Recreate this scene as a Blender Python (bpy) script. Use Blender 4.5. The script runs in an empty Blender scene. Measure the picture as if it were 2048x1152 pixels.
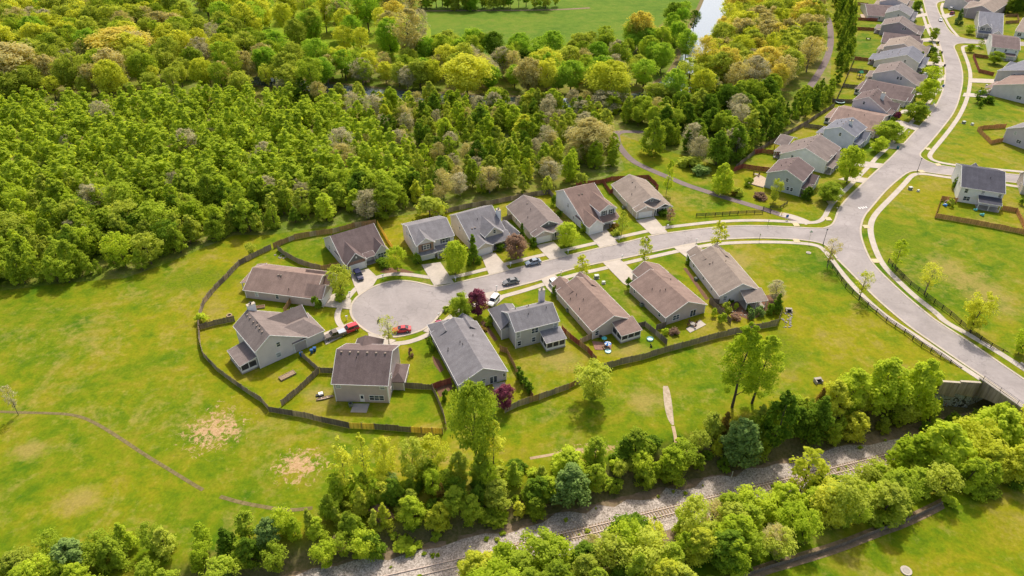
import bpy, bmesh, math, random
import numpy as np
from mathutils import Vector, Matrix
from mathutils.geometry import tessellate_polygon
R = math.radians
C = bpy.context.scene.collection
scene = bpy.context.scene

# ---------------------------------------------------------------- camera, sky, sun, exposure
CAM_H, PITCH, FPX = 109.0, R(35.0), 1400.0          # height m, pitch below horizon, focal length in px of a 2048 wide frame
cam = bpy.data.cameras.new('camera')
cam.sensor_width = 36.0
cam.lens = FPX / 2048 * 36.0
cam.clip_start = 1.0
cam.clip_end = 8000.0
camo = bpy.data.objects.new('camera', cam)
camo.location = (0, 0, CAM_H)
camo.rotation_euler = (R(90) - PITCH, 0, 0)
C.objects.link(camo)
scene.camera = camo
SUN_EL, SUN_AZ = R(52), R(14)                         # azimuth from +Y towards +X
world = bpy.data.worlds.new('World')
scene.world = world
world.use_nodes = True
wn = world.node_tree
bg = wn.nodes['Background']
sky = wn.nodes.new('ShaderNodeTexSky')
sky.sky_type = 'NISHITA'
sky.sun_disc = False
sky.sun_elevation = SUN_EL
sky.sun_rotation = SUN_AZ
sky.air_density = 1.0
sky.dust_density = 3.0
tint = wn.nodes.new('ShaderNodeMix'); tint.data_type = 'RGBA'; tint.blend_type = 'MULTIPLY'   # thin warm spring haze over the whole sky
tint.inputs[0].default_value = 1.0; tint.inputs[7].default_value = (1.0, 0.90, 0.78, 1)
wn.links.new(sky.outputs[0], tint.inputs[6]); wn.links.new(tint.outputs[2], bg.inputs[0])
bg.inputs[1].default_value = 0.15
sl = bpy.data.lights.new('sun', 'SUN')
sl.energy = 2.55
sl.angle = R(2.5)
sl.color = (1.0, 0.94, 0.84)
so = bpy.data.objects.new('sun', sl)
sd = Vector((math.sin(SUN_AZ) * math.cos(SUN_EL), math.cos(SUN_AZ) * math.cos(SUN_EL), math.sin(SUN_EL)))
so.rotation_euler = sd.to_track_quat('Z', 'Y').to_euler()
so.location = sd * 300
C.objects.link(so)
vs = scene.view_settings
vs.view_transform = 'Standard'
vs.look = 'None'
vs.exposure = 0.62
vs.gamma = 1.0

# ---------------------------------------------------------------- survey: a sight line of the photo meets the ground
SP, CP = math.sin(PITCH), math.cos(PITCH)
def G(px, py, z=0.0):
    a, b = (px - 1024) / FPX, (576 - py) / FPX
    dy, dz = CP + b * SP, -SP + b * CP
    t = (z - CAM_H) / dz
    return Vector((a * t, dy * t, z))
def proj(p):
    y, z = p[1], p[2] - CAM_H
    d = y * CP - z * SP
    return 1024 + FPX * p[0] / d, 576 - FPX * (y * SP + z * CP) / d

# railway cutting: centre line with bed height
RAIL = [G(x, y, z) for x, y, z in [(300, 1275, -3), (500, 1224, -3), (700, 1177, -3), (915, 1128, -3), (1090, 1084, -3.5), (1200, 1058, -4),
        (1320, 1028, -4.8), (1422, 1003, -5.5), (1536, 975, -6), (1660, 945, -6.8), (1773, 917, -7.5), (1990, 868, -8), (2250, 812, -8), (2600, 745, -8)]]
RA = np.array([tuple(p) for p in RAIL])
def rail_dz(x, y):
    """signed distance (far side +) and bed height of the nearest point of the line; arrays"""
    x = np.asarray(x, float); y = np.asarray(y, float)
    best = np.full(x.shape, 1e9); zb = np.zeros(x.shape); sg = np.zeros(x.shape)
    for i in range(len(RA) - 1):
        ax, ay, az = RA[i]; bx, by, bz = RA[i + 1]
        dx, dy = bx - ax, by - ay
        t = np.clip(((x - ax) * dx + (y - ay) * dy) / (dx * dx + dy * dy), 0, 1)
        qx, qy = ax + t * dx, ay + t * dy
        d = np.hypot(x - qx, y - qy)
        m = d < best
        best = np.where(m, d, best); zb = np.where(m, az + t * (bz - az), zb)
        sg = np.where(m, np.sign(dx * (y - ay) - dy * (x - ax)), sg)
    return best * sg, zb
def hts(x, y):
    d, zb = rail_dz(x, y)
    a = np.abs(d)
    wd = np.clip((np.asarray(x) - 76) / 14, 0, 1)             # wider and steeper at the bridge
    run = 3.0 + np.abs(zb) * (1 - 0.7 * wd)
    t = np.clip((a - 5.5 - 4.0 * wd) / run, 0, 1)
    s = 1 - t * t * (3 - 2 * t)
    win = np.clip((np.asarray(x) + 150) / 40, 0, 1) * np.clip((np.asarray(y) - 25) / 12, 0, 1) * np.clip((215 - np.asarray(x)) / 30, 0, 1)
    return zb * s * win
def H(x, y): return float(hts(np.array([x]), np.array([y]))[0])
def GT(px, py):
    z = 0.0
    for _ in range(12):
        p = G(px, py, z); z = 0.5 * z + 0.5 * H(p.x, p.y)
    p = G(px, py, z); p.z = H(p.x, p.y)
    return p
def mpp(px, py):                                       # metres per picture pixel (across) at the ground there
    p = G(px, py); return (p.y * CP + CAM_H * SP) / FPX

# ---------------------------------------------------------------- materials
def nmat(name, rough=0.85):
    m = bpy.data.materials.new(name); m.use_nodes = True
    nt = m.node_tree; b = nt.nodes['Principled BSDF']
    b.inputs['Roughness'].default_value = rough
    b.inputs['Specular IOR Level'].default_value = 0.25
    return m, nt, b
def nnode(nt, typ, **kw):
    n = nt.nodes.new(typ)
    for k, v in kw.items(): setattr(n, k, v)
    return n
def noise(nt, scale, detail=4, rough=0.6, vec=None, dist=0.0):
    n = nt.nodes.new('ShaderNodeTexNoise')
    n.inputs['Scale'].default_value = scale; n.inputs['Detail'].default_value = detail
    n.inputs['Roughness'].default_value = rough; n.inputs['Distortion'].default_value = dist
    if vec is not None: nt.links.new(vec, n.inputs['Vector'])
    return n.outputs['Fac']
def ramp(nt, fac, stops):
    n = nt.nodes.new('ShaderNodeValToRGB')
    e = n.color_ramp.elements
    while len(e) < len(stops): e.new(0.5)
    for i, (p, c) in enumerate(stops):
        e[i].position = p; e[i].color = (*c, 1) if len(c) == 3 else c
    nt.links.new(fac, n.inputs[0])
    return n.outputs[0]
def mix(nt, fac, a, b, mode='MIX'):
    n = nt.nodes.new('ShaderNodeMix'); n.data_type = 'RGBA'; n.blend_type = mode
    for sock, v in ((n.inputs[0], fac), (n.inputs[6], a), (n.inputs[7], b)):
        if isinstance(v, (int, float)): sock.default_value = v
        elif isinstance(v, tuple): sock.default_value = (*v, 1)
        else: nt.links.new(v, sock)
    return n.outputs[2]
def math_(nt, op, a, b=0.0, clamp=False):
    n = nt.nodes.new('ShaderNodeMath'); n.operation = op; n.use_clamp = clamp
    for s, v in ((n.inputs[0], a), (n.inputs[1], b)):
        if isinstance(v, (int, float)): s.default_value = v
        else: nt.links.new(v, s)
    return n.outputs[0]
def pos(nt): return nt.nodes.new('ShaderNodeNewGeometry').outputs['Position']
def objc(nt): return nt.nodes.new('ShaderNodeTexCoord').outputs['Object']
def g(v): return (0.5 - v, 0.5 + v)

MAT = {}
def plain(name, col, rough=0.7, var=0.12, scale=3.0, metal=0.0, spec=0.3):
    """painted / simple surface with a little unevenness"""
    if name in MAT: return MAT[name]
    m, nt, b = nmat(name, rough)
    f = noise(nt, scale, 3, 0.6, objc(nt))
    lo = tuple(c * (1 - var) for c in col); hi = tuple(min(1, c * (1 + var)) for c in col)
    nt.links.new(ramp(nt, f, [(0.3, lo), (0.7, hi)]), b.inputs['Base Color'])
    b.inputs['Metallic'].default_value = metal; b.inputs['Specular IOR Level'].default_value = spec
    MAT[name] = m
    return m
def roofmat(name, col):
    m, nt, b = nmat(name, 0.95)
    v = objc(nt)
    f = noise(nt, 0.5, 5, 0.65, v); f2 = noise(nt, 5.0, 2, 0.7, v)
    mp = nt.nodes.new('ShaderNodeMapping'); mp.inputs['Scale'].default_value = (0.5, 0.06, 0.06); nt.links.new(v, mp.inputs[0])
    f3 = noise(nt, 2.2, 3, 0.6, mp.outputs[0])
    c = ramp(nt, f, [(0.25, tuple(x * 0.80 for x in col)), (0.75, tuple(x * 1.18 for x in col))])
    c = mix(nt, 0.5, c, ramp(nt, f2, [(0.35, (0.72, 0.72, 0.72)), (0.65, (1.25, 1.25, 1.25))]), 'MULTIPLY')
    c = mix(nt, 0.6, c, ramp(nt, f3, [(0.3, (0.78, 0.76, 0.76)), (0.7, (1.1, 1.1, 1.1))]), 'MULTIPLY')
    nt.links.new(c, b.inputs['Base Color']); b.inputs['Specular IOR Level'].default_value = 0.15
    MAT[name] = m
    return m
def wallmat(name, col):
    m, nt, b = nmat(name, 0.7)
    v = objc(nt)
    w = nt.nodes.new('ShaderNodeTexWave'); w.bands_direction = 'Z'; w.wave_profile = 'SAW'
    w.inputs['Scale'].default_value = 1.6; nt.links.new(v, w.inputs['Vector'])
    f = noise(nt, 0.6, 4, 0.6, v)
    c = ramp(nt, f, [(0.3, tuple(x * 0.92 for x in col)), (0.7, tuple(min(1, x * 1.06) for x in col))])
    c = mix(nt, 1.0, c, ramp(nt, w.outputs['Fac'], [(0.0, (0.82,) * 3), (0.25, (1.0,) * 3)]), 'MULTIPLY')
    nt.links.new(c, b.inputs['Base Color'])
    MAT[name] = m
    return m
for n_, c_ in dict(roof_brown=(0.235, 0.165, 0.140), roof_dark=(0.165, 0.125, 0.120), roof_grey=(0.225, 0.215, 0.225), roof_tan=(0.300, 0.245, 0.205),
                   roof_taupe=(0.225, 0.185, 0.170), roof_slate=(0.085, 0.085, 0.105), roof_warm=(0.265, 0.190, 0.160), roof_blue=(0.190, 0.195, 0.225)).items(): roofmat(n_, c_)
for n_, c_ in dict(wall_taupe=(0.52, 0.435, 0.42), wall_white=(0.80, 0.80, 0.80), wall_cream=(0.68, 0.61, 0.49), wall_grey=(0.58, 0.53, 0.58), wall_sage=(0.5, 0.48, 0.46),
                   wall_blue=(0.58, 0.6, 0.72), wall_tan=(0.6, 0.51, 0.46), wall_dark=(0.4, 0.34, 0.38), wall_pale=(0.72, 0.655, 0.66), wall_teal=(0.5, 0.53, 0.55), gable_dark=(0.17, 0.17, 0.17)).items(): wallmat(n_, c_)
def brickmat():
    m, nt, b = nmat('brick', 0.9)
    t = nt.nodes.new('ShaderNodeTexBrick'); nt.links.new(objc(nt), t.inputs['Vector'])
    mp = nt.nodes.new('ShaderNodeMapping'); mp.inputs['Rotation'].default_value = (R(90), 0, 0)
    nt.links.new(objc(nt), mp.inputs[0]); nt.links.new(mp.outputs[0], t.inputs['Vector'])
    t.inputs['Color1'].default_value = (0.30, 0.15, 0.10, 1); t.inputs['Color2'].default_value = (0.24, 0.13, 0.10, 1)
    t.inputs['Mortar'].default_value = (0.40, 0.36, 0.32, 1); t.inputs['Scale'].default_value = 3.0
    nt.links.new(t.outputs['Color'], b.inputs['Base Color']); MAT['brick'] = m
brickmat()
plain('white', (0.80, 0.79, 0.77), 0.5, 0.04)
plain('garage', (0.78, 0.77, 0.76), 0.5, 0.04)
plain('dark_metal', (0.03, 0.03, 0.03), 0.5)
plain('black_wood', (0.022, 0.019, 0.020), 0.8)
plain('shutter', (0.04, 0.05, 0.06), 0.6)
plain('mulch', (0.16, 0.085, 0.05), 0.95, 0.4, 6)
plain('stone', (0.30, 0.27, 0.23), 0.9, 0.35, 4)
plain('timber', (0.30, 0.22, 0.14), 0.9, 0.3, 4)
plain('deck', (0.46, 0.36, 0.27), 0.9, 0.15, 2)
plain('screen', (0.05, 0.05, 0.055), 0.6, 0.3, 2)
plain('rubber', (0.02, 0.02, 0.02), 0.8)
plain('chrome', (0.5, 0.5, 0.5), 0.3, 0.05, 2, 0.8)
plain('amber', (0.5, 0.12, 0.03), 0.4)
def glassmat(name, col, rough):
    m, nt, b = nmat(name, rough)
    b.inputs['Base Color'].default_value = (*col, 1); b.inputs['Specular IOR Level'].default_value = 0.6
    f = noise(nt, 0.9, 2, 0.5, objc(nt))
    nt.links.new(ramp(nt, f, [(0.35, tuple(c * 0.4 for c in col)), (0.65, tuple(c * 1.6 for c in col))]), b.inputs['Base Color'])
    MAT[name] = m
glassmat('glass', (0.05, 0.065, 0.085), 0.12)
glassmat('blind', (0.36, 0.38, 0.40), 0.35)
glassmat('car_glass', (0.025, 0.03, 0.035), 0.08)
def carpaint(name, col):
    m, nt, b = nmat(name, 0.28)
    f = noise(nt, 1.5, 2, 0.5, objc(nt))
    nt.links.new(ramp(nt, f, [(0.3, tuple(c * 0.9 for c in col)), (0.7, tuple(min(1, c * 1.1) for c in col))]), b.inputs['Base Color'])
    b.inputs['Coat Weight'].default_value = 0.6; b.inputs['Coat Roughness'].default_value = 0.08
    MAT[name] = m
for n_, c_ in dict(car_red=(0.55, 0.03, 0.05), car_maroon=(0.30, 0.02, 0.06), car_grey=(0.16, 0.17, 0.18), car_silver=(0.45, 0.50, 0.56), car_black=(0.02, 0.02, 0.025),
                   car_white=(0.8, 0.8, 0.8), car_bronze=(0.16, 0.13, 0.11), car_navy=(0.03, 0.035, 0.09), car_steel=(0.22, 0.28, 0.36)).items(): carpaint(n_, c_)

def dry_grass_mask(nt, p):
    return None
GRASS_SPOTS = []   # (centre, rx, ry, rot, kind) bare-earth patches, filled below
def grassmat(name, dark, mid, yel, tan, tan_at=0.62, spots=()):
    m, nt, b = nmat(name, 0.95)
    p = pos(nt)
    big = noise(nt, 0.022, 5, 0.62, p, 0.6)
    med = noise(nt, 0.16, 5, 0.7, p, 0.3)
    fin = noise(nt, 1.6, 4, 0.75, p)
    fine2 = noise(nt, 0.55, 4, 0.7, p)
    f = math_(nt, 'ADD', math_(nt, 'MULTIPLY', big, 0.5), math_(nt, 'MULTIPLY', med, 0.5))
    c = ramp(nt, f, [(0.38, dark), (0.47, mid), (0.56, yel), (0.66, tuple(0.5 * (a + b_) for a, b_ in zip(yel, tan)))])
    t = math_(nt, 'ADD', math_(nt, 'MULTIPLY', noise(nt, 0.06, 6, 0.7, p, 1.0), 0.65), math_(nt, 'MULTIPLY', fine2, 0.35))
    c = mix(nt, ramp(nt, t, [(tan_at - 0.08, (0, 0, 0)), (tan_at + 0.10, (0.8,) * 3)]), c, tan)
    c = mix(nt, 0.8, c, ramp(nt, fin, [(0.25, (0.70, 0.72, 0.66)), (0.75, (1.28, 1.26, 1.3))]), 'MULTIPLY')
    c = mix(nt, 0.7, c, ramp(nt, fine2, [(0.3, (0.78, 0.82, 0.76)), (0.7, (1.18, 1.15, 1.2))]), 'MULTIPLY')
    for (cx, cy, rx, ry, rot, kind) in spots:
        vt = nnode(nt, 'ShaderNodeMapping', vector_type='TEXTURE')
        vt.inputs['Location'].default_value = (cx, cy, 0); vt.inputs['Rotation'].default_value = (0, 0, rot); vt.inputs['Scale'].default_value = (rx, ry, 50)
        nt.links.new(p, vt.inputs[0])
        ln = nnode(nt, 'ShaderNodeVectorMath', operation='LENGTH'); nt.links.new(vt.outputs[0], ln.inputs[0])
        e = math_(nt, 'SUBTRACT', 1.0, ln.outputs['Value'])
        if kind == 'dirt':
            k = math_(nt, 'ADD', math_(nt, 'MULTIPLY', e, 0.8), math_(nt, 'MULTIPLY', math_(nt, 'SUBTRACT', noise(nt, 0.75, 6, 0.8, p, 0.8), 0.5), 4.6))
            c = mix(nt, ramp(nt, k, [(0.22, (0, 0, 0)), (0.6, (0.9,) * 3)]), c, ramp(nt, fin, [(0.3, (0.34, 0.19, 0.09)), (0.7, (0.62, 0.42, 0.25))]))
        elif kind == 'green':
            k = math_(nt, 'ADD', e, math_(nt, 'MULTIPLY', math_(nt, 'SUBTRACT', noise(nt, 0.2, 4, 0.7, p), 0.5), 1.6))
            c = mix(nt, ramp(nt, k, [(0.15, (0, 0, 0)), (0.75, (0.75,) * 3)]), c, ramp(nt, fin, [(0.3, tuple(x * 0.7 for x in dark)), (0.7, tuple(x * 1.2 for x in mid))]))
        else:
            k = math_(nt, 'ADD', e, math_(nt, 'MULTIPLY', math_(nt, 'SUBTRACT', noise(nt, 0.3, 5, 0.75, p), 0.5), 2.0))
            c = mix(nt, ramp(nt, k, [(0.15, (0, 0, 0)), (0.8, (0.7,) * 3)]), c, ramp(nt, fin, [(0.3, tuple(x * 0.8 for x in tan)), (0.7, tuple(min(1, x * 1.2) for x in tan))]))
    # the cutting has earth and litter sides
    sx = nnode(nt, 'ShaderNodeSeparateXYZ'); nt.links.new(p, sx.inputs[0])
    k = math_(nt, 'ADD', math_(nt, 'MULTIPLY', sx.outputs[2], -0.5), math_(nt, 'MULTIPLY', math_(nt, 'SUBTRACT', med, 0.5), 1.0), True)
    c = mix(nt, k, c, ramp(nt, fin, [(0.3, (0.075, 0.085, 0.020)), (0.7, (0.21, 0.165, 0.08))]))
    nt.links.new(c, b.inputs['Base Color']); b.inputs['Specular IOR Level'].default_value = 0.1
    MAT[name] = m
    return m
def patch(px, py, wx, wy, rot, kind):
    a = G(px, py); s = mpp(px, py); dep = PITCH + math.atan((py - 576) / FPX)
    return (a.x, a.y, wx * s, wy * s / math.sin(dep), rot, kind)
SPOTS = [patch(432, 858, 62, 48, -0.3, 'dirt'), patch(598, 930, 58, 36, 0.0, 'dirt'), patch(1475, 555, 30, 60, 0.3, 'tan'), patch(1900, 540, 60, 50, 0, 'tan'), patch(1480, 520, 50, 30, 0, 'tan'),
         patch(1790, 470, 60, 40, 0, 'green'), patch(60, 900, 60, 30, 0, 'tan'), patch(160, 1000, 70, 40, 0, 'tan'), patch(1570, 700, 60, 70, 0, 'green'), patch(1220, 810, 40, 25, 0, 'green'), patch(400, 560, 130, 40, 0.2, 'green'),
         patch(870, 915, 90, 22, 0, 'tan'), patch(1180, 900, 80, 14, 0.1, 'dirt'), patch(1290, 800, 60, 40, 0, 'tan'),
         patch(930, 535, 60, 22, 0.2, 'green'), patch(1130, 490, 80, 16, 0.2, 'green'), patch(1225, 600, 30, 45, 0.5, 'green'), patch(1950, 425, 70, 16, -0.1, 'green'), patch(850, 720, 30, 40, 0, 'green'), patch(560, 720, 60, 30, 0, 'green'), patch(1120, 720, 70, 35, 0, 'tan'), patch(640, 790, 50, 30, 0, 'tan'), patch(1260, 700, 60, 20, 0.2, 'tan'), patch(1980, 590, 70, 60, 0, 'tan')]
grassmat('grass', (0.066, 0.140, 0.003), (0.142, 0.192, 0.004), (0.232, 0.222, 0.006), (0.32, 0.245, 0.070), 0.59, SPOTS)
grassmat('meadow_grass', (0.075, 0.15, 0.010), (0.105, 0.185, 0.014), (0.14, 0.205, 0.018), (0.18, 0.215, 0.03), 0.75)
grassmat('park_grass', (0.15, 0.25, 0.012), (0.20, 0.29, 0.016), (0.26, 0.30, 0.02), (0.34, 0.27, 0.11), 0.66)
grassmat('wood_floor', (0.09, 0.15, 0.010), (0.14, 0.19, 0.018), (0.21, 0.20, 0.04), (0.32, 0.26, 0.14), 0.58)
def asphalt(name, col):
    m, nt, b = nmat(name, 0.9)
    p = pos(nt)
    a = noise(nt, 0.10, 5, 0.65, p, 0.8); f = noise(nt, 1.2, 5, 0.8, p)
    c = ramp(nt, a, [(0.3, tuple(x * 0.80 for x in col)), (0.7, tuple(x * 1.14 for x in col))])
    c = mix(nt, 0.5, c, ramp(nt, f, [(0.3, (0.8,) * 3), (0.7, (1.15,) * 3)]), 'MULTIPLY')
    st = noise(nt, 0.4, 3, 0.5, p, 2.0)
    c = mix(nt, ramp(nt, st, [(0.66, (0, 0, 0)), (0.74, (0.5,) * 3)]), c, tuple(x * 0.55 for x in col))
    vo = nt.nodes.new('ShaderNodeTexVoronoi'); vo.feature = 'DISTANCE_TO_EDGE'; vo.inputs['Scale'].default_value = 0.06
    wv = nt.nodes.new('ShaderNodeVectorMath'); wv.operation = 'ADD'; nz = nt.nodes.new('ShaderNodeTexNoise'); nz.inputs['Scale'].default_value = 0.35; nz.inputs['Detail'].default_value = 4
    sc = nt.nodes.new('ShaderNodeVectorMath'); sc.operation = 'SCALE'; sc.inputs[3].default_value = 7.0
    nt.links.new(p, nz.inputs['Vector']); nt.links.new(nz.outputs['Color'], sc.inputs[0]); nt.links.new(p, wv.inputs[0]); nt.links.new(sc.outputs[0], wv.inputs[1]); nt.links.new(wv.outputs[0], vo.inputs['Vector'])
    c = mix(nt, ramp(nt, vo.outputs['Distance'], [(0.003, (0.34,) * 3), (0.009, (0, 0, 0))]), c, tuple(x * 0.45 for x in col))   # sealed cracks
    nt.links.new(c, b.inputs['Base Color']); MAT[name] = m
asphalt('asphalt', (0.345, 0.308, 0.295))
asphalt('path_asphalt', (0.20, 0.155, 0.150))
def concrete(name, col, joint=1.5):
    m, nt, b = nmat(name, 0.9)
    p = pos(nt)
    f = noise(nt, 0.35, 5, 0.7, p); f2 = noise(nt, 3, 3, 0.7, p)
    c = ramp(nt, f, [(0.3, tuple(x * 0.84 for x in col)), (0.7, tuple(min(1, x * 1.1) for x in col))])
    c = mix(nt, 0.4, c, ramp(nt, f2, [(0.3, (0.82,) * 3), (0.7, (1.12,) * 3)]), 'MULTIPLY')
    nt.links.new(c, b.inputs['Base Color']); MAT[name] = m
concrete('concrete', (0.50, 0.44, 0.375))
concrete('kerb', (0.50, 0.435, 0.35))
concrete('ramp', (0.60, 0.49, 0.30))
concrete('old_concrete', (0.40, 0.36, 0.31))
def streakconc():
    m, nt, b = nmat('bridge_concrete', 0.9)
    v = pos(nt)
    mp = nt.nodes.new('ShaderNodeMapping'); mp.inputs['Scale'].default_value = (1.6, 1.6, 0.12); nt.links.new(v, mp.inputs[0])
    f = noise(nt, 1.0, 5, 0.65, mp.outputs[0]); f2 = noise(nt, 0.5, 4, 0.6, v)
    c = ramp(nt, f, [(0.3, (0.20, 0.155, 0.125)), (0.6, (0.46, 0.37, 0.31))])
    c = mix(nt, 0.5, c, ramp(nt, f2, [(0.3, (0.7,) * 3), (0.7, (1.1,) * 3)]), 'MULTIPLY')
    nt.links.new(c, b.inputs['Base Color']); MAT['bridge_concrete'] = m
streakconc()
def graff():
    m, nt, b = nmat('sprayed_concrete', 0.85)
    v = pos(nt)
    f = noise(nt, 0.55, 4, 0.6, v, 2.5)
    c = ramp(nt, f, [(0.36, (0.05, 0.05, 0.055)), (0.44, (0.16, 0.14, 0.13)), (0.50, (0.70, 0.72, 0.76)), (0.56, (0.06, 0.10, 0.22)), (0.62, (0.55, 0.56, 0.58)), (0.70, (0.25, 0.05, 0.04)), (0.8, (0.2, 0.17, 0.13))])
    nt.links.new(c, b.inputs['Base Color']); MAT['sprayed_concrete'] = m
graff()
def gravel():
    m, nt, b = nmat('gravel', 0.95)
    v = pos(nt)
    vo = nt.nodes.new('ShaderNodeTexVoronoi'); vo.inputs['Scale'].default_value = 5.0; nt.links.new(v, vo.inputs['Vector'])
    f = noise(nt, 0.5, 5, 0.7, v)
    c = ramp(nt, vo.outputs['Color'], [(0.15, (0.22, 0.185, 0.155)), (0.9, (0.60, 0.53, 0.47))])
    c = mix(nt, 0.6, c, ramp(nt, f, [(0.3, (0.70, 0.66, 0.62)), (0.7, (1.15, 1.12, 1.1))]), 'MULTIPLY')
    nt.links.new(c, b.inputs['Base Color']); MAT['gravel'] = m
gravel()
def soil(name, a, c2, sc=0.8):
    m, nt, b = nmat(name, 0.95)
    v = pos(nt); f = noise(nt, sc, 6, 0.75, v, 0.5)
    nt.links.new(ramp(nt, f, [(0.3, a), (0.7, c2)]), b.inputs['Base Color']); MAT[name] = m
soil('soil', (0.12, 0.10, 0.045), (0.32, 0.22, 0.15))
soil('ditch', (0.09, 0.085, 0.02), (0.25, 0.19, 0.09), 1.2)
soil('trail', (0.30, 0.20, 0.11), (0.52, 0.39, 0.26), 0.6)
soil('sand_gravel', (0.28, 0.22, 0.13), (0.55, 0.45, 0.35), 1.0)
def watermat():
    m, nt, b = nmat('water', 0.06)
    b.inputs['Base Color'].default_value = (0.27, 0.33, 0.40, 1); b.inputs['Metallic'].default_value = 0.7
    bp = nt.nodes.new('ShaderNodeBump'); bp.inputs['Strength'].default_value = 0.08
    nt.links.new(noise(nt, 0.6, 3, 0.6, pos(nt)), bp.inputs['Height']); nt.links.new(bp.outputs[0], b.inputs['Normal'])
    MAT['water'] = m
watermat()
def woodmat(name, col, var=0.35):
    m, nt, b = nmat(name, 0.9)
    v = objc(nt)
    mp = nt.nodes.new('ShaderNodeMapping'); mp.inputs['Scale'].default_value = (7.0, 7.0, 0.25); nt.links.new(v, mp.inputs[0])
    f = noise(nt, 1.0, 2, 0.5, mp.outputs[0]); f2 = noise(nt, 0.35, 4, 0.7, pos(nt))
    c = ramp(nt, f, [(0.3, tuple(x * (1 - var) for x in col)), (0.7, tuple(x * (1 + var) for x in col))])
    c = mix(nt, 0.7, c, ramp(nt, f2, [(0.3, (0.7,) * 3), (0.7, (1.25,) * 3)]), 'MULTIPLY')
    nt.links.new(c, b.inputs['Base Color']); MAT[name] = m
for n_, c_ in dict(fence_grey=(0.30, 0.245, 0.19), fence_brown=(0.36, 0.22, 0.105), fence_red=(0.29, 0.085, 0.06), fence_yellow=(0.92, 0.60, 0.09), fence_dark=(0.18, 0.145, 0.12),
                   fence_olive=(0.3, 0.25, 0.15), fence_cedar=(0.55, 0.28, 0.11), fence_tan=(0.4, 0.3, 0.205)).items(): woodmat(n_, c_)

def leafmat(name, c1, c2, trans=0.40, twig=False):
    m = bpy.data.materials.new(name); m.use_nodes = True
    nt = m.node_tree; nt.nodes.clear()
    out = nt.nodes.new('ShaderNodeOutputMaterial')
    geo = nt.nodes.new('ShaderNodeNewGeometry'); oi = nt.nodes.new('ShaderNodeObjectInfo')
    f = noise(nt, 0.09, 3, 0.6, geo.outputs['Position'])
    k = math_(nt, 'ADD', math_(nt, 'MULTIPLY', oi.outputs['Random'], 0.40), math_(nt, 'ADD', math_(nt, 'MULTIPLY', f, 0.5), math_(nt, 'MULTIPLY', geo.outputs['Random Per Island'], 0.30)))
    c = ramp(nt, k, [(0.30, c1), (0.90, c2)])
    d = nt.nodes.new('ShaderNodeBsdfDiffuse'); t = nt.nodes.new('ShaderNodeBsdfTranslucent'); mx = nt.nodes.new('ShaderNodeMixShader')
    nt.links.new(c, d.inputs[0])
    nt.links.new(mix(nt, 1.0, c, (1.25, 1.15, 0.6), 'MULTIPLY'), t.inputs[0])
    mx.inputs[0].default_value = trans
    nt.links.new(d.outputs[0], mx.inputs[1]); nt.links.new(t.outputs[0], mx.inputs[2]); nt.links.new(mx.outputs[0], out.inputs[0])
    MAT[name] = m
LEAF = dict(leaf_green=((0.25, 0.355, 0.030), (0.52, 0.64, 0.065)), leaf_bright=((0.36, 0.49, 0.03), (0.62, 0.73, 0.07)), leaf_olive=((0.345, 0.43, 0.05), (0.60, 0.67, 0.10)),
            leaf_deep=((0.12, 0.22, 0.02), (0.28, 0.42, 0.04)), leaf_gold=((0.58, 0.54, 0.09), (0.78, 0.71, 0.17)), leaf_yellow=((0.50, 0.57, 0.045), (0.72, 0.75, 0.10)),
            leaf_tan=((0.48, 0.45, 0.17), (0.68, 0.63, 0.30)), leaf_twig=((0.40, 0.37, 0.20), (0.58, 0.54, 0.34)), leaf_blue=((0.16, 0.265, 0.06), (0.31, 0.43, 0.115)),
            leaf_rust=((0.24, 0.175, 0.035), (0.40, 0.29, 0.06)), leaf_purple=((0.18, 0.045, 0.08), (0.36, 0.10, 0.15)), leaf_brown=((0.28, 0.19, 0.14), (0.46, 0.32, 0.24)),
            leaf_medow=((0.26, 0.46, 0.035), (0.48, 0.64, 0.07)), leaf_white=((0.6, 0.6, 0.55), (0.8, 0.8, 0.76)))
for n_, (a_, b_) in LEAF.items(): leafmat(n_, a_, b_, 0.30 if n_ in ('leaf_twig', 'leaf_purple', 'leaf_blue') else 0.55)
soil('bark', (0.055, 0.042, 0.032), (0.14, 0.11, 0.085), 3)
soil('bark_pale', (0.14, 0.11, 0.085), (0.27, 0.22, 0.17), 3)

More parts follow.
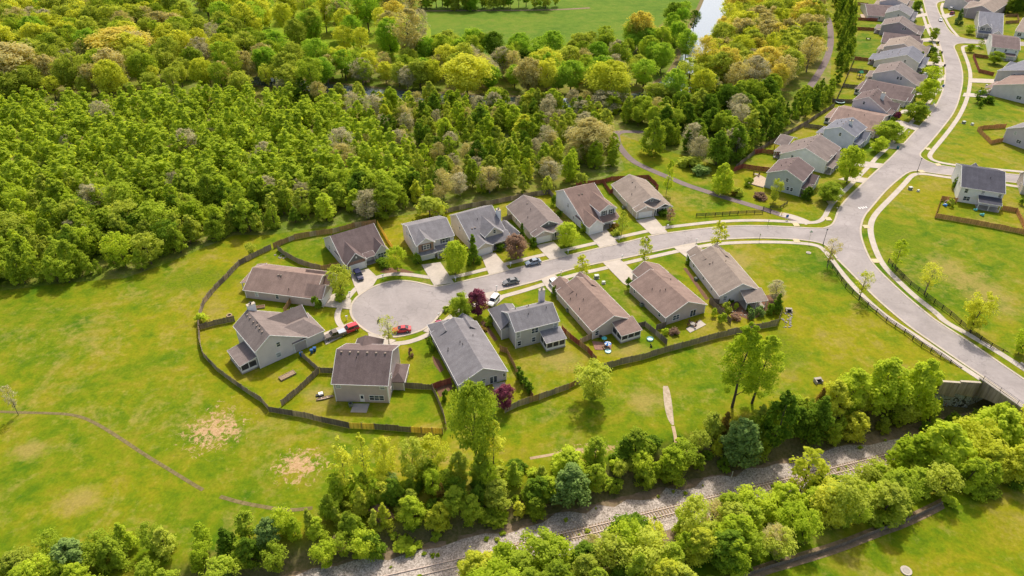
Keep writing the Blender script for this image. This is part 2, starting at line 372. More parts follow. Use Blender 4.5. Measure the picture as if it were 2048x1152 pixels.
# ---------------------------------------------------------------- mesh helpers
class MB:
    """collects shapes for one mesh"""
    def __init__(s): s.v = []; s.f = []
    def add(s, vs_, fs):
        o = len(s.v); s.v += [tuple(p) for p in vs_]; s.f += [tuple(i + o for i in f) for f in fs]
    def box(s, x0, x1, y0, y1, z0, z1):
        s.add([(x0, y0, z0), (x1, y0, z0), (x1, y1, z0), (x0, y1, z0), (x0, y0, z1), (x1, y0, z1), (x1, y1, z1), (x0, y1, z1)],
              [(3, 2, 1, 0), (4, 5, 6, 7), (0, 1, 5, 4), (1, 2, 6, 5), (2, 3, 7, 6), (3, 0, 4, 7)])
    def obox(s, c, ux, uy, hx, hy, z0, z1):
        c = Vector(c[:2]); ux = Vector(ux[:2]); uy = Vector(uy[:2]); P = []
        for z in (z0, z1):
            for a, b in ((-1, -1), (1, -1), (1, 1), (-1, 1)):
                q = c + ux * a * hx + uy * b * hy; P.append((q.x, q.y, z))
        s.add(P, [(3, 2, 1, 0), (4, 5, 6, 7), (0, 1, 5, 4), (1, 2, 6, 5), (2, 3, 7, 6), (3, 0, 4, 7)])
    def bar(s, a, b, w=0.1, h=None, up=Vector((0, 0, 1))):
        a = Vector(a); b = Vector(b); h = h or w; d = (b - a).normalized()
        x = d.cross(up)
        if x.length < 1e-3: x = d.cross(Vector((0, 1, 0)))
        x.normalize(); y = x.cross(d).normalized(); P = []
        for q in (a, b):
            for i, j in ((-1, -1), (1, -1), (1, 1), (-1, 1)): P.append(q + x * i * w / 2 + y * j * h / 2)
        s.add(P, [(3, 2, 1, 0), (4, 5, 6, 7), (0, 1, 5, 4), (1, 2, 6, 5), (2, 3, 7, 6), (3, 0, 4, 7)])
    def tube(s, pts, rad, n=6, cap=True):
        pts = [Vector(p) for p in pts]; o = len(s.v); k = len(pts)
        for i, p in enumerate(pts):
            d = (pts[min(i + 1, k - 1)] - pts[max(i - 1, 0)]).normalized()
            x = d.cross(Vector((0.13, 0.9, 0.31))).normalized(); y = d.cross(x).normalized()
            for j in range(n):
                t = 2 * math.pi * j / n; s.v.append(tuple(p + (x * math.cos(t) + y * math.sin(t)) * rad[i]))
        for i in range(k - 1):
            for j in range(n):
                j2 = (j + 1) % n; s.f.append((o + i * n + j, o + i * n + j2, o + (i + 1) * n + j2, o + (i + 1) * n + j))
        if cap: s.f.append(tuple(o + (k - 1) * n + j for j in range(n))); s.f.append(tuple(o + n - 1 - j for j in range(n)))
    def cyl(s, x, y, z0, z1, r0, r1=None, n=10): s.tube([(x, y, z0), (x, y, z1)], [r0, r0 if r1 is None else r1], n)
    def prism(s, prof, a, b, axis):
        """closed profile extruded along axis 0 or 1 from a to b; profile pts = (other axis, z)"""
        n = len(prof)
        P = [((a, p, z) if axis == 0 else (p, a, z)) for p, z in prof] + [((b, p, z) if axis == 0 else (p, b, z)) for p, z in prof]
        F = [tuple(range(n)), tuple(range(2 * n - 1, n - 1, -1))] + [(i, i + n, (i + 1) % n + n, (i + 1) % n) for i in range(n)]
        s.add(P, F)
    def build(s, name, mat, parent=None, smooth=False, fix=True):
        me = bpy.data.meshes.new(name); me.from_pydata(s.v, [], s.f)
        if fix:
            bm = bmesh.new(); bm.from_mesh(me); bmesh.ops.recalc_face_normals(bm, faces=bm.faces); bm.to_mesh(me); bm.free()
        me.materials.append(MAT[mat] if isinstance(mat, str) else mat)
        if smooth: me.polygons.foreach_set('use_smooth', [True] * len(me.polygons))
        o = bpy.data.objects.new(name, me); C.objects.link(o)
        if parent: o.parent = parent
        return o
def tag(o, label=None, cat=None, group=None, kind=None):
    if label: o['label'] = label
    if cat: o['category'] = cat
    if group: o['group'] = group
    if kind: o['kind'] = kind
    return o
def empty(name, loc, rz=0, label=None, cat=None, group=None):
    o = bpy.data.objects.new(name, None); o.empty_display_size = 0.5
    o.location = loc; o.rotation_euler = (0, 0, rz); C.objects.link(o)
    return tag(o, label, cat, group)
def chaikin(P, n=2):
    for _ in range(n):
        Q = [P[0]]
        for a, b in zip(P, P[1:]): Q += [a * 0.75 + b * 0.25, a * 0.25 + b * 0.75]
        P = Q + [P[-1]]
    return P
def line(px, z=0.0, n=2): return chaikin([G(x, y, 0) for x, y in px], n)
def offset(P, d):
    out = []
    for i, p in enumerate(P):
        t = (P[min(i + 1, len(P) - 1)] - P[max(i - 1, 0)]); t.z = 0; t.normalize()
        out.append(p + Vector((-t.y, t.x, 0)) * d)
    return out
def strip(name, A, B, z, mat, thick=0.0, closed=False):
    mb = MB(); n = len(A)
    for a, b in zip(A, B): mb.v += [(a.x, a.y, z), (b.x, b.y, z)]
    for i in range(n - 1): mb.f.append((2 * i, 2 * i + 2, 2 * i + 3, 2 * i + 1))
    if thick:
        o = len(mb.v); mb.v += [(x, y, z - thick) for x, y, z in mb.v[:o]]
        for i in range(n - 1): mb.f += [(2 * i, 2 * i + 2, o + 2 * i + 2, o + 2 * i), (2 * i + 1, 2 * i + 3, o + 2 * i + 3, o + 2 * i + 1)]
        mb.f += [(0, 1, o + 1, o), (2 * n - 2, 2 * n - 1, o + 2 * n - 1, o + 2 * n - 2)]
    o = mb.build(name, mat); return tag(o, kind='structure')
def sheet(name, P, z, mat, thick=0.0):
    tr = tessellate_polygon([[Vector((p.x, p.y, 0)) for p in P]])
    mb = MB(); n = len(P); mb.v = [(p.x, p.y, z) for p in P]; mb.f = [tuple(t) for t in tr]
    if thick:
        mb.v += [(p.x, p.y, z - thick) for p in P]
        mb.f += [(i, (i + 1) % n, (i + 1) % n + n, i + n) for i in range(n)]
    o = mb.build(name, mat)
    me = o.data
    if sum(p.normal.z * p.area for p in me.polygons) < 0 and not thick: me.flip_normals()
    return tag(o, kind='structure')
# ---------------------------------------------------------------- ground, roads, paths, water
def build_ground():
    xs = np.arange(-170, 231, 1.25); ys = np.arange(20, 171, 1.25)
    X, Y = np.meshgrid(xs, ys); Z = hts(X.ravel(), Y.ravel()).reshape(X.shape)
    rn = np.random.default_rng(3)
    mb = MB(); nx, ny = len(xs), len(ys)
    mb.v = list(map(tuple, np.stack([X.ravel(), Y.ravel(), Z.ravel()], 1)))
    mb.f = [(j * nx + i, j * nx + i + 1, (j + 1) * nx + i + 1, (j + 1) * nx + i) for j in range(ny - 1) for i in range(nx - 1)]
    x0, x1, y0, y1 = xs[0], xs[-1], ys[0], ys[-1]
    Q = [(-4000, -600), (x0, y0), (x1, y0), (4000, -600), (4000, 6000), (x1, y1), (x0, y1), (-4000, 6000)]
    o = len(mb.v); mb.v += [(x, y, 0.0) for x, y in Q]
    mb.f += [(o, o + 3, o + 2, o + 1), (o + 3, o + 4, o + 5, o + 2), (o + 4, o + 7, o + 6, o + 5), (o + 7, o, o + 1, o + 6)]
    ob = mb.build('ground', 'grass', smooth=True); tag(ob, kind='structure')
build_ground()
def poly(px): return [G(x, y) for x, y in px]
sheet('forest_floor', poly([(-500, 500), (0, 582), (130, 566), (250, 556), (330, 528), (420, 490), (470, 470), (540, 470), (640, 455), (760, 437), (860, 424), (1000, 398), (1120, 378), (1225, 352), (1250, 340), (1240, 310), (1222, 280),
      (1215, 262), (1330, 300), (1430, 330), (1480, 330), (1600, 245), (1660, 170), (1664, 100), (1640, 0), (1640, -90), (1200, -90), (1320, 60), (1180, 104), (880, 106), (860, 120), (600, 135), (330, 60), (250, -60), (-900, -60)]), 0.02, 'wood_floor')
sheet('meadow', poly([(620, -100), (1700, -100), (1440, 0), (1330, 40), (1300, 70), (1200, 108), (1050, 112), (880, 104), (850, 60), (600, 20)]), 0.04, 'meadow_grass')
sheet('park_lawn', poly([(250, -60), (620, -60), (640, 15), (840, 24), (862, 60), (862, 118), (800, 135), (600, 140), (480, 110), (340, 70)]), 0.06, 'park_grass')
rv = line([(1450, -60), (1436, 0), (1418, 45), (1402, 85), (1392, 130), (1368, 165), (1310, 192), (1200, 206), (1100, 206), (1000, 203), (880, 197), (760, 188), (620, 172), (500, 160)])
w_ = [6.5, 9.0]
n_ = len(rv)
wid = [8.5 if i < n_ * 0.42 else 5.5 for i in range(n_)]
L_, R_ = offset(rv, 1.0), offset(rv, -1.0)
A_ = [p + (l - p) * w for p, l, w in zip(rv, L_, wid)]; B_ = [p + (l - p) * w for p, l, w in zip(rv, R_, wid)]
strip('river_bank', [p + (l - p) * (w + 2.5) for p, l, w in zip(rv, L_, wid)], [p + (l - p) * (w + 2.5) for p, l, w in zip(rv, R_, wid)], 0.08, 'ditch')
strip('river', A_, B_, 0.10, 'water')
tr = line([(775, 104), (768, 122), (748, 140), (732, 152), (735, 165)]); strip('dirt_trail', offset(tr, 1.2), offset(tr, -2.2), 0.09, 'trail')
tr = line([(632, 24), (700, 22), (850, 22), (1000, 21), (1110, 20), (1180, 16)]); strip('lane', offset(tr, 1.5), offset(tr, -1.5), 0.09, 'soil')

N_EDGE = [(1645, 455.7), (1620, 455.7), (1595, 453.8), (1537, 451), (1478, 450.3), (1415, 455), (1337, 465), (1304, 470), (1240, 486.5), (1199, 495), (1128, 512), (1070, 526), (1014, 540), (977, 549.5), (920, 563), (904, 567), (881, 572), (865, 571.4), (852, 567.5),
          (825, 561.6), (799, 559.7), (775, 562.5), (741, 574), (716, 590), (703, 604), (698, 620), (702, 636), (715, 651), (735, 665.6), (753, 672.5), (776, 676), (800, 675), (842, 664), (864, 650), (880, 632), (896, 612), (914, 602), (940, 595.5), (975, 588), (999, 582.5), (1060, 567), (1085, 560), (1107, 551), (1148, 538), (1204, 526),
          (1242, 519), (1304, 505.4), (1349, 495.6), (1392, 487), (1452, 479), (1517, 476.5), (1587, 479), (1630, 484), (1650, 490), (1661, 502), (1672, 517)]
MAIN_L = [(1673, 519), (1706, 551.7), (1734, 581), (1760, 606), (1797.7, 638), (1825.6, 660), (1869.5, 690), (1919, 724), (1967, 756), (2048, 815.6), (2200, 930)]
MAIN_R = [(2200, 855), (2048, 757.8), (1959, 696), (1899, 657), (1871, 639), (1857, 628), (1810, 589), (1768, 549.7), (1744, 523.8), (1730, 494), (1723, 470), (1723, 453), (1730, 432), (1744, 416), (1767, 388), (1786, 369.4), (1806, 353), (1818, 345), (1830, 342), (1850, 344.5), (1869, 347.5), (1894, 350.5), (2048, 368), (2200, 386)]
SIDE_N = [(2200, 366), (2048, 350), (1967, 343), (1880, 331), (1859, 324), (1846, 317), (1841, 311), (1843, 305), (1853, 296), (1888, 254), (1912, 222), (1923, 186), (1927.5, 156), (1923.5, 130), (1913.5, 104), (1908, 94), (1913, 88), (1927, 86.5), (1960, 88), (2048, 92)]
TOP_R = [(2048, 84), (1990, 81), (1950, 80), (1920, 75), (1901, 66), (1886, 40), (1876, 20), (1873, 8), (1880, 3), (1900, 1)]
TOP_R2 = [(1900, -6), (1880, -8), (1868, -16), (1855, -50)]
MAIN_UL = [(1825, -50), (1838, -18), (1845.6, 0), (1852.6, 30), (1860.5, 54), (1876, 80), (1883, 104), (1888.5, 128), (1889.5, 150), (1886.5, 176), (1877, 200), (1861, 227), (1830, 261), (1798, 296), (1782, 313.7), (1748, 344.5), (1716, 374), (1687, 402), (1673, 423), (1668, 441), (1661, 451), (1645, 455.7)]
edges = [line(e) for e in (N_EDGE, MAIN_L, MAIN_R, SIDE_N, TOP_R, TOP_R2, MAIN_UL)]
sheet('road', [p for e in edges for p in e], 0.04, 'asphalt')
for e in edges:
    strip('kerb', e, offset(e, 0.55 if True else 0), 0.11, 'kerb', 0.11)
def walk(px, w=1.5, name='pavement', mat='concrete', z=0.075):
    c = line(px); return strip(name, offset(c, w / 2), offset(c, -w / 2), z, mat, 0.06)
walk([(1749, 320), (1720, 351), (1689, 382), (1666, 404), (1656, 420), (1649, 435), (1638, 444), (1618, 446), (1595, 445), (1556, 442), (1498, 440.5), (1439, 443), (1400, 447), (1353, 452.5), (1329, 455), (1294, 462.5), (1236, 475), (1189, 487), (1124, 501.5), (1060, 516), (1012, 528), (963, 541), (920, 551.5), (900, 555), (880, 557), (854, 554.5), (818, 549), (785, 548), (763, 552), (740, 560), (712, 576), (692, 600), (678, 618), (674, 632), (677, 645), (686, 656)])
walk([(780, 688), (800, 687), (819, 684), (844, 675.5), (864, 665), (897, 637), (915, 622), (945, 611), (975, 603), (1004, 593.5), (1053, 580), (1095, 566), (1146, 550.5), (1185, 542), (1212, 536), (1265, 523), (1310, 512.5), (1355, 502.5), (1396, 494), (1435, 487.5), (1494, 484.5), (1552, 484), (1611, 487), (1638, 492), (1650, 502), (1664, 520), (1688, 551.7), (1720, 587), (1752, 617), (1790, 646), (1829, 670), (1889, 711), (1962, 759)])
walk([(2150, 806), (2048, 738), (1999, 706), (1939, 670), (1889, 644), (1873, 626), (1830, 593.6), (1798, 563.7), (1768, 533.7), (1752, 504), (1741, 470), (1741, 446), (1752, 426), (1780, 398), (1809, 368), (1822, 352), (1835, 347), (1862, 349.5), (1894, 355), (1938, 359.5), (2048, 375)], 1.7)
walk([(2048, 344), (1938, 334), (1887, 327), (1866, 321), (1858, 313.5), (1863, 304), (1880, 284), (1902, 256.6), (1921, 229), (1935, 196), (1940.5, 166), (1941, 144), (1934, 120), (1924, 97), (1928, 91), (1960, 92.5)], 1.6)
walk([(1917, 74), (1899, 54), (1887, 30), (1882, 16), (1886, 6)], 1.5)
walk([(1839, 6), (1847, 34), (1855, 58), (1867, 83), (1876, 105), (1881, 128), (1882, 148), (1878.5, 166), (1869, 190), (1857.7, 205), (1838, 228), (1823, 245), (1805, 262), (1784, 287), (1753, 315), (1749, 320)], 1.5)
# dropped kerb ramps between pavement and road
for x, y in ((1592, 449.5), (1656.5, 438), (1593, 482), (1732, 453.5), (1751, 522), (1660, 405), (1843, 343), (1876, 329.5), (1856, 298)):
    a = G(x, y); mb = MB(); mb.box(a.x - 0.9, a.x + 0.9, a.y - 1.0, a.y + 1.0, 0.01, 0.125); tag(mb.build('kerb_ramp', 'ramp'), kind='structure')
def drive(px, mat='concrete'): return sheet('driveway', poly(px), 0.13, mat, 0.12)
for q in ([(700, 546), (737, 538), (756, 556), (746, 572), (717, 590), (708, 570)], [(641, 600), (669, 588), (690, 590), (703, 601), (699, 619), (640, 612)], [(643, 668), (704, 644), (719, 656), (652, 690)], [(736, 666.5), (754, 672.5), (776, 677), (792, 681), (772, 694), (742, 692)],
          [(846, 663), (866, 648), (886, 640), (908, 652), (872, 670)], [(970, 589), (994, 584), (1008, 597), (988, 614), (968, 606)], [(1083, 560.5), (1110, 550.5), (1132, 566), (1105, 588), (1094, 577)],
          [(1206, 526), (1241, 519.5), (1277, 553), (1262, 575), (1247, 568)], [(1348, 496), (1391, 487.5), (1412, 505), (1382, 522)], [(843, 530), (881, 525), (908, 566), (868, 571.5)], [(962, 511), (990, 506), (1018, 539), (978, 549.5)],
          [(1072, 491), (1107, 484), (1134, 510.5), (1099, 519)], [(1170, 463), (1210, 456), (1236, 487), (1199, 495)], [(1272, 441), (1308, 434), (1335, 465), (1303, 470)],
          [(1676, 359), (1698, 352), (1735, 357), (1725, 366)], [(1706, 332), (1720, 322), (1766, 328), (1756, 337)], [(1738, 296), (1750, 291), (1806, 287), (1796, 298)], [(1785, 247), (1796, 240), (1838, 252), (1830, 261)], [(1795, 228), (1803, 221), (1872, 208), (1864, 222)],
          [(1826, 193), (1834, 187), (1888, 170), (1886, 182)], [(1838, 168), (1844, 160), (1890, 150), (1889.5, 160)], [(1843, 130), (1843, 123), (1888, 125), (1889, 132)], [(1843, 101), (1843, 95), (1880, 92), (1884, 101)], [(1840, 84), (1838, 78), (1873, 75), (1878, 83)],
          [(1825, 65), (1824, 60), (1858, 48), (1862, 55)], [(1815, 38), (1815, 33), (1852, 26), (1854, 32)], [(1940, 165), (1990, 167), (1990, 159), (1940, 157)], [(1925, 193), (1975, 196), (1972, 189), (1928, 186)], [(1888, 38), (1910, 31), (1908, 25), (1882, 30)], [(1970, 86), (1995, 88), (1990, 72), (1968, 76)]):
    drive(q)
# patios, paths, beds
sheet('path', poly([(1224, 262), (1238, 262), (1242, 285), (1234, 285)]), 0.035, 'path_asphalt')
walk([(1330, 266), (1280, 264), (1232, 263), (1234, 285), (1246, 303), (1264, 322), (1296, 338), (1333, 353), (1370, 369), (1400, 379), (1450, 395), (1500, 410), (1545, 424), (1572, 433), (1600, 443)], 2.6, 'greenway_path', 'path_asphalt', 0.06)
walk([(1560, 428), (1585, 434), (1602, 440), (1618, 447)], 3.0, 'greenway_apron', 'concrete', 0.065)
walk([(1640, 4), (1655, 30), (1662, 62), (1661, 95), (1652, 122), (1637, 148), (1622, 170), (1606, 190)], 3.2, 'greenway_path', 'path_asphalt', 0.06)
dt = line([(-40, 822), (40, 825), (90, 826), (150, 829), (190, 845), (240, 876), (290, 910), (340, 940), (385, 968), (406, 980)])
strip('drainage_ditch', offset(dt, 0.36), offset(dt, -0.36), 0.02, 'ditch')
dt = line([(440, 993), (480, 1005), (540, 1016), (580, 1021), (625, 1016)]); strip('drainage_ditch', offset(dt, 0.4), offset(dt, -0.4), 0.02, 'ditch')
dt = line([(1331, 772), (1334, 790), (1337, 815), (1341, 838), (1346, 850)], n=3); strip('gravel_path', [p + (q - p) * (0.25 + 0.60 * math.sin(math.pi * min(1, 0.1 + i / len(dt) * 1.0))) for i, (p, q) in enumerate(zip(dt, offset(dt, 1)))],
      [p + (q - p) * (0.25 + 0.60 * math.sin(math.pi * min(1, 0.1 + i / len(dt) * 1.0))) for i, (p, q) in enumerate(zip(dt, offset(dt, -1)))], 0.03, 'sand_gravel')
dt = line([(1346, 852), (1350, 870), (1352, 885)]); strip('dirt_trail', offset(dt, 0.35), offset(dt, -0.35), 0.02, 'trail')
dt = line([(1060, 917), (1130, 905), (1200, 893)]); strip('dirt_trail', offset(dt, 0.35), offset(dt, -0.3), 0.02, 'trail')
for q, mt in (([(707, 808), (739, 808), (733, 826), (701, 825)], 'old_concrete'), ([(1372, 658), (1400, 640), (1412, 650), (1380, 666)], 'concrete'), ([(1184, 683), (1224, 686), (1222, 700), (1190, 700)], 'brick'), ([(985, 768), (1010, 764), (1012, 780), (990, 790)], 'old_concrete')):
    sheet('patio', poly(q), 0.12, mt, 0.1)
for q in ([(864, 712), (878, 720), (888, 740), (880, 745), (868, 728)], [(1366, 536), (1373, 536), (1418, 598), (1411, 600)], [(868, 770), (900, 758), (908, 775), (880, 795)], [(1420, 610), (1500, 640), (1555, 618), (1560, 590), (1536, 590), (1430, 612)], [(760, 545), (790, 548), (830, 545), (800, 536), (770, 535)], [(960, 645), (968, 640), (996, 680), (988, 682)]):
    sheet('mulch_bed', poly(q), 0.03, 'mulch')
# pedestrian marks on the road
mb = MB()
for i in range(7):
    a = G(1718 + i * 2.4, 416 + (i % 2) * 1.4 - i * 0.3); mb.box(a.x - 0.16, a.x + 0.16, a.y - 0.5 + 0.2 * (i % 3), a.y + 0.5, 0.042, 0.046)
tag(mb.build('road_marking', 'white'), kind='structure')
# railway
rc = chaikin(RAIL, 2)
def railstrip(name, d0, d1, dz, mat, jag=0):
    rn = random.Random(5); A, B = offset(rc, d0), offset(rc, d1); mb = MB(); n = len(rc)
    for i in range(n):
        j = rn.uniform(-jag, jag)
        a, b = A[i], B[i]; t = (a - b).normalized(); a = a + t * j
        mb.v += [(a.x, a.y, rc[i].z + dz), (b.x, b.y, rc[i].z + dz)]
    for i in range(n - 1): mb.f.append((2 * i, 2 * i + 2, 2 * i + 3, 2 * i + 1))
    return mb.build(name, mat)
tag(railstrip('earth_verge', 8.0, -8.0, 0.05, 'soil', 1.0), kind='structure')
tag(railstrip('ballast', 4.6, -3.8, 0.09, 'gravel', 1.1), kind='structure')
tag(railstrip('track_bed', 1.9, -1.9, 0.16, 'gravel', 0), kind='structure')
soil('rail_steel', (0.50, 0.37, 0.29), (0.78, 0.66, 0.58), 2)
trk = empty('railway_track', rc[20], 0, 'rusty single railway track on grey gravel below the tree belt', 'railway track')
def rail_obj(d):
    P = [p + Vector((0, 0, 0.16)) - rc[20] for p in offset(rc, d)]; mb = MB()
    prof = [(-0.09, 0), (0.09, 0), (0.04, 0.08), (0.07, 0.20), (-0.07, 0.20), (-0.04, 0.08)]; n = len(P)
    for i, p in enumerate(P):
        t = (P[min(i + 1, n - 1)] - P[max(i - 1, 0)]); t.z = 0; t.normalize(); s = Vector((-t.y, t.x, 0))
        for a, z in prof: q = p + s * a; mb.v.append((q.x, q.y, q.z + z))
    for i in range(n - 1):
        for j in range(6): mb.f.append((i * 6 + j, i * 6 + (j + 1) % 6, i * 6 + 6 + (j + 1) % 6, i * 6 + 6 + j))
    mb.build('rail', 'rail_steel', trk)
rail_obj(0.72); rail_obj(-0.72)
sl_mb = MB(); sl_mb.box(-1.25, 1.25, -0.12, 0.12, -0.04, 0.10); rest = MB()
acc = 0.0; cnt = 0; proto_sl = None; spots = []
for a, b in zip(rc, rc[1:]):
    L = (b - a).length; t = acc
    while t < L: spots.append((a + (b - a) * (t / L), math.atan2(b.y - a.y, b.x - a.x) + R(90))); t += 0.62
    acc = t - L
vis = []
for p, an in spots:
    x, y = proj(p)
    if 1000 < x < 1860 and y < 1140: vis.append((x, p, an))
vis.sort(key=lambda t: abs(t[0] - 1350))
for k, (x, p, an) in enumerate(vis):
    q = p + Vector((0, 0, 0.17)) - rc[20]
    if k < 98:
        if proto_sl is None: o = proto_sl = sl_mb.build('sleeper', 'timber', trk)
        else: o = proto_sl.copy(); C.objects.link(o); o.parent = trk
        o.location = q; o.rotation_euler = (0, 0, an)
    else: rest.obox(q, (math.cos(an), math.sin(an)), (-math.sin(an), math.cos(an)), 1.25, 0.12, q.z - 0.04, q.z + 0.10)
rs = rest.build('sleeper_row', 'timber', trk); rs['kind'] = 'stuff'

# road bridge over the cutting
def build_bridge():
    a = G(1963, 760); b = G(2048, 820); d = (b - a); d.z = 0; d.normalize(); nrm = Vector((d.y, -d.x, 0))    # towards the camera / track side
    if nrm.y > 0: nrm = -nrm
    a = a + nrm * 0.3
    root = empty('road_bridge', a, math.atan2(d.y, d.x), 'concrete arch bridge carrying the road over the railway, its lower walls spray painted', 'bridge')
    # local: x along the deck edge, y inwards across the road (left of x)
    Lb = 34.0; W = 13.5
    top = 0.32
    mb = MB(); prof = []
    for i in range(25):
        x = Lb * i / 24; t = x / Lb
        zb = -4.4 + 3.0 * math.sin(math.pi * min(1, max(0, (t - 0.02) / 0.96))) ** 0.75
        prof.append((x, zb))
    pts = [(0, top)] + prof + [(Lb, top)]
    mb.prism([(x, z) for x, z in pts], 0.0, 0.45, 1)
    fx = mb.build('spandrel', 'bridge_concrete', root)
    mb = MB(); mb.box(-0.5, Lb + 0.5, -0.12, 0.5, top, top + 0.14); mb.build('coping', 'old_concrete', root)
    mb = MB(); n = len(prof)
    for x, z in prof: mb.v += [(x, 0.45, z), (x, W, z)]
    for x, z in prof: mb.v += [(x, 0.45, -0.15), (x, W, -0.15)]
    for i in range(n - 1): mb.f += [(2 * i, 2 * i + 2, 2 * i + 3, 2 * i + 1), (2 * n + 2 * i, 2 * n + 2 * i + 2, 2 * n + 2 * i + 3, 2 * n + 2 * i + 1)]
    mb.build('arch', 'sprayed_concrete', root)
    mb = MB(); mb.box(-3.0, 0.0, 0.1, W, -9.5, -0.12); mb.build('abutment', 'sprayed_concrete', root); mb = MB(); mb.box(Lb, Lb + 3.0, 0.1, W, -9.5, -0.12); mb.build('abutment', 'sprayed_concrete', root)
    # deck surface strip outside the road
    mb = MB(); mb.box(-0.4, Lb + 0.4, 0.5, W + 6, -0.14, 0.02); mb.build('deck', 'old_concrete', root)
    # railing
    for i in range(9):
        m2 = MB(); x = 0.3 + i * 4.2; m2.box(x - 0.04, x + 0.04, 0.18, 0.26, top + 0.14, top + 1.25); m2.build('railing_post', 'dark_metal', root)
    for z in (0.5, 0.85, 1.2):
        m2 = MB(); m2.bar((0.2, 0.22, top + z), (Lb, 0.22, top + z), 0.045); m2.build('railing_bar', 'dark_metal', root)
    # far parapet
    mb = MB(); mb.box(-0.5, Lb, W, W + 0.4, -2.5, 0.5); mb.build('far_parapet', 'old_concrete', root)
    # wing wall: two stepped panels facing the track
    w0 = root.matrix_basis.inverted()
    bpy.context.view_layer.update()
    inv = root.matrix_world.inverted()
    for k, (xa, xb) in enumerate(((1884, 1921), (1921.6, 1962))):
        pa = inv @ G(xa, 764.0, 0.1); pb = inv @ G(xb, 766.5, 0.1)
        u = (pb - pa); u.z = 0; L = u.length; u.normalize(); v = Vector((-u.y, u.x, 0))
        def slab(name, z0a, z0b, z1, th, off, mat, x0=0, x1=None):
            x1 = L if x1 is None else x1; m3 = MB(); P = []
            for s_ in (off, off + th):
                for x, z in ((x0, z0a), (x1, z0b), (x1, z1), (x0, z1)): q = pa + u * x + v * s_; P.append((q.x, q.y, z))
            m3.add(P, [(0, 1, 2, 3), (7, 6, 5, 4), (0, 4, 5, 1), (1, 5, 6, 2), (2, 6, 7, 3), (3, 7, 4, 0)]); return m3.build(name, mat, root)
        slab('wing_wall', -3.5, -4.4, 0.12, 0.4, 0.0, 'bridge_concrete')
        slab('wall_coping', 0.12, 0.12, 0.26, 0.6, -0.12, 'kerb')
        slab('lower_wall', -9.5, -9.5, -3.4, 0.4, 0.45, 'sprayed_concrete')
build_bridge()

sheet('embankment', poly([(1800, 655), (1869, 702), (1962, 761), (1964, 765.5), (1884, 763.2), (1840, 758), (1780, 700)]), 0.03, 'grass', 1.5)
sheet('embankment', poly([(1900, 650), (1958, 696), (2008, 731), (2100, 795), (2210, 870), (2260, 850), (2150, 770), (2048, 690), (1960, 640)]), 0.03, 'grass', 1.5)
sheet('embankment', poly([(1860, 645), (1968, 700), (2000, 740), (1966, 757), (1869, 692)]), 0.03, 'grass', 1.5)
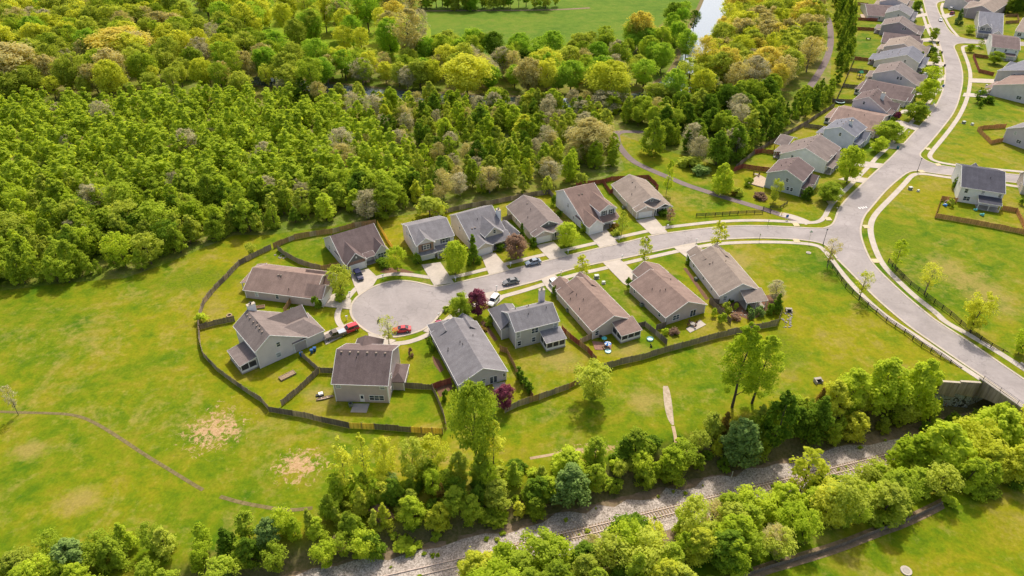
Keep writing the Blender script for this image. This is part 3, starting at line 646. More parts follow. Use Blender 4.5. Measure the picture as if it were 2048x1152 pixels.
# ---------------------------------------------------------------- houses
class House:
    """local frame: x along the eave line A->B, y into the house, z up; blocks are given as eave rectangles"""
    def __init__(s, label, A, B, adj, Cc, he, hb=None, zr=6.0, fr=0.5, roof='roof_grey', wall='wall_taupe', trim='white', name='house', oh=0.35, group=None):
        hb = he if hb is None else hb
        a, b = G(*A, he), G(*B, he); c = G(*Cc, hb)
        u = b - a; u.z = 0; s.L = u.length; u.normalize(); v = Vector((-u.y, u.x, 0))
        s.W = (c - (b if adj == 'B' else a)).dot(v)
        s.root = empty(name, (a.x, a.y, 0), math.atan2(u.y, u.x), label, 'house', group)
        s.he, s.hb, s.zr, s.fr, s.oh = he, hb, zr, fr, oh
        s.roof, s.wall, s.trim, s.gab = MB(), MB(), MB(), MB()
        s.rm, s.wm, s.tm = roof, wall, trim
        s.rng = random.Random(label)
    def frame(s, axis):
        """maps (along ridge, across, z) to local"""
        return (lambda a, c, z: (a, c, z)) if axis == 'u' else (lambda a, c, z: (c, a, z))
    def gable(s, u0, u1, v0, v1, he, zr, axis='u', hb=None, fr=0.5, z0=0.0, hip=(0, 0), mat=None, wall=True, wallmb=None, dz=0.0):
        hb = he if hb is None else hb; f = s.frame(axis); oh = s.oh; t = 0.20
        a0, a1, c0, c1 = (u0, u1, v0, v1) if axis == 'u' else (v0, v1, u0, u1)
        cr = c0 + (c1 - c0) * fr
        def hz(c): return he + (zr - he) * (c - c0) / (cr - c0) if c <= cr else hb + (zr - hb) * (c1 - c) / (c1 - cr)
        r0, r1 = a0 + hip[0], a1 - hip[1]
        top = [(a0, c0, he), (a1, c0, he), (a1, c1, hb), (a0, c1, hb), (r0, cr, zr), (r1, cr, zr)]
        P = [f(*p) for p in top] + [f(a, c, z - t) for a, c, z in top]
        F = [(0, 1, 5, 4), (2, 3, 4, 5), (6, 10, 11, 7), (8, 11, 10, 9), (0, 6, 7, 1), (2, 8, 9, 3)]
        F += [(3, 0, 4), (9, 10, 6), (0, 3, 9, 6)] if hip[0] else [(0, 4, 10, 6), (4, 3, 9, 10)]
        F += [(1, 2, 5), (7, 11, 8), (2, 1, 7, 8)] if hip[1] else [(1, 7, 11, 5), (5, 11, 8, 2)]
        s.roof.add(P, F)
        # gutters and rake boards
        for c, z in ((c0, he), (c1, hb)): s.trim.bar(f(a0, c, z - 0.10), f(a1, c, z - 0.10), 0.14, 0.16)
        lim = s.L if axis == 'u' else s.W
        for k, a in ((0, a0), (1, a1)):
            if 0.5 < a < lim - 0.8 and not (a0 <= 0.01 and a1 >= lim * 0.8): continue      # this end dies into the main roof
            if not hip[k]:
                s.trim.bar(f(a, c0, he - 0.10), f(a, cr, zr - 0.10), 0.08, 0.2); s.trim.bar(f(a, cr, zr - 0.10), f(a, c1, hb - 0.10), 0.08, 0.2)
            else: s.trim.bar(f(a, c0, he - 0.10), f(a, c1, hb - 0.10), 0.14, 0.16)
        if wall:
            w = wallmb or s.wall
            b0, b1, d0, d1 = a0 + oh, a1 - oh, c0 + oh, c1 - oh
            prof = [(d0, z0), (d1, z0), (d1, hz(d1) - t - .01)] + ([(cr, zr - t - .01)] if not (hip[0] and hip[1]) else []) + [(d0, hz(d0) - t - .01)]
            if hip[0] or hip[1]: prof = [(d0, z0), (d1, z0), (d1, min(he, hb) - .12), (d0, min(he, hb) - .12)]
            w.prism(prof, b0, b1, 0 if axis == 'u' else 1)
            # white corner boards
            for a in (b0, b1):
                for c, h_ in ((d0, hz(d0)), (d1, hz(d1))):
                    x, y, _ = f(a, c, 0); s.trim.box(x - 0.09, x + 0.09, y - 0.09, y + 0.09, z0, min(h_, hz(c)) - 0.25)
        return (u0, u1, v0, v1)
    def main(s, hip=(0, 0)): return s.gable(0, s.L, 0, s.W, s.he, s.zr, 'u', s.hb, s.fr, hip=hip)
    def shed(s, u0, u1, v0, v1, zin, zout, side, mat=None):
        """lean-to roof, high edge next to the house; side = which local side is the low outer edge: 'u+','u-','v+','v-'"""
        z = {'u+': (zin, zout, zout, zin), 'u-': (zout, zin, zin, zout), 'v+': (zin, zin, zout, zout), 'v-': (zout, zout, zin, zin)}[side]
        P = [(u0, v0, z[0]), (u1, v0, z[1]), (u1, v1, z[2]), (u0, v1, z[3])]
        Q = P + [(x, y, k - 0.16) for x, y, k in P]
        s.roof.add(Q, [(0, 1, 2, 3), (7, 6, 5, 4), (0, 4, 5, 1), (1, 5, 6, 2), (2, 6, 7, 3), (3, 7, 4, 0)])
        for i in range(4): s.trim.bar(Vector(P[i]) - Vector((0, 0, .09)), Vector(P[(i + 1) % 4]) - Vector((0, 0, .09)), 0.08, 0.16)
        return P
    def porch(s, u0, u1, v0, v1, zin, zout, side, style='post', base=0.3, knee=0.9):
        P = s.shed(u0, u1, v0, v1, zin, zout, side)
        i = 0.3
        m = MB(); m.box(u0 + i * .5, u1 - i * .5, v0 + i * .5, v1 - i * .5, 0, base if style == 'screen' else 0.15); m.build('porch_floor', 'old_concrete', s.root)
        a0, a1, c0, c1 = u0 + i, u1 - i, v0 + i, v1 - i
        outer = {'u+': [((a0, c0), (a1, c0)), ((a1, c0), (a1, c1)), ((a1, c1), (a0, c1))], 'u-': [((a1, c0), (a0, c0)), ((a0, c0), (a0, c1)), ((a0, c1), (a1, c1))],
                 'v+': [((a0, c0), (a0, c1)), ((a0, c1), (a1, c1)), ((a1, c1), (a1, c0))], 'v-': [((a0, c1), (a0, c0)), ((a0, c0), (a1, c0)), ((a1, c0), (a1, c1))]}[side]
        def zt(x, y):
            t = {'u+': (x - u0) / (u1 - u0), 'u-': (u1 - x) / (u1 - u0), 'v+': (y - v0) / (v1 - v0), 'v-': (v1 - y) / (v1 - v0)}[side]
            return zin + (zout - zin) * t - 0.17
        done = set()
        for (p, q) in outer:
            L = math.hypot(q[0] - p[0], q[1] - p[1]); n = max(1, round(L / (1.7 if style == 'screen' else 2.6)))
            for k in range(n + 1):
                x, y = p[0] + (q[0] - p[0]) * k / n, p[1] + (q[1] - p[1]) * k / n
                key = (round(x, 1), round(y, 1))
                if key in done or (k in (0, n) and abs(zt(x, y) - zin) < 0.3 and style == 'post'): continue
                done.add(key)
                m = MB(); m.box(x - .09, x + .09, y - .09, y + .09, 0, zt(x, y)); m.build('porch_post', 'white', s.root)
            if style == 'screen':
                d = Vector((q[0] - p[0], q[1] - p[1], 0)).normalized(); e = 0.11
                pa = Vector((*p, 0)) + d * e; pb = Vector((*q, 0)) - d * e; nn = Vector((-d.y, d.x, 0)) * 0.04
                def wall(name, z0a, z0b, z1a, z1b, mat):
                    m = MB(); X = [(pa, z0a, z1a), (pb, z0b, z1b)]; V = []
                    for sgn in (1, -1):
                        for r, lo, hi in X: V += [tuple(r + nn * sgn + Vector((0, 0, lo))), tuple(r + nn * sgn + Vector((0, 0, hi)))]
                    m.add(V, [(0, 2, 3, 1), (4, 5, 7, 6), (0, 1, 5, 4), (2, 6, 7, 3), (1, 3, 7, 5), (0, 4, 6, 2)]); m.build(name, mat, s.root)
                wall('knee_wall', 0, 0, knee, knee, 'white')
                za, zb = zt(*p), zt(*q)
                wall('screen', knee, knee, min(za, zout - .2), min(zb, zout - .2), 'screen')
                if max(za, zb) > zout: wall('porch_wall', min(za, zout - .2), min(zb, zout - .2), za, zb, s.wm)
    def face(s, side, off=None, blk=None):
        u0, u1, v0, v1 = blk or (0, s.L, 0, s.W); i = s.oh
        if side == 'S': return Vector((u0 + i, v0 + i, 0)), Vector((1, 0, 0)), Vector((0, -1, 0))
        if side == 'N': return Vector((u1 - i, v1 - i, 0)), Vector((-1, 0, 0)), Vector((0, 1, 0))
        if side == 'B': return Vector((u1 - i, v0 + i, 0)), Vector((0, 1, 0)), Vector((1, 0, 0))
        return Vector((u0 + i, v1 - i, 0)), Vector((0, -1, 0)), Vector((-1, 0, 0))
    def rect(s, name, fr, p, z, w, h, d0, d1, mat, parent=None):
        o, d, n = fr; m = MB(); V = []
        for q in (d0, d1):
            for a, b in ((p - w / 2, z), (p + w / 2, z), (p + w / 2, z + h), (p - w / 2, z + h)): V.append(tuple(o + d * a + n * q + Vector((0, 0, b))))
        m.add(V, [(3, 2, 1, 0), (4, 5, 6, 7), (0, 1, 5, 4), (1, 2, 6, 5), (2, 3, 7, 6), (3, 0, 4, 7)])
        return m.build(name, mat, parent or s.root)
    def win(s, side, p, z, w=1.0, h=1.5, n=1, blk=None, pane='glass', shut=False):
        o, d, nn = fr = s.face(side, None, blk); m = MB()
        def bx(x0, x1, z0, z1, q0, q1):
            V = [tuple(o + d * a + nn * q + Vector((0, 0, b))) for q in (q0, q1) for a, b in ((x0, z0), (x1, z0), (x1, z1), (x0, z1))]
            m.add(V, [(3, 2, 1, 0), (4, 5, 6, 7), (0, 1, 5, 4), (1, 2, 6, 5), (2, 3, 7, 6), (3, 0, 4, 7)])
        W = w * n; x0 = p - W / 2; e = 0.10
        bx(x0 - e, x0 + W + e, z + h, z + h + e, -.02, .07); bx(x0 - e, x0 + W + e, z - e, z, -.02, .08)
        for k in range(n + 1): bx(x0 + k * w - e * (1 if k in (0, n) else .6) * (1 if k == 0 else .6 if k < n else 0), x0 + k * w + e * (0 if k == 0 else .6 if k < n else 1), z, z + h, -.02, .07)
        for k in range(n): bx(x0 + k * w + .001, x0 + (k + 1) * w - .001, z + h * .48, z + h * .54, -.02, .055)
        f = m.build('window', 'white', s.root)
        s.rect('pane', fr, p, z + .01, W - .02, h - .02, -.02, .03, pane, f)
        if shut:
            for q in (x0 - e - .22, x0 + W + e + .22): s.rect('shutter', fr, q, z - .05, .38, h + .1, -.02, .06, 'shutter')
    def door(s, side, p, w=1.0, h=2.1, blk=None, glass=True, mat='white', z=0.12):
        fr = s.face(side, None, blk); d = s.rect('door', fr, p, z, w, h, -.02, .05, mat)
        if glass and w < 1.5: s.rect('pane', fr, p, z + h * .45, w * .55, h * .42, .02, .07, 'glass', d)
        if glass and w >= 1.5:
            for q in (-.25, .25): s.rect('pane', fr, p + w * q, z + .12, w * .42, h - .24, .02, .07, 'glass', d)
        s.rect('handle', fr, p + w * .38, z + 1.0, .08, .08, .04, .1, 'chrome', d)
    def garage(s, side, p, w=4.9, h=2.15, blk=None):
        fr = s.face(side, None, blk); d = s.rect('garage_door', fr, p, 0.05, w, h, -.02, .03, 'garage')
        for k in range(4): s.rect('panel', fr, p, .09 + k * h / 4, w - .1, h / 4 - .07, .02, .055, 'garage', d)
    def vent(s, side, p, z, r=.3, blk=None): s.rect('gable_vent', s.face(side, None, blk), p, z, r * 1.4, r * 2, -.02, .06, 'white')
    def chimney(s, u, v, z0, z1, w=1.5, d=0.9, mat='white', cap='roof_slate'):
        m = MB(); m.box(u - w / 2, u + w / 2, v - d / 2, v + d / 2, z0, z1); c = m.build('chimney', mat, s.root)
        m = MB(); m.box(u - w / 2 - .06, u + w / 2 + .06, v - d / 2 - .06, v + d / 2 + .06, z1, z1 + .12); m.build('chimney_cap', 'kerb', c)
        m = MB(); m.cyl(u, v, z1 + .12, z1 + .55, .18, .18, 8); m.box(u - .28, u + .28, v - .28, v + .28, z1 + .55, z1 + .62); m.build('flue', 'dark_metal', c)
    def zroof(s, v): 
        vr = s.W * s.fr
        return s.he + (s.zr - s.he) * v / vr if v < vr else s.hb + (s.zr - s.hb) * (s.W - v) / (s.W - vr)
    def pipes(s, uv):
        for u, v in uv:
            u, v = u * s.L, v * s.W; z = s.zroof(v); m = MB(); m.cyl(u, v, z - .1, z + .55, .09, .08, 7); m.build('vent_pipe', 'dark_metal', s.root)
    def boxvents(s, us, v):
        for u in us:
            z = s.zroof(v * s.W); m = MB(); m.box(u * s.L - .2, u * s.L + .2, v * s.W - .2, v * s.W + .2, z - .1, z + .22); m.build('roof_vent', 'roof_tan', s.root)
    def done(s):
        s.roof.build('roof', s.rm, s.root); s.wall.build('wall', s.wm, s.root)
        if s.gab.v: s.gab.build('front_gable', 'gable_dark', s.root)
        s.trim.build('trim', s.tm, s.root)
        return s

# --- around the turning circle
h = House('long brown roofed bungalow with taupe siding at the upper left of the turning circle', (485.5, 580), (628, 598), 'A', (530.4, 527.4), 2.7, zr=5.7, roof='roof_warm', wall='wall_taupe')
L, W = h.L, h.W; h.main()
h.porch(-2.6, 0.4, W * .25, W * .98, 3.2, 2.5, 'u-', 'post')
b1 = h.gable(L - 3, L + 2.2, .2, W * .50, 2.7, 5.0, 'u'); h.garage('B', W * .25 - .4, 4.8, blk=b1)
b2 = h.gable(L - 6, L + 1.6, W * .5, W * .9, 2.9, 5.3, 'u'); h.win('B', W * .2, .8, .9, 1.5, 2, blk=b2)
h.win('S', L * .45, 1.0, .8, 1.3); h.win('S', L * .16, 1.0, .8, 1.2, pane='blind'); h.pipes([(.42, .38), (.45, .35), (.62, .12)]); h.boxvents((.4, .44), .4); h.done()

h = House('white gabled cottage with a dark brown roof and brick garage front above the turning circle', (684.7, 523.5), (772.6, 496), 'A', (650.5, 474.7), 2.8, zr=7.4, roof='roof_dark', wall='wall_pale')
L, W = h.L, h.W; h.main()
b1 = h.gable(0.1, L * .47, -2.6, W * .42, 2.8, 5.9, 'v', wallmb=h.gab); h.garage('S', L * .22, 4.8, blk=b1)
h.rect('brick_front', h.face('S', None, b1), L * .22, 2.35, 5.2, .9, -.02, .03, 'brick'); h.vent('S', L * .22, 4.0, .3, b1)
b2 = h.gable(L * .70, L * 1.02, -1.4, W * .42, 2.8, 5.2, 'v'); h.win('S', L * .13, .9, .8, 1.5, 3, blk=b2)
h.porch(L * .46, L * .70, -1.6, .4, 3.2, 2.6, 'v-'); h.door('S', L * .58, blk=None); h.win('A', W * .5, 4.0, .8, 1.1, pane='blind'); h.win('A', W * .25, 1.0, .8, 1.3); h.pipes([(.2, .9)]); h.done()
h.gab = MB()

h = House('two storey pale house with grey roof and a brown bay above its white garage', (830, 489), (909.4, 470.8), 'A', (804, 447.4), 5.4, zr=8.0, roof='roof_grey', wall='wall_pale')
L, W = h.L, h.W; h.main()
plain('bay_brown', (0.30, 0.20, 0.15), 0.85, 0.08)
b1 = h.gable(.1, L * .47, -1.2, W * .45, 5.4, 7.4, 'v', z0=0); h.rect('bay_cladding', h.face('S', None, b1), L * .235 - .35, 3.0, L * .47 - 1.0, 2.5, -.02, .04, 'bay_brown')
h.win('S', L * .235 - .35, 3.6, .9, 1.4, 2, blk=(0, 0, -1.24, 0), shut=True) if False else h.win('S', L * .235 - .25, 3.6, .9, 1.4, 2, blk=(b1[0], b1[1], b1[2] - .04, b1[3]), shut=True)
h.shed(.0, L * .48, -2.0, -.8, 3.0, 2.5, 'v-'); h.garage('S', L * .235 - .3, 4.6, 2.15, blk=b1)
h.porch(L * .48, L, -1.9, .4, 3.2, 2.6, 'v-'); h.win('S', L * .73, 3.6, .9, 1.4, 2, shut=True); h.door('S', L * .56); h.win('S', L * .8, .7, .9, 1.5, 2); h.win('A', W * .3, 3.8, .7, 1.1, pane='blind')
h.win('A', W * .7, 1.0, .8, 1.2, pane='blind'); h.done()

h = House('cream sided grey roofed house with white chimney and a triangular front gable', (944, 489), (1016, 468), 'A', (910.4, 427), 2.9, 5.4, zr=8.0, fr=.66, roof='roof_grey', wall='wall_cream')
L, W = h.L, h.W; h.main()
b1 = h.gable(L * .34, L * .86, -.4, W * .5, 4.3, 6.9, 'v', z0=2.5); h.win('S', L * .25, 4.6, .8, 1.1, blk=b1)
h.shed(L * .36, L * 1.0, -2.4, .6, 4.2, 2.7, 'v-'); b2 = h.gable(0.0, L * .46, -3.0, W * .2, 2.7, 4.2, 'v'); h.garage('S', L * .22, 4.6, blk=b2)
h.gable(L - .4, L + 3.6, -1.6, W * .5, 2.8, 4.6, 'v', hip=(2, 2)); h.chimney(L + .25, W * .42, 0, 8.0, .9, 1.6, 'wall_white'); h.door('S', L * .56); h.win('S', L * .8, .8, .9, 1.4, 2)
h.porch(L * .47, L * .98, -2.2, .4, 3.0, 2.55, 'v-')
h.pipes([(.45, .45)]); h.boxvents((.2, .28), .3); h.win('A', W * .4, 3.4, .7, 1.0); h.done()

def ranch(label, A, B, Cc, roof, wall, he=2.7, zr=5.6, win_gable=False, group=None):
    """gable roofed bungalow whose front (local end B) has a dark gable, a lower roof, a garage gable and a porch"""
    h = House(label, A, B, 'A', Cc, he, zr=zr, roof=roof, wall=wall); L, W = h.L, h.W
    h.gable(0, L - 2.2, 0, W, he, zr)
    fr = (L - 2.2 - .36)
    m = MB(); yr = W / 2; m.add([(fr + .37, yr - 3.1, zr - 1.75), (fr + .37, yr + 3.1, zr - 1.75), (fr + .37, yr, zr - .12), (fr, yr - 3.1, zr - 1.75), (fr, yr + 3.1, zr - 1.75), (fr, yr, zr - .12)],
                 [(0, 1, 2), (5, 4, 3), (0, 3, 4, 1), (1, 4, 5, 2), (2, 5, 3, 0)]); m.build('front_gable', 'gable_dark', h.root)
    f2 = (Vector((fr + .37, 0, 0)), Vector((0, 1, 0)), Vector((1, 0, 0)))
    if win_gable: h.rect('window', f2, yr, zr - 1.5, .8, 1.0, -.02, .07, 'white'); h.rect('pane', f2, yr, zr - 1.42, .6, .84, -.02, .09, 'glass')
    else: h.rect('gable_vent', f2, yr, zr - 1.15, .45, .6, -.02, .07, 'white')
    # lower front roof, falling to the street, with hipped corners
    zl = zr - 1.7
    h.gable(L - 7, L, 0, W, he, zl, 'u', hip=(0, 3.6), wall=False)
    h.wall.box(L - 3, L - 1.4, .35, W - .35, 0, he - .05)
    b1 = h.gable(L - 3.5, L + .5, .1, W * .53, he, he + 1.6, 'u'); h.garage('B', W * .265 - .35, 4.7, blk=b1); h.vent('B', W * .265 - .35, he + .45, .3, b1)
    h.gable(L - 3.5, L + .3, W * .54, W, he, he + 1.35, 'u', wall=False); m = MB(); m.box(L - .1, L - .02, W * .56, W - .1, he - .1, he + .1); m.build('porch_beam', 'white', h.root)
    for y in (W * .57, W * .78, W - .25): m = MB(); m.box(L - .18, L, y - .11, y + .11, 0, he - .05); m.build('porch_post', 'white', h.root)
    m = MB(); m.box(L - 2, L + .1, W * .54, W - .1, 0, .15); m.build('porch_floor', 'old_concrete', h.root)
    blk = (0, L - 1.05, 0, W); h.win('B', W * .8, .8, .9, 1.4, 2, blk=blk); h.door('B', W * .61, blk=blk, mat='shutter')
    h.win('S', L * .35, 1.0, .7, 1.2); h.win('S', L * .62, 1.0, .7, 1.0, pane='blind'); h.pipes([(.42, .38), (.55, .2)]); h.boxvents((.25,), .42); h.done(); return h
ranch('taupe roofed bungalow with plain gable vent between the cream chimney house and white house', (1012, 413), (1066.6, 473.7), (1082, 399.5), 'roof_taupe', 'wall_tan')

h = House('white house with reddish brown roof and a dormer of two shuttered windows', (1167, 445), (1230, 429), 'A', (1115.7, 381), 3.0, 5.4, zr=8.2, fr=.72, roof='roof_brown', wall='wall_white')
L, W = h.L, h.W; h.main()
b1 = h.gable(L * .48, L * 1.04, -.2, W * .55, 5.3, 7.2, 'v', z0=3.0); h.win('S', L * .14, 3.7, .9, 1.4, 1, blk=b1, shut=True); h.win('S', L * .37, 3.7, .9, 1.4, 1, blk=b1, shut=True); h.vent('S', L * .25, 5.7, .3, b1)
h.porch(L * .48, L * 1.05, -2.4, .4, 3.7, 2.7, 'v-'); b2 = h.gable(-.1, L * .48, -3.4, W * .28, 2.8, 4.9, 'v'); h.garage('S', L * .24 - .3, 4.6, blk=b2); h.vent('S', L * .24 - .3, 3.5, .3, b2)
h.door('S', L * .56, mat='shutter'); h.win('S', L * .82, .7, .8, 1.5, 2); h.win('A', W * .42, 3.4, .8, 1.3, pane='blind'); h.win('A', W * .62, 1.0, .5, .8); h.boxvents((.35, .45), .55); h.done()

ranch('sandy roofed bungalow with a window in its dark front gable, last before the path', (1222, 369), (1271, 423), (1294, 361.5), 'roof_tan', 'wall_tan', win_gable=True)

h = House('broad taupe house with a wide pale side wall, white chimney and screened back porch', (466, 652), (510, 705), 'B', (622, 682.5), 5.3, 3.2, zr=8.2, fr=.33, roof='roof_taupe', wall='wall_pale')
L, W = h.L, h.W; h.main()
h.gable(L * .04, L * .62, W * .3, W + 3.4, 3.0, 6.6, 'v', hip=(0, 0)); b = h.gable(L * .28, L + .0, W * .7, W + 4.6, 3.0, 5.2, 'v', hip=(0, 3.0))
h.chimney(-.1, W * .42, 0, 9.2, .9, 1.9, 'wall_white'); h.porch(L * .35, L * .93, -3.9, .4, 3.3, 2.6, 'v-', 'screen')
h.win('B', W * .42, 3.9, .8, 1.2, 1); h.win('B', W * .38, 1.0, 1.1, 1.2, 1, pane='blind'); h.win('S', L * .8, 1.1, .8, 1.3); h.win('S', L * .25, 3.6, .8, 1.3); h.boxvents((.12, .24, .4, .54, .66, .78), .28); h.pipes([(.5, .31), (.62, .3)]); h.done()

h = House('two storey mauve roofed house with a wide grey back wall facing the long wooden fence', (662, 768), (776.4, 771.8), 'B', (798.8, 689.8), 5.4, zr=9.4, roof='roof_dark', wall='wall_taupe')
L, W = h.L, h.W; h.main()
h.gable(L * .1, L * .62, W * .6, W + 4.6, 3.2, 7.0, 'v', hip=(0, 3.4)); h.gable(L - .6, L + 2.6, W * .3, W * .75, 2.7, 4.0, 'v', hip=(1.8, 1.8))
h.win('S', 1.0, 4.0, 1.0, 1.05, pane='blind'); h.win('S', L - 1.8, 4.0, 1.0, 1.05, pane='blind'); h.door('S', L * .47); h.win('S', L * .73, .75, 1.05, 1.3, 3)
h.win('B', W * .3, 3.8, .6, 1.0); h.win('B', W * .2, 1.0, .6, 1.0); h.boxvents((.1, .25, .4, .56, .72, .88), .46); h.pipes([(.38, .38)]); h.done()

def longhouse(label, A, B, Cc, roof, wall, porch=None, zr=5.7):
    """bungalow seen from its back: back gable (local end B) faces the camera"""
    h = House(label, A, B, 'B', Cc, 2.7, zr=zr, roof=roof, wall=wall); h.main(); return h
h = longhouse('bluish grey roofed bungalow with grey back wall behind the tall garden tree', (861, 665.5), (916.7, 771), (1015, 740.7), 'roof_grey', 'wall_grey')
L, W = h.L, h.W; h.gable(-3.4, 3, .2, W * .5, 2.7, 4.6, 'u', hip=(2.4, 0)); h.gable(-1.8, 4, W * .55, W * .95, 2.7, 4.8, 'u')
h.win('B', W * .13, .9, .9, 1.3); h.win('B', W * .48, .9, .9, 1.3, pane='blind'); h.door('B', W * .68, 1.8, 2.1, mat='white'); h.win('B', W * .9, 1.2, .6, .9)
h.win('S', L * .75, 1.1, .8, 1.2); h.win('S', L * .4, 1.1, .8, 1.2); h.pipes([(.42, .14), (.44, .38), (.5, .4), (.36, .7), (.45, .12)]); h.done()

h = House('two storey sage green house with slate grey roof, chimney and a white sunroom', (1030, 664.5), (1120, 642), 'A', (987, 626.4), 5.4, zr=7.9, roof='roof_grey', wall='wall_sage')
L, W = h.L, h.W; h.main()
h.gable(-1.9, L * .40, W * .5, W + 4.6, 3.4, 6.4, 'v', hip=(0, 3.0)); h.chimney(L * .92, W + .1, 0, 9.0, 1.4, .9, 'wall_pale')
h.porch(L * .56, L * 1.02, -3.6, .4, 3.5, 2.7, 'v-', 'screen')
h.win('S', .7, 3.2, .9, 1.5, pane='blind'); h.win('S', L * .42, 3.4, .85, 1.4, 2); h.win('S', L * .88, 3.5, 1.0, 1.3, pane='blind'); h.win('S', .9, .7, .9, 1.3); h.win('S', L * .40, .8, .9, 1.3)
h.win('A', W * .5, 3.9, .5, .9); h.pipes([(.25, .8), (.4, .35), (.55, .8), (.82, .4)]); h.boxvents((.5,), .75); h.done()

h = longhouse('warm brown roofed bungalow with a screened porch and blue paddling pool behind', (1111.8, 581.6), (1185, 663.6), (1269, 641), 'roof_warm', 'wall_tan')
L, W = h.L, h.W; h.gable(-2.6, 4, W * .50, W * .95, 2.7, 4.8, 'u'); h.gable(-3.6, 4, .3, W * .46, 2.7, 4.4, 'u')
h.porch(L - .4, L + 4.2, W * .48, W * .99, 3.6, 2.5, 'u+', 'screen'); h.win('B', W * .1, .9, .9, 1.3); h.win('S', L * .6, 1.2, .5, 1.0); h.win('S', L * .3, 1.2, .7, 1.0, pane='blind'); h.pipes([(.3, .25), (.45, .28), (.55, .1), (.3, .1)]); h.done()

h = longhouse('rusty brown roofed bungalow with a plain back gable and furnished patio', (1258, 568), (1331.5, 636), (1419, 613), 'roof_warm', 'wall_taupe')
L, W = h.L, h.W; h.gable(-4.6, 4, W * .30, W, 2.7, 5.2, 'u', fr=.42)
h.win('B', W * .25, .8, .95, 1.4, 2); h.door('B', W * .66, 1.8, 2.1); h.win('S', L * .8, 1.1, .8, 1.2); h.win('S', L * .12, 1.2, .6, 1.0); h.pipes([(.38, .22), (.5, .3), (.55, .38), (.3, .75)]); h.done()

h = longhouse('sandy grey roofed bungalow with an open back porch and garden beds', (1378.7, 515), (1439, 593), (1525, 583.5), 'roof_tan', 'wall_pale', zr=5.9)
L, W = h.L, h.W; h.gable(-2.4, 4, W * .52, W * .95, 2.7, 4.8, 'u'); h.gable(-3.0, 4, .3, W * .48, 2.7, 4.5, 'u')
h.porch(L - .4, L + 3.9, W * .48, W * .98, 3.6, 2.5, 'u+', 'post'); h.win('B', W * .13, .9, .9, 1.4, pane='blind'); h.door('B', W * .7, 1.8); h.win('S', L * .72, 1.1, .7, 1.3, pane='blind'); h.win('S', L * .45, 1.1, .7, 1.2); h.win('S', L * .12, 1.1, .7, 1.2); h.pipes([(.35, .3), (.42, .55)]); h.boxvents((.33,), .25); h.done()

# --- the row along the upper street: seen from their side gables
def rowhouse(label, A, B, Cc, roof, wall, he=5.3, hb=None, zr=8.0, fr=.5, wins=((.5, 3.6),), porch=True, front=True, chim=None, dormer=False):
    h = House(label, A, B, 'B', Cc, he, hb, zr=zr, fr=fr, roof=roof, wall=wall); L, W = h.L, h.W; h.main()
    for p, z in wins: h.win('B', W * p, z, .8, 1.2)
    if front:
        hz = (hb or he)
        h.porch(L * .4, L * .98, W - .4, W + 2.2, 3.2, 2.6, 'v+', 'post'); h.gable(.2, L * .55, W * .6, W + 2.6, 2.9, 5.0, 'v')
        if hz > 4: h.win('N', L * .3, 3.6, .9, 1.4, 2)
        h.garage('N', L * .7, 4.4, blk=(.2, L * .55, W * .6, W + 2.6)) if False else None
    if porch: h.porch(L * .2, L * .85, -3.0, .4, 3.1, 2.5, 'v-', 'post')
    if chim: h.chimney(*chim)
    if dormer: h.gable(L * .2, L * .6, W * .55, W * 1.0, he, zr - .6, 'v')
    h.pipes([(.4, .3), (.6, .25)]); h.boxvents((.3, .5, .7), .46); h.done(); return h
h = rowhouse('teal grey two storey house with brown roof, nearest of the upper street row', (1558, 319), (1532.8, 345), (1606, 364.8), 'roof_dark', 'wall_teal', 5.5, zr=8.2, wins=((.55, 4.0), (.72, 1.1), (.62, 1.1)), porch=False)
rowhouse('brown roofed house with pale side gable behind the teal grey house', (1590, 281), (1559, 308), (1645, 334), 'roof_taupe', 'wall_white', 3.0, 4.6, zr=7.6, wins=((.25, 2.4),), dormer=False)
rowhouse('light blue house with grey roof and small white chimney in the upper street row', (1672, 239), (1647, 258), (1712.5, 273), 'roof_blue', 'wall_blue', 5.3, zr=7.8, wins=((.5, 4.2),), chim=(6.5, 7.4, 6.5, 8.6, 1.1, 1.1, 'white'))
def rowranch(label, A, B, D, roof, wall, zr=5.6, he=2.8, porch=True):
    """long roof lying across the view; A-B is the near eave"""
    h = House(label, A, B, 'A', D, he, zr=zr, roof=roof, wall=wall); L, W = h.L, h.W; h.main()
    if porch: h.porch(-2.8, .4, W * .2, W * .8, 3.0, 2.5, 'u-', 'screen')
    h.gable(L - 4, L + 1.6, W * .05, W * .5, he, he + 1.9, 'u'); h.win('S', L * .3, 1, .8, 1.2); h.win('S', L * .7, 1, .8, 1.2); h.pipes([(.3, .3), (.6, .4)]); h.done(); return h
rowranch('low warm brown roofed bungalow with white screened porch behind the light blue house', (1657, 243), (1752, 264), (1681, 209), 'roof_warm', 'wall_tan')
rowhouse('pale grey gabled house with brown roof and white side chimney', (1724, 184), (1705, 200.5), (1768, 229.5), 'roof_dark', 'wall_pale', 5.2, 3.4, zr=8.0, fr=.42, wins=((.3, 4.4),), porch=False, chim=(6.0, 9.6, 4.5, 8.6, 1.2, 1.4, 'white'))
rowranch('mauve brown long roofed bungalow behind the house with the white side chimney', (1717, 183.6), (1812, 203), (1738, 158), 'roof_dark', 'wall_sage')
rowhouse('pale mauve house with twin windows in its tall side gable', (1759, 129), (1745, 147), (1828, 178), 'roof_taupe', 'wall_pale', 5.0, 3.0, zr=8.2, fr=.45, wins=((.55, 4.2), (.62, 4.2)))
rowhouse('slate blue roofed house with one small window in its pale side gable', (1762, 103), (1748, 121), (1838, 128.5), 'roof_blue', 'wall_pale', 3.0, 5.0, zr=8.0, fr=.68, wins=((.66, 4.2),))
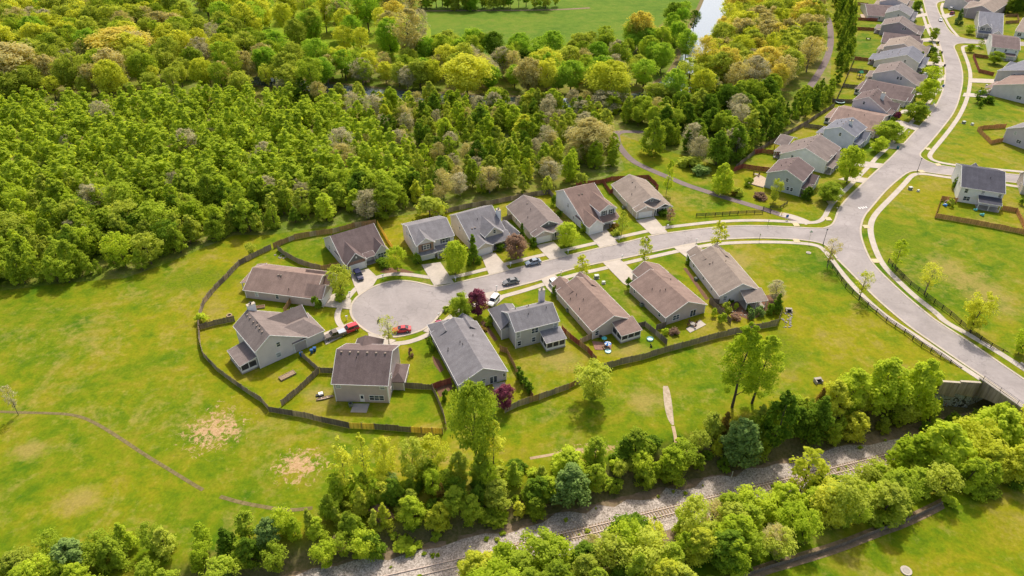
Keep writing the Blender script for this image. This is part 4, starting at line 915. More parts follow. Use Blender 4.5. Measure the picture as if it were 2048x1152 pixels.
rowhouse('beige gabled house with tan roof and a covered back deck in the upper row', (1780, 77), (1767, 93), (1840, 111), 'roof_tan', 'wall_tan', 5.0, 3.6, zr=7.8, wins=())
rowranch('brown roofed bungalow squeezed between the beige house and the dark gabled house', (1762, 84), (1837, 93), (1775, 66), 'roof_dark', 'wall_tan', porch=False)
rowhouse('dark mauve gabled house with paired white windows high in its side wall', (1770, 38), (1762, 50.5), (1833, 70), 'roof_taupe', 'wall_dark', 5.2, 3.2, zr=8.0, fr=.45, wins=((.58, 4.2), (.64, 4.2)))
rowhouse('light grey roofed house near the top of the upper row', (1778, 14), (1770, 26.5), (1819, 37.5), 'roof_grey', 'wall_pale', 5.0, zr=7.8, wins=((.5, 4.0),))
rowranch('brown roofed house standing at the top left of the upper row', (1735, 31), (1815, 36), (1745, 8), 'roof_dark', 'wall_pale', porch=False)
rowhouse('pale tan roofed house cut by the top edge of the photo', (1768, -9), (1759, 3), (1811, 14), 'roof_tan', 'wall_pale', 5.0, zr=7.6, wins=())

# --- houses on the right of the upper street
h = House('white two storey house with dark slate roof and covered back porch inside a cedar fence', (1922, 373.5), (2011.5, 387.6), 'A', (1945, 331), 5.4, zr=8.7, roof='roof_slate', wall='wall_white')
L, W = h.L, h.W; h.main(); h.porch(L * .45, L * .97, -3.4, .4, 3.5, 2.6, 'v-', 'post'); h.win('S', L * .13, 3.5, .9, 1.3); h.win('S', L * .50, 3.7, .8, 1.2, pane='blind'); h.win('S', L * .88, 3.6, .8, 1.2, pane='blind')
h.win('S', L * .2, .9, .9, 1.3, 2); h.door('S', L * .62); h.win('A', W * .4, 3.6, .6, 1.2); h.win('A', W * .7, 3.6, .6, 1.2); h.gable(L * .3, L * .7, W * .6, W + 2.4, 3.0, 5.6, 'v'); h.pipes([(.66, .3)]); h.chimney(L * .95, W * .35, 6.5, 8.2, .5, .5, 'chrome') if False else None; h.done()
h = House('pale grey gabled house with a small square cedar fence at its corner, right edge', (2062, 240), (2011.5, 257), 'B', (2075, 285), 5.2, zr=8.2, roof='roof_grey', wall='wall_grey'); h.main(); h.win('B', h.W * .25, 4.0, .7, 1.2, pane='blind'); h.win('B', h.W * .42, 1.4, .8, 1.2, 2); h.done()
h = House('white sided brown roofed house with twin windows and small porch beside the big lawn', (2036, 143), (1985, 170), 'B', (2075, 212), 4.6, 4.6, zr=8.0, roof='roof_warm', wall='wall_pale'); L, W = h.L, h.W; h.main()
h.porch(L * .5, L * .95, -3, .4, 3.2, 2.5, 'v-', 'post'); h.win('B', W * .5, 1.3, .9, 1.3, 2); h.done()
h = House('sage grey house with dark slate roof behind the brown roofed white house', (2048, 120), (1994, 141), 'B', (2070, 178), 5.0, zr=8.0, roof='roof_blue', wall='wall_sage'); L, W = h.L, h.W; h.main(); h.gable(L * .1, L * .5, -2.6, W * .4, 3.0, 5.2, 'v'); h.win('B', W * .35, 4.0, .9, 1.2, 2); h.done()
h = House('white two storey house with flat looking brown roof and small porch behind red fence', (1983.5, 93.5), (2041, 100), 'A', (1996, 69), 5.4, zr=7.8, roof='roof_dark', wall='wall_white'); L, W = h.L, h.W; h.main()
h.porch(L * .42, L * .9, -3, .4, 3.2, 2.6, 'v-', 'post'); h.win('S', L * .12, 3.6, .7, 1.1); h.win('S', L * .5, 3.6, .8, 1.2); h.win('S', L * .85, 3.6, .7, 1.1, pane='blind'); h.win('A', W * .4, 3.5, .8, 1.2); h.done()
h = House('grey house with twin front gables, shuttered windows and white garage across the upper street', (1955, 62), (2006, 67.5), 'A', (1966, 25), 3.0, 5.2, zr=8.2, fr=.68, roof='roof_blue', wall='wall_sage'); L, W = h.L, h.W; h.main()
b = h.gable(.1, L * .52, -.2, W * .5, 5.2, 7.4, 'v', z0=2.8); h.win('S', L * .13, 3.7, .9, 1.4, shut=True, blk=b); h.win('S', L * .36, 3.7, .9, 1.4, shut=True, blk=b); h.porch(0, L * .54, -2.2, .4, 3.4, 2.6, 'v-')
b = h.gable(L * .55, L, -3.0, W * .3, 2.8, 5.0, 'v'); h.garage('S', L * .22 - .3, 4.4, blk=b); h.vent('S', L * .22 - .3, 3.4, .3, b); h.done()
h = House('tan roofed house with grey side gable behind the twin gabled house', (1970, -4), (1934, 17), 'B', (1986, 26), 5.2, zr=8.0, roof='roof_tan', wall='wall_dark'); L, W = h.L, h.W; h.main(); h.gable(L * .3, L * .95, -2.4, W * .3, 4.8, 6.8, 'v'); h.win('S', L * .6, 3.2, .9, 1.5, 2, blk=(L * .3, L * .95, -2.4, 0)); h.done()
h = House('tan roofed house with sunny white windowed front at the right edge', (2030, 62), (2110, 74), 'A', (2045, 34), 3.2, zr=6.8, roof='roof_tan', wall='wall_white'); L, W = h.L, h.W; h.main(); h.win('S', L * .12, .9, .9, 1.5, 2); h.win('S', L * .32, .9, .9, 1.5, 2); h.done()
h = House('small grey roofed house at the right edge beside the white slate roofed house', (2046, 370), (2120, 382), 'A', (2060, 350), 3.4, zr=6.2, roof='roof_blue', wall='wall_tan'); h.main(); h.win('A', h.W * .5, 1.0, .8, 1.3); h.done()
h = House('dark brown roofed house at the very top right beside the wood', (1925, -16), (1890, -2), 'B', (1935, 6), 5.0, zr=7.6, roof='roof_dark', wall='wall_pale'); h.main(); h.done()
# garden pavilion
h = House('open tan roofed garden pavilion behind the brown roofed house', (1548, 286), (1574, 293), 'A', (1562, 267), 2.5, zr=4.2, roof='roof_taupe', wall='timber', name='garden_pavilion'); h.gable(0, h.L, 0, h.W, 2.5, 4.4, wall=False)
h.root['category'] = 'pavilion'
for x in (.4, h.L - .4):
    for y in (.4, h.W - .4): m = MB(); m.box(x - .1, x + .1, y - .1, y + .1, 0, 2.4); m.build('post', 'fence_red', h.root)
h.wall.box(.2, h.L - .2, .2, .3, 2.1, 2.35); h.done()
# ---------------------------------------------------------------- fences
_pk, _pp = MB(), MB()
for i in range(16):
    z = 1.0 - 0.012 * ((i * 7) % 5); _pk.box(i / 16 + .002, (i + 1) / 16 - .004, -.012, .012, 0.02, z)
for z in (.2, .8): _pk.box(0, 1, .012, .05, z - .03, z + .03)
_pp.box(-.06, .06, -.06, .06, 0, 1.03)
def meshof(mb, name, mat):
    o = mb.build(name, mat); me = o.data; bpy.data.objects.remove(o); return me
ME_PANEL, ME_POST = meshof(_pk, 'fence_panel', 'fence_grey'), meshof(_pp, 'fence_post', 'fence_grey')
_rl, _rp = MB(), MB(); _rl.box(0, 1, -.022, .022, -.07, .07); _rp.box(-.075, .075, -.075, .075, 0, 1.4)
ME_RAIL, ME_RPOST = meshof(_rl, 'rail', 'black_wood'), meshof(_rp, 'post', 'black_wood')
def put(me, name, parent, loc, rz, sc=(1, 1, 1), mat=None, ry=0.0):
    o = bpy.data.objects.new(name, me); C.objects.link(o); o.parent = parent
    o.location = loc; o.rotation_euler = (0, ry, rz); o.scale = sc
    if mat: o.material_slots[0].link = 'OBJECT'; o.material_slots[0].material = MAT[mat]
    return o
def sections(px, step):
    P = [GT(x, y) for x, y in px]; out = []
    for a, b in zip(P, P[1:]):
        n = max(1, round((b - a).length / step))
        for k in range(n): out.append((a + (b - a) * (k / n), a + (b - a) * ((k + 1) / n)))
    return out
def fence(label, px, mats, h=1.85, step=2.4, flip=False, yellow=()):
    S = sections(px, step); rn = random.Random(label); o0 = S[0][0]
    root = empty('wooden_fence', o0, 0, label, 'fence', 'wooden garden fences')
    mats = mats if isinstance(mats, list) else [mats]
    for i, (a, b) in enumerate(S):
        d = b - a; L = math.hypot(d.x, d.y); rz = math.atan2(d.y, d.x); hh = h * rn.uniform(.90, 1.05)
        m = mats[i % len(mats)] if len(mats) < 6 else mats[min(i, len(mats) - 1)]
        if yellow:
            xm = proj((a + b) / 2)[0]
            if any(lo < xm < hi for lo, hi in yellow): m = 'fence_yellow'
        q = a - o0 + Vector((0, 0, min(0, d.z)))
        if flip: put(ME_PANEL, 'fence_panel', root, b - o0, rz + math.pi, (L, 1, hh), m)
        else: put(ME_PANEL, 'fence_panel', root, q, rz, (L, 1, hh), m)
        put(ME_POST, 'fence_post', root, q, rz, (1, 1, h), mats[0])
    put(ME_POST, 'fence_post', root, S[-1][1] - o0, 0, (1, 1, h), mats[0])
fence('weathered grey fence curving round the left gardens beside the open field', [(543, 499), (517, 511), (480, 530), (458, 554), (431, 581), (409, 608), (401, 632), (399, 658), (401, 689), (408, 714), (435, 743), (464, 765), (497, 788), (525, 806), (538, 822)], ['fence_grey', 'fence_olive', 'fence_grey', 'fence_tan', 'fence_dark'])
fence('patched fence of dark old boards and new yellow boards below the mauve roofed house', [(539, 824), (562, 828), (611, 836), (645, 845), (699, 857), (750, 859), (822, 865), (886, 869)],
      ['fence_dark', 'fence_dark', 'fence_tan', 'fence_tan', 'fence_tan', 'fence_dark', 'fence_dark', 'fence_dark', 'fence_grey', 'fence_grey', 'fence_dark', 'fence_dark', 'fence_dark', 'fence_dark', 'fence_grey', 'fence_grey', 'fence_grey', 'fence_grey'], yellow=((694, 752), (818, 890)))
fence('dark fence slanting between the taupe house garden and the mauve roofed house garden', [(564, 812), (590, 791), (616, 767), (639, 746), (621, 729), (603, 713)], 'fence_grey')
fence('short dark fence joining the mauve roofed house on its left', [(641, 746), (667, 747)], 'fence_dark')
fence('dark fence between the mauve roofed house and the bluish grey bungalow', [(791, 775), (826, 778), (864, 780)], 'fence_dark')
fence('reddish short fence at the left wall of the bluish grey bungalow', [(865, 780), (882, 773), (902, 767)], 'fence_red')
fence('grey fence running down beside the tall garden tree', [(866, 782), (876, 804), (887, 832), (893, 858)], 'fence_grey')
fence('brown fence along the narrow garden between bluish grey bungalow and sage house', [(1000, 702), (1014, 707), (1024, 728), (1036, 752), (1050, 775), (1066, 799)], 'fence_brown')
fence('grey brown fence behind the lawn of the sage house', [(1010, 826), (1037, 813), (1078, 800), (1110, 788), (1136, 779), (1172, 759), (1192, 748), (1207, 740)], ['fence_grey', 'fence_tan', 'fence_brown', 'fence_tan'])
fence('long tall olive grey fence behind the three brown and sandy bungalows', [(1208, 740), (1240, 730), (1285, 720), (1329, 706), (1380, 692), (1434, 677), (1490, 664), (1554, 652), (1560, 634)], ['fence_olive', 'fence_olive', 'fence_grey'], 2.15, 2.4, True)
fence('reddish fence between the sage house lawn and the porch garden', [(1124, 662), (1140, 678), (1158, 692), (1176, 706), (1192, 724)], ['fence_red', 'fence_brown'])
fence('short brown gate fence at the left wall of the warm brown bungalow', [(1160, 688), (1184, 677)], 'fence_tan')
fence('dark fence between the porch garden and the patio garden', [(1271, 657), (1289, 653), (1310, 670), (1333, 690)], ['fence_dark', 'fence_grey'])
fence('dark short fence at the left wall of the rusty brown bungalow', [(1312, 661), (1331, 655)], 'fence_dark')
fence('dark fence between the patio garden and the planted garden', [(1418, 606), (1434, 622), (1448, 636), (1461, 648)], 'fence_dark')
fence('short dark fence at the left wall of the sandy grey bungalow', [(1420, 606), (1437, 609)], 'fence_dark')
fence('brown fence sweeping behind the white gabled cottage', [(548, 497), (565, 489), (590, 479), (634, 471), (665, 467), (710, 455), (752, 449)], ['fence_brown', 'fence_brown', 'fence_tan'])
fence('yellowish fence right of the white gabled cottage', [(756, 452), (768, 472), (780, 492), (788, 503)], 'fence_yellow')
fence('grey fence between the cottage garden and the long brown bungalow', [(556, 501), (575, 515), (596, 527), (620, 535), (642, 541)], ['fence_grey', 'fence_olive'])
fence('short brown fence left of the cottage garage', [(643, 541), (662, 538), (678, 535)], 'fence_brown')
fence('dark fence along the edge of the wood behind the grey roofed houses', [(868, 432), (905, 423), (945, 415), (985, 409), (1034, 399), (1062, 394), (1100, 388)], ['fence_grey', 'fence_dark'])
fence('grey fence between the taupe bungalow and the white reddish roofed house', [(1100, 389), (1112, 404), (1122, 418)], 'fence_grey')
fence('short grey fence at the back left of the taupe bungalow', [(1005, 444), (1024, 438)], 'fence_grey')
fence('dark fence between the long brown bungalow and the broad taupe house', [(400, 660), (430, 651), (470, 643)], 'fence_dark')
fence('short brown fence at the near wall of the long brown bungalow', [(569, 627), (583, 606)], 'fence_brown')
fence('red stained fence round the back of the sandy roofed bungalow', [(1152, 374), (1204, 367), (1222, 362), (1275, 360), (1296, 359), (1307, 369), (1316, 379), (1310, 384)], 'fence_red')
fence('short red fence between white and sandy roofed houses', [(1206, 368), (1219, 388), (1226, 386)], 'fence_red')
fence('red fence behind the nearest teal grey house', [(1467, 344), (1485, 337), (1512, 341), (1540, 345)], 'fence_red')
fence('red fence beside the garden pavilion', [(1506, 309), (1523, 306), (1557, 311)], 'fence_red')
fence('long dark fence behind the upper street gardens', [(1471, 338), (1508, 309), (1560, 278), (1608, 252), (1640, 231), (1667, 214)], ['fence_dark', 'fence_grey'], 1.8, 3.0)
fence('dark cross fence behind the light blue house', [(1608, 255), (1649, 260)], 'fence_dark')
fence('dark cross fence behind the trampoline', [(1664, 205), (1707, 207)], 'fence_dark')
fence('dark cross fence behind the mauve brown bungalow garden', [(1684, 175), (1717, 178)], 'fence_dark')
fence('dark fence behind the play set garden', [(1667, 213), (1686, 172), (1708, 121)], 'fence_dark', 1.8, 3.0)
fence('dark cross fence above the green play set', [(1700, 143), (1735, 147)], 'fence_dark')
fence('bright red fence behind the slate blue roofed house', [(1709, 120), (1741, 123)], 'fence_red')
fence('three sided red fence round a small garden near the top of the upper row', [(1754, 43), (1705, 40), (1708, 60), (1748, 62)], 'fence_red')
fence('dark brown cross fence near the top of the upper row', [(1700, 10), (1735, 11)], 'fence_brown')
fence('new orange cedar fence round the white house garden', [(1912, 406), (1881, 401), (1869, 436), (1900, 441), (1933, 447), (1994, 458), (2070, 474)], 'fence_cedar', 1.8)
fence('cedar fence at the right side of the white house garden', [(2003, 420), (2031, 425), (2042, 447), (2052, 468)], 'fence_cedar', 1.8, 2.4, True)
fence('cedar fence round the small square garden at the right edge', [(2010, 256), (1965, 259), (1954, 262), (1981, 289), (2004, 284)], 'fence_cedar')
fence('red fence round the lawn of the white house with the flat looking roof', [(1976, 118), (1945, 114), (1957, 145), (1986, 152)], 'fence_red')
fence('brown fence at the far garden beside the top right wood', [(2010, 34), (2034, 34), (2037, 46), (2010, 48)], 'fence_brown')
def railfence(label, px, step=3.0, h=1.4, nr=4):
    S = sections(px, step); o0 = S[0][0]; root = empty('rail_fence', o0, 0, label, 'fence', 'black rail fences')
    for i, (a, b) in enumerate(S):
        d = b - a; L = d.length; rz = math.atan2(d.y, d.x)
        put(ME_RPOST, 'post', root, a - o0, rz, (1, 1, h / 1.4))
        for k in range(nr): put(ME_RAIL, 'rail', root, a - o0 + Vector((0, 0, h * (.25 + .68 * k / (nr - 1)))), rz, (L, 1, 1), None, -math.asin(d.z / L))
    put(ME_RPOST, 'post', root, S[-1][1] - o0, 0, (1, 1, h / 1.4))
railfence('black four rail fence on the field side of the road down to the bridge', [(1655, 524), (1674, 550), (1691, 575), (1718, 600), (1752, 626), (1772, 643), (1808, 667), (1842, 693), (1880, 715), (1918, 743), (1960, 764)])
railfence('black four rail fence along the right pavement of the road to the bridge', [(1776, 525), (1792, 543), (1820, 571), (1852, 595), (1900, 631), (1940, 667), (1981, 695), (2048, 733), (2090, 760)])
railfence('black rail fence beside the greenway path entrance', [(1392, 434), (1430, 432), (1459, 430), (1492, 428), (1525, 427)], 2.6, 1.3)
railfence('short black gate at the path beside the rail fence', [(1526, 420), (1541, 426)], 2.0, 1.4)
railfence('short black rail fence across the path by the teal grey house', [(1540, 418), (1560, 418), (1574, 409)], 2.4, 1.3)
# low silt fence at the bottom right lawn
S = [GT(x, y) for x, y in [(1460, 1168), (1520, 1142), (1600, 1119), (1680, 1094), (1750, 1066), (1810, 1045), (1862, 1020), (1884, 1008)]]
S = chaikin(S, 1); root = empty('silt_fence', S[0], 0, 'low dark mesh fence curving along the top of the bottom right lawn', 'fence')
for a, b in zip(S, S[1:]):
    d = b - a; m = MB(); m.add([tuple(a - S[0] + Vector((0, 0, -.2))), tuple(b - S[0] + Vector((0, 0, -.2))), tuple(b - S[0] + Vector((0, 0, 1.0))), tuple(a - S[0] + Vector((0, 0, 1.0)))], [(0, 1, 2, 3)])
    o = m.build('mesh_panel', 'fence_dark', root); md = o.modifiers.new('t', 'SOLIDIFY'); md.thickness = .03
    put(ME_POST, 'fence_post', root, a - S[0], 0, (.6, .6, 1.1), 'fence_dark')
strip('earth_verge', [p + Vector((.5, 1.4, 0)) for p in S], [p + Vector((0, -1.0, 0)) for p in S], 0.03, 'soil')

# ---------------------------------------------------------------- vehicles
_w, _r = MB(), MB(); _w.tube([(0, -.11, 0), (0, .11, 0)], [.34, .34], 14); _r.tube([(0, -.12, 0), (0, .12, 0)], [.21, .21], 10)
ME_TYRE, ME_RIM = meshof(_w, 'wheel', 'rubber'), meshof(_r, 'rim', 'chrome')
def loft(mb, secs):
    n = 0; o = len(mb.v)
    for x, hw, zb, zt in secs:
        L = [(-hw * .92, zb), (-hw, zb + .12), (-hw, zb + (zt - zb) * .62), (-hw * .90, zt - .04), (-hw * .70, zt), (hw * .70, zt), (hw * .90, zt - .04), (hw, zb + (zt - zb) * .62), (hw, zb + .12), (hw * .92, zb)]
        n = len(L); mb.v += [(x, y, z) for y, z in L]
    for i in range(len(secs) - 1):
        for j in range(n): mb.f.append((o + i * n + j, o + i * n + (j + 1) % n, o + (i + 1) * n + (j + 1) % n, o + (i + 1) * n + j))
    mb.f += [tuple(o + j for j in range(n)), tuple(o + (len(secs) - 1) * n + j for j in reversed(range(n)))]
CARS = dict(
    sedan=dict(b=[(-2.35, .70, .36, .72), (-2.28, .84, .26, .90), (-1.5, .90, .20, .98), (0, .92, .19, .96), (1.1, .90, .19, .93), (2.0, .85, .21, .78), (2.36, .68, .30, .60)], c=(-1.85, 1.05, -1.05, .25, .93, 1.42, .80, .60), wx=1.38),
    suv=dict(b=[(-2.3, .78, .38, .95), (-2.24, .90, .30, 1.06), (-1.4, .94, .24, 1.08), (0, .95, .24, 1.08), (1.0, .93, .24, 1.06), (1.95, .88, .26, .96), (2.3, .74, .36, .74)], c=(-2.22, 1.05, -2.0, .35, 1.05, 1.70, .86, .70), wx=1.4),
    pickup=dict(b=[(-2.8, .90, .45, 1.02), (-2.74, .96, .36, 1.08), (-.7, .97, .32, 1.08), (0, .97, .32, 1.10), (1.3, .95, .32, 1.10), (2.4, .92, .34, 1.02), (2.75, .80, .42, .84)], c=(-.75, 1.25, -.6, .55, 1.07, 1.78, .88, .72), wx=1.75),
    van=dict(b=[(-2.4, .86, .36, 1.05), (-2.34, .94, .30, 1.12), (0, .97, .26, 1.14), (1.2, .95, .26, 1.12), (2.0, .9, .28, 1.0), (2.4, .76, .36, .76)], c=(-2.3, 1.5, -2.15, .6, 1.1, 1.9, .90, .76), wx=1.45))
CARS['coupe'] = dict(b=CARS['sedan']['b'], c=(-1.75, .95, -.85, .10, .93, 1.34, .78, .56), wx=1.36)
def car(label, cat, p, q, paint, kind='sedan'):
    """stands at picture point p heading towards q"""
    a, b = G(*p), G(*q); rz = math.atan2(b.y - a.y, b.x - a.x); K = CARS[kind]
    root = empty('parked_' + cat.replace(' ', '_'), (a.x, a.y, 0.05 if H(a.x, a.y) == 0 else 0), rz, label, cat, 'cars parked in the street and driveways')
    root.location.z = 0.14
    mb = MB(); loft(mb, K['b']); body = mb.build('body', paint, root, smooth=False)
    md = body.modifiers.new('bevel', 'BEVEL'); md.width = .04; md.segments = 2; md.limit_method = 'ANGLE'
    x0, x1, t0, t1, z0, z1, w0, w1 = K['c']
    B = [(x0, -w0, z0), (x1, -w0, z0), (x1, w0, z0), (x0, w0, z0)]; T = [(t0, -w1, z1), (t1, -w1, z1), (t1, w1, z1), (t0, w1, z1)]
    mb = MB(); mb.add(B + T, [(0, 1, 5, 4), (1, 2, 6, 5), (2, 3, 7, 6), (3, 0, 4, 7), (4, 5, 6, 7)]); mb.build('cabin_glass', 'car_glass', root)
    mb = MB()
    for i in range(4): mb.bar(B[i], T[i], .09)
    for s in (-1, 1):
        xm = (t0 + t1) / 2 - .1; mb.bar((xm - .1, s * (w0 - .01), z0), (xm, s * (w1 + .01), z1), .08)
        mb.bar((t0, s * w1, z1), (t1, s * w1, z1), .10)
    P = [(t0 - .04, -w1 - .02, z1), (t1 + .06, -w1 - .02, z1), (t1 + .06, w1 + .02, z1), (t0 - .04, w1 + .02, z1)]
    mb.add(P + [(x * .96, y * .9, z1 + .06) for x, y, z in P], [(0, 1, 5, 4), (1, 2, 6, 5), (2, 3, 7, 6), (3, 0, 4, 7), (4, 5, 6, 7), (3, 2, 1, 0)])
    mb.build('roof', paint, root)
    xf, xr = K['b'][-1], K['b'][0]
    for s in (-1, 1):
        m = MB(); m.box(xf[0] - .20, xf[0] - .02, s * .62 - .15, s * .62 + .15, xf[3] - .12, xf[3] + .03); m.build('headlight', 'chrome', root)
        m = MB(); m.box(xr[0] - .01, xr[0] + .12, s * .68 - .12, s * .68 + .12, xr[3] - .12, xr[3] + .06); m.build('tail_light', 'amber', root)
        m = MB(); m.box(x1 - .35, x1 - .15, s * (w0 + .16) - .07, s * (w0 + .16) + .07, z0 + .02, z0 + .16); m.build('wing_mirror', paint, root)
        for e in (-1, 1):
            w = put(ME_TYRE, 'wheel', root, (e * K['wx'], s * (.84 if kind != 'pickup' else .88), .34), 0); put(ME_RIM, 'rim', w, (0, 0, 0), 0)
    if kind == 'pickup':
        m = MB(); m.box(-2.65, -.85, -.78, .78, 1.02, 1.13); m.build('cargo_cover', 'car_silver', root)
    else:
        m = MB(); m.box(xf[0] - .03, xf[0] + .02, -.4, .4, .36, .50); m.build('grille', 'dark_metal', root)
car('dark grey saloon parked on the near side of the street', 'car', (1022, 567), (985, 575), 'car_grey')
car('silver blue hatchback parked on the far side of the street', 'car', (1066, 528), (1020, 538), 'car_steel', 'sedan')
car('bright red coupe parked at the near kerb of the turning circle', 'car', (804, 663), (760, 667), 'car_red', 'coupe')
car('red sport utility car nosing up behind the dark pickup', 'suv', (700, 663), (672, 673), 'car_red', 'suv')
car('dark bronze pickup with pale bed cover in the taupe house driveway', 'pickup', (671, 674), (645, 683), 'car_bronze', 'pickup')
car('dark navy car in the cottage driveway at the turning circle', 'car', (718, 555), (728, 572), 'car_navy', 'suv')
car('red car peeping out beyond the bluish grey bungalow', 'car', (882, 655), (875, 643), 'car_maroon', 'coupe')
car('white van half hidden behind the sage house', 'van', (987, 606), (979, 616), 'car_white', 'suv')
car('maroon and white car behind the warm brown bungalow', 'car', (1110, 575), (1119, 586), 'car_white', 'suv')
car('black car in the driveway beside the beige gabled house', 'car', (1858, 97), (1845, 99), 'car_black')
car('white car parked on the right of the upper street', 'car', (1880.5, 42), (1883, 52), 'car_white')
car('silver blue car below the small cypress in the upper row', 'car', (1847, 152), (1838, 154), 'car_silver')
car('grey car half under a street tree in the upper row', 'car', (1836, 211), (1826, 214), 'car_grey')
car('black car in the driveway near the top of the upper row', 'car', (1826, 27), (1815, 29), 'car_black')
car('dark car across the upper street beside the tan roofed house', 'car', (1904, 29), (1914, 25), 'car_maroon', 'suv')
car('white car behind the dark car across the upper street', 'car', (1902, 20), (1912, 17), 'car_white', 'suv')
car('dark green grey car beside the white house with the small porch', 'car', (1966, 190), (1976, 191), 'car_grey', 'suv')

# ---------------------------------------------------------------- street furniture and garden things
def thing(name, label, cat, p, rz=0, group=None, z=None):
    a = GT(*p); return empty(name, (a.x, a.y, a.z if z is None else z), rz, label, cat, group)
def mailbox(p, label):
    t = thing('mailbox', label, 'mailbox', p, 0.3, 'white mailboxes along the kerb')
    m = MB(); m.box(-.06, .06, -.06, .06, 0, 1.15); m.build('post', 'white', t)
    m = MB(); m.prism([(-.14, 1.1), (.14, 1.1), (.14, 1.3), (.08, 1.4), (-.08, 1.4), (-.14, 1.3)], -.28, .28, 0); m.build('box', 'white', t)
    m = MB(); m.bar((-.0, 0, .7), (.3, 0, 1.1), .06); m.build('brace', 'white', t)
for p, l in [((911, 562), 'white mailbox on the kerb below the two storey grey roofed house'), ((1021, 533), 'white mailbox on the kerb in front of the brown shrub tree'), ((1136, 507), 'white mailbox on the kerb below the round green lawn tree'), ((1238, 481), 'white mailbox beside a small shrub below the reddish roofed house'),
             ((1335, 457), 'white mailbox in a shrub by the last driveway before the path'), ((1392, 486), 'white mailbox on the near kerb by the sandy grey bungalow driveway'), ((1244, 518.5), 'white mailbox on the near kerb by the rusty brown bungalow driveway'), ((1122, 549), 'white mailbox on the near kerb by the warm brown bungalow driveway'),
             ((993, 580), 'white mailbox on the near kerb beyond the purple tree'), ((700, 592), 'white mailbox on the left rim of the turning circle'), ((766, 557), 'white mailbox on the upper rim of the turning circle'), ((694, 640), 'white mailbox at the lower left rim of the turning circle'), ((878, 635), 'white mailbox at the right rim of the turning circle'),
             ((1866, 212), 'white mailbox on the left kerb of the upper street'), ((1838, 243), 'white mailbox by the light blue house driveway'), ((1816, 269), 'white mailbox beside the pale boxes on the upper verge')]: mailbox(p, l)
def lamp(p, label, h=5.2):
    t = thing('street_lamp', label, 'street lamp', p, 0, 'black street lamps')
    m = MB(); m.cyl(0, 0, 0, h - .5, .09, .06, 8); m.build('post', 'dark_metal', t)
    m = MB(); m.cyl(0, 0, 0, .7, .16, .12, 8); m.build('base', 'dark_metal', t)
    m = MB(); m.cyl(0, 0, h - .5, h - .05, .13, .22, 8); m.build('lantern', 'blind', t)
    m = MB(); m.cyl(0, 0, h - .05, h + .2, .28, .04, 8); m.build('cap', 'dark_metal', t)
lamp((1646, 489), 'black street lamp at the junction by the bare kerb tree'); lamp((1834, 344), 'black street lamp at the upper side street corner')
t = thing('street_sign', 'tall pole with street name blades at the junction', 'street sign', (1617, 484)); m = MB(); m.cyl(0, 0, 0, 3.6, .05, .05, 6); m.build('pole', 'chrome', t)
plain('sign_green', (0.02, 0.20, 0.08), 0.5); plain('sign_blue', (0.03, 0.12, 0.35), 0.5); plain('sign_yellow', (0.75, 0.50, 0.02), 0.5)
m = MB(); m.box(-.5, .5, -.02, .02, 3.35, 3.6); m.build('name_blade', 'sign_green', t); m = MB(); m.box(-.02, .02, -.5, .5, 3.62, 3.85); m.build('name_blade', 'sign_green', t)
for p, l in (((1518, 481), 'slim sign pole on the near verge of the side street'), ((1535, 452), 'slim pole at the kerb below the black gate'), ((1671, 427), 'short post on the kerb opposite the crossing marks')):
    t = thing('sign_post', l, 'post', p); m = MB(); m.cyl(0, 0, 0, 2.3, .05, .05, 6); m.build('pole', 'dark_metal', t); m = MB(); m.box(-.16, .16, -.03, -.06, 1.9, 2.3); m.build('plate', 'chrome', t)
t = thing('information_sign', 'blue and white notice on posts where the path meets the pavement', 'sign', (1573, 440)); m = MB(); m.box(-.4, .4, -.03, .03, .9, 1.9); m.build('board', 'sign_blue', t)
for x in (-.35, .35): m = MB(); m.cyl(x, .05, 0, 1.95, .05, .05, 6); m.build('post', 'white', t)
t = thing('bollard', 'yellow bollard gate standing in the path', 'bollard', (1563, 430)); m = MB(); m.cyl(0, 0, 0, 1.1, .11, .11, 8); m.build('post', 'sign_yellow', t); m = MB(); m.bar((-.7, 0, .8), (.7, 0, .8), .1); m.build('crossbar', 'sign_yellow', t)
t = thing('marker_post', 'thin white marker post at the edge of the track gravel', 'post', (1463, 954)); m = MB(); m.cyl(0, 0, 0, 1.7, .07, .06, 6); m.build('post', 'white', t); m = MB(); m.cyl(0, 0, 1.7, 1.8, .08, .02, 6); m.build('cap', 'white', t)
plain('bin_blue', (0.02, 0.10, 0.30), 0.5); plain('bin_teal', (0.02, 0.13, 0.15), 0.5); plain('bin_black', (0.02, 0.02, 0.022), 0.5)
def bin_(p, col, label, rz=0.2):
    t = thing('wheelie_bin', label, 'bin', p, rz, 'wheeled rubbish bins'); m = MB()
    m.add([(-.26, -.28, .08), (.26, -.28, .08), (.26, .28, .08), (-.26, .28, .08), (-.33, -.36, 1.0), (.33, -.36, 1.0), (.33, .36, 1.0), (-.33, .36, 1.0)], [(3, 2, 1, 0), (4, 5, 6, 7), (0, 1, 5, 4), (1, 2, 6, 5), (2, 3, 7, 6), (3, 0, 4, 7)]); m.build('bin_body', col, t)
    m = MB(); m.prism([(-.4, 1.0), (.42, 1.0), (.36, 1.1), (-.3, 1.12)], -.36, .36, 0); m.build('lid', col, t)
    for s in (-.3, .3): m = MB(); m.tube([(s - .04, .3, .12), (s + .04, .3, .12)], [.12, .12], 8); m.build('wheel', 'rubber', t)
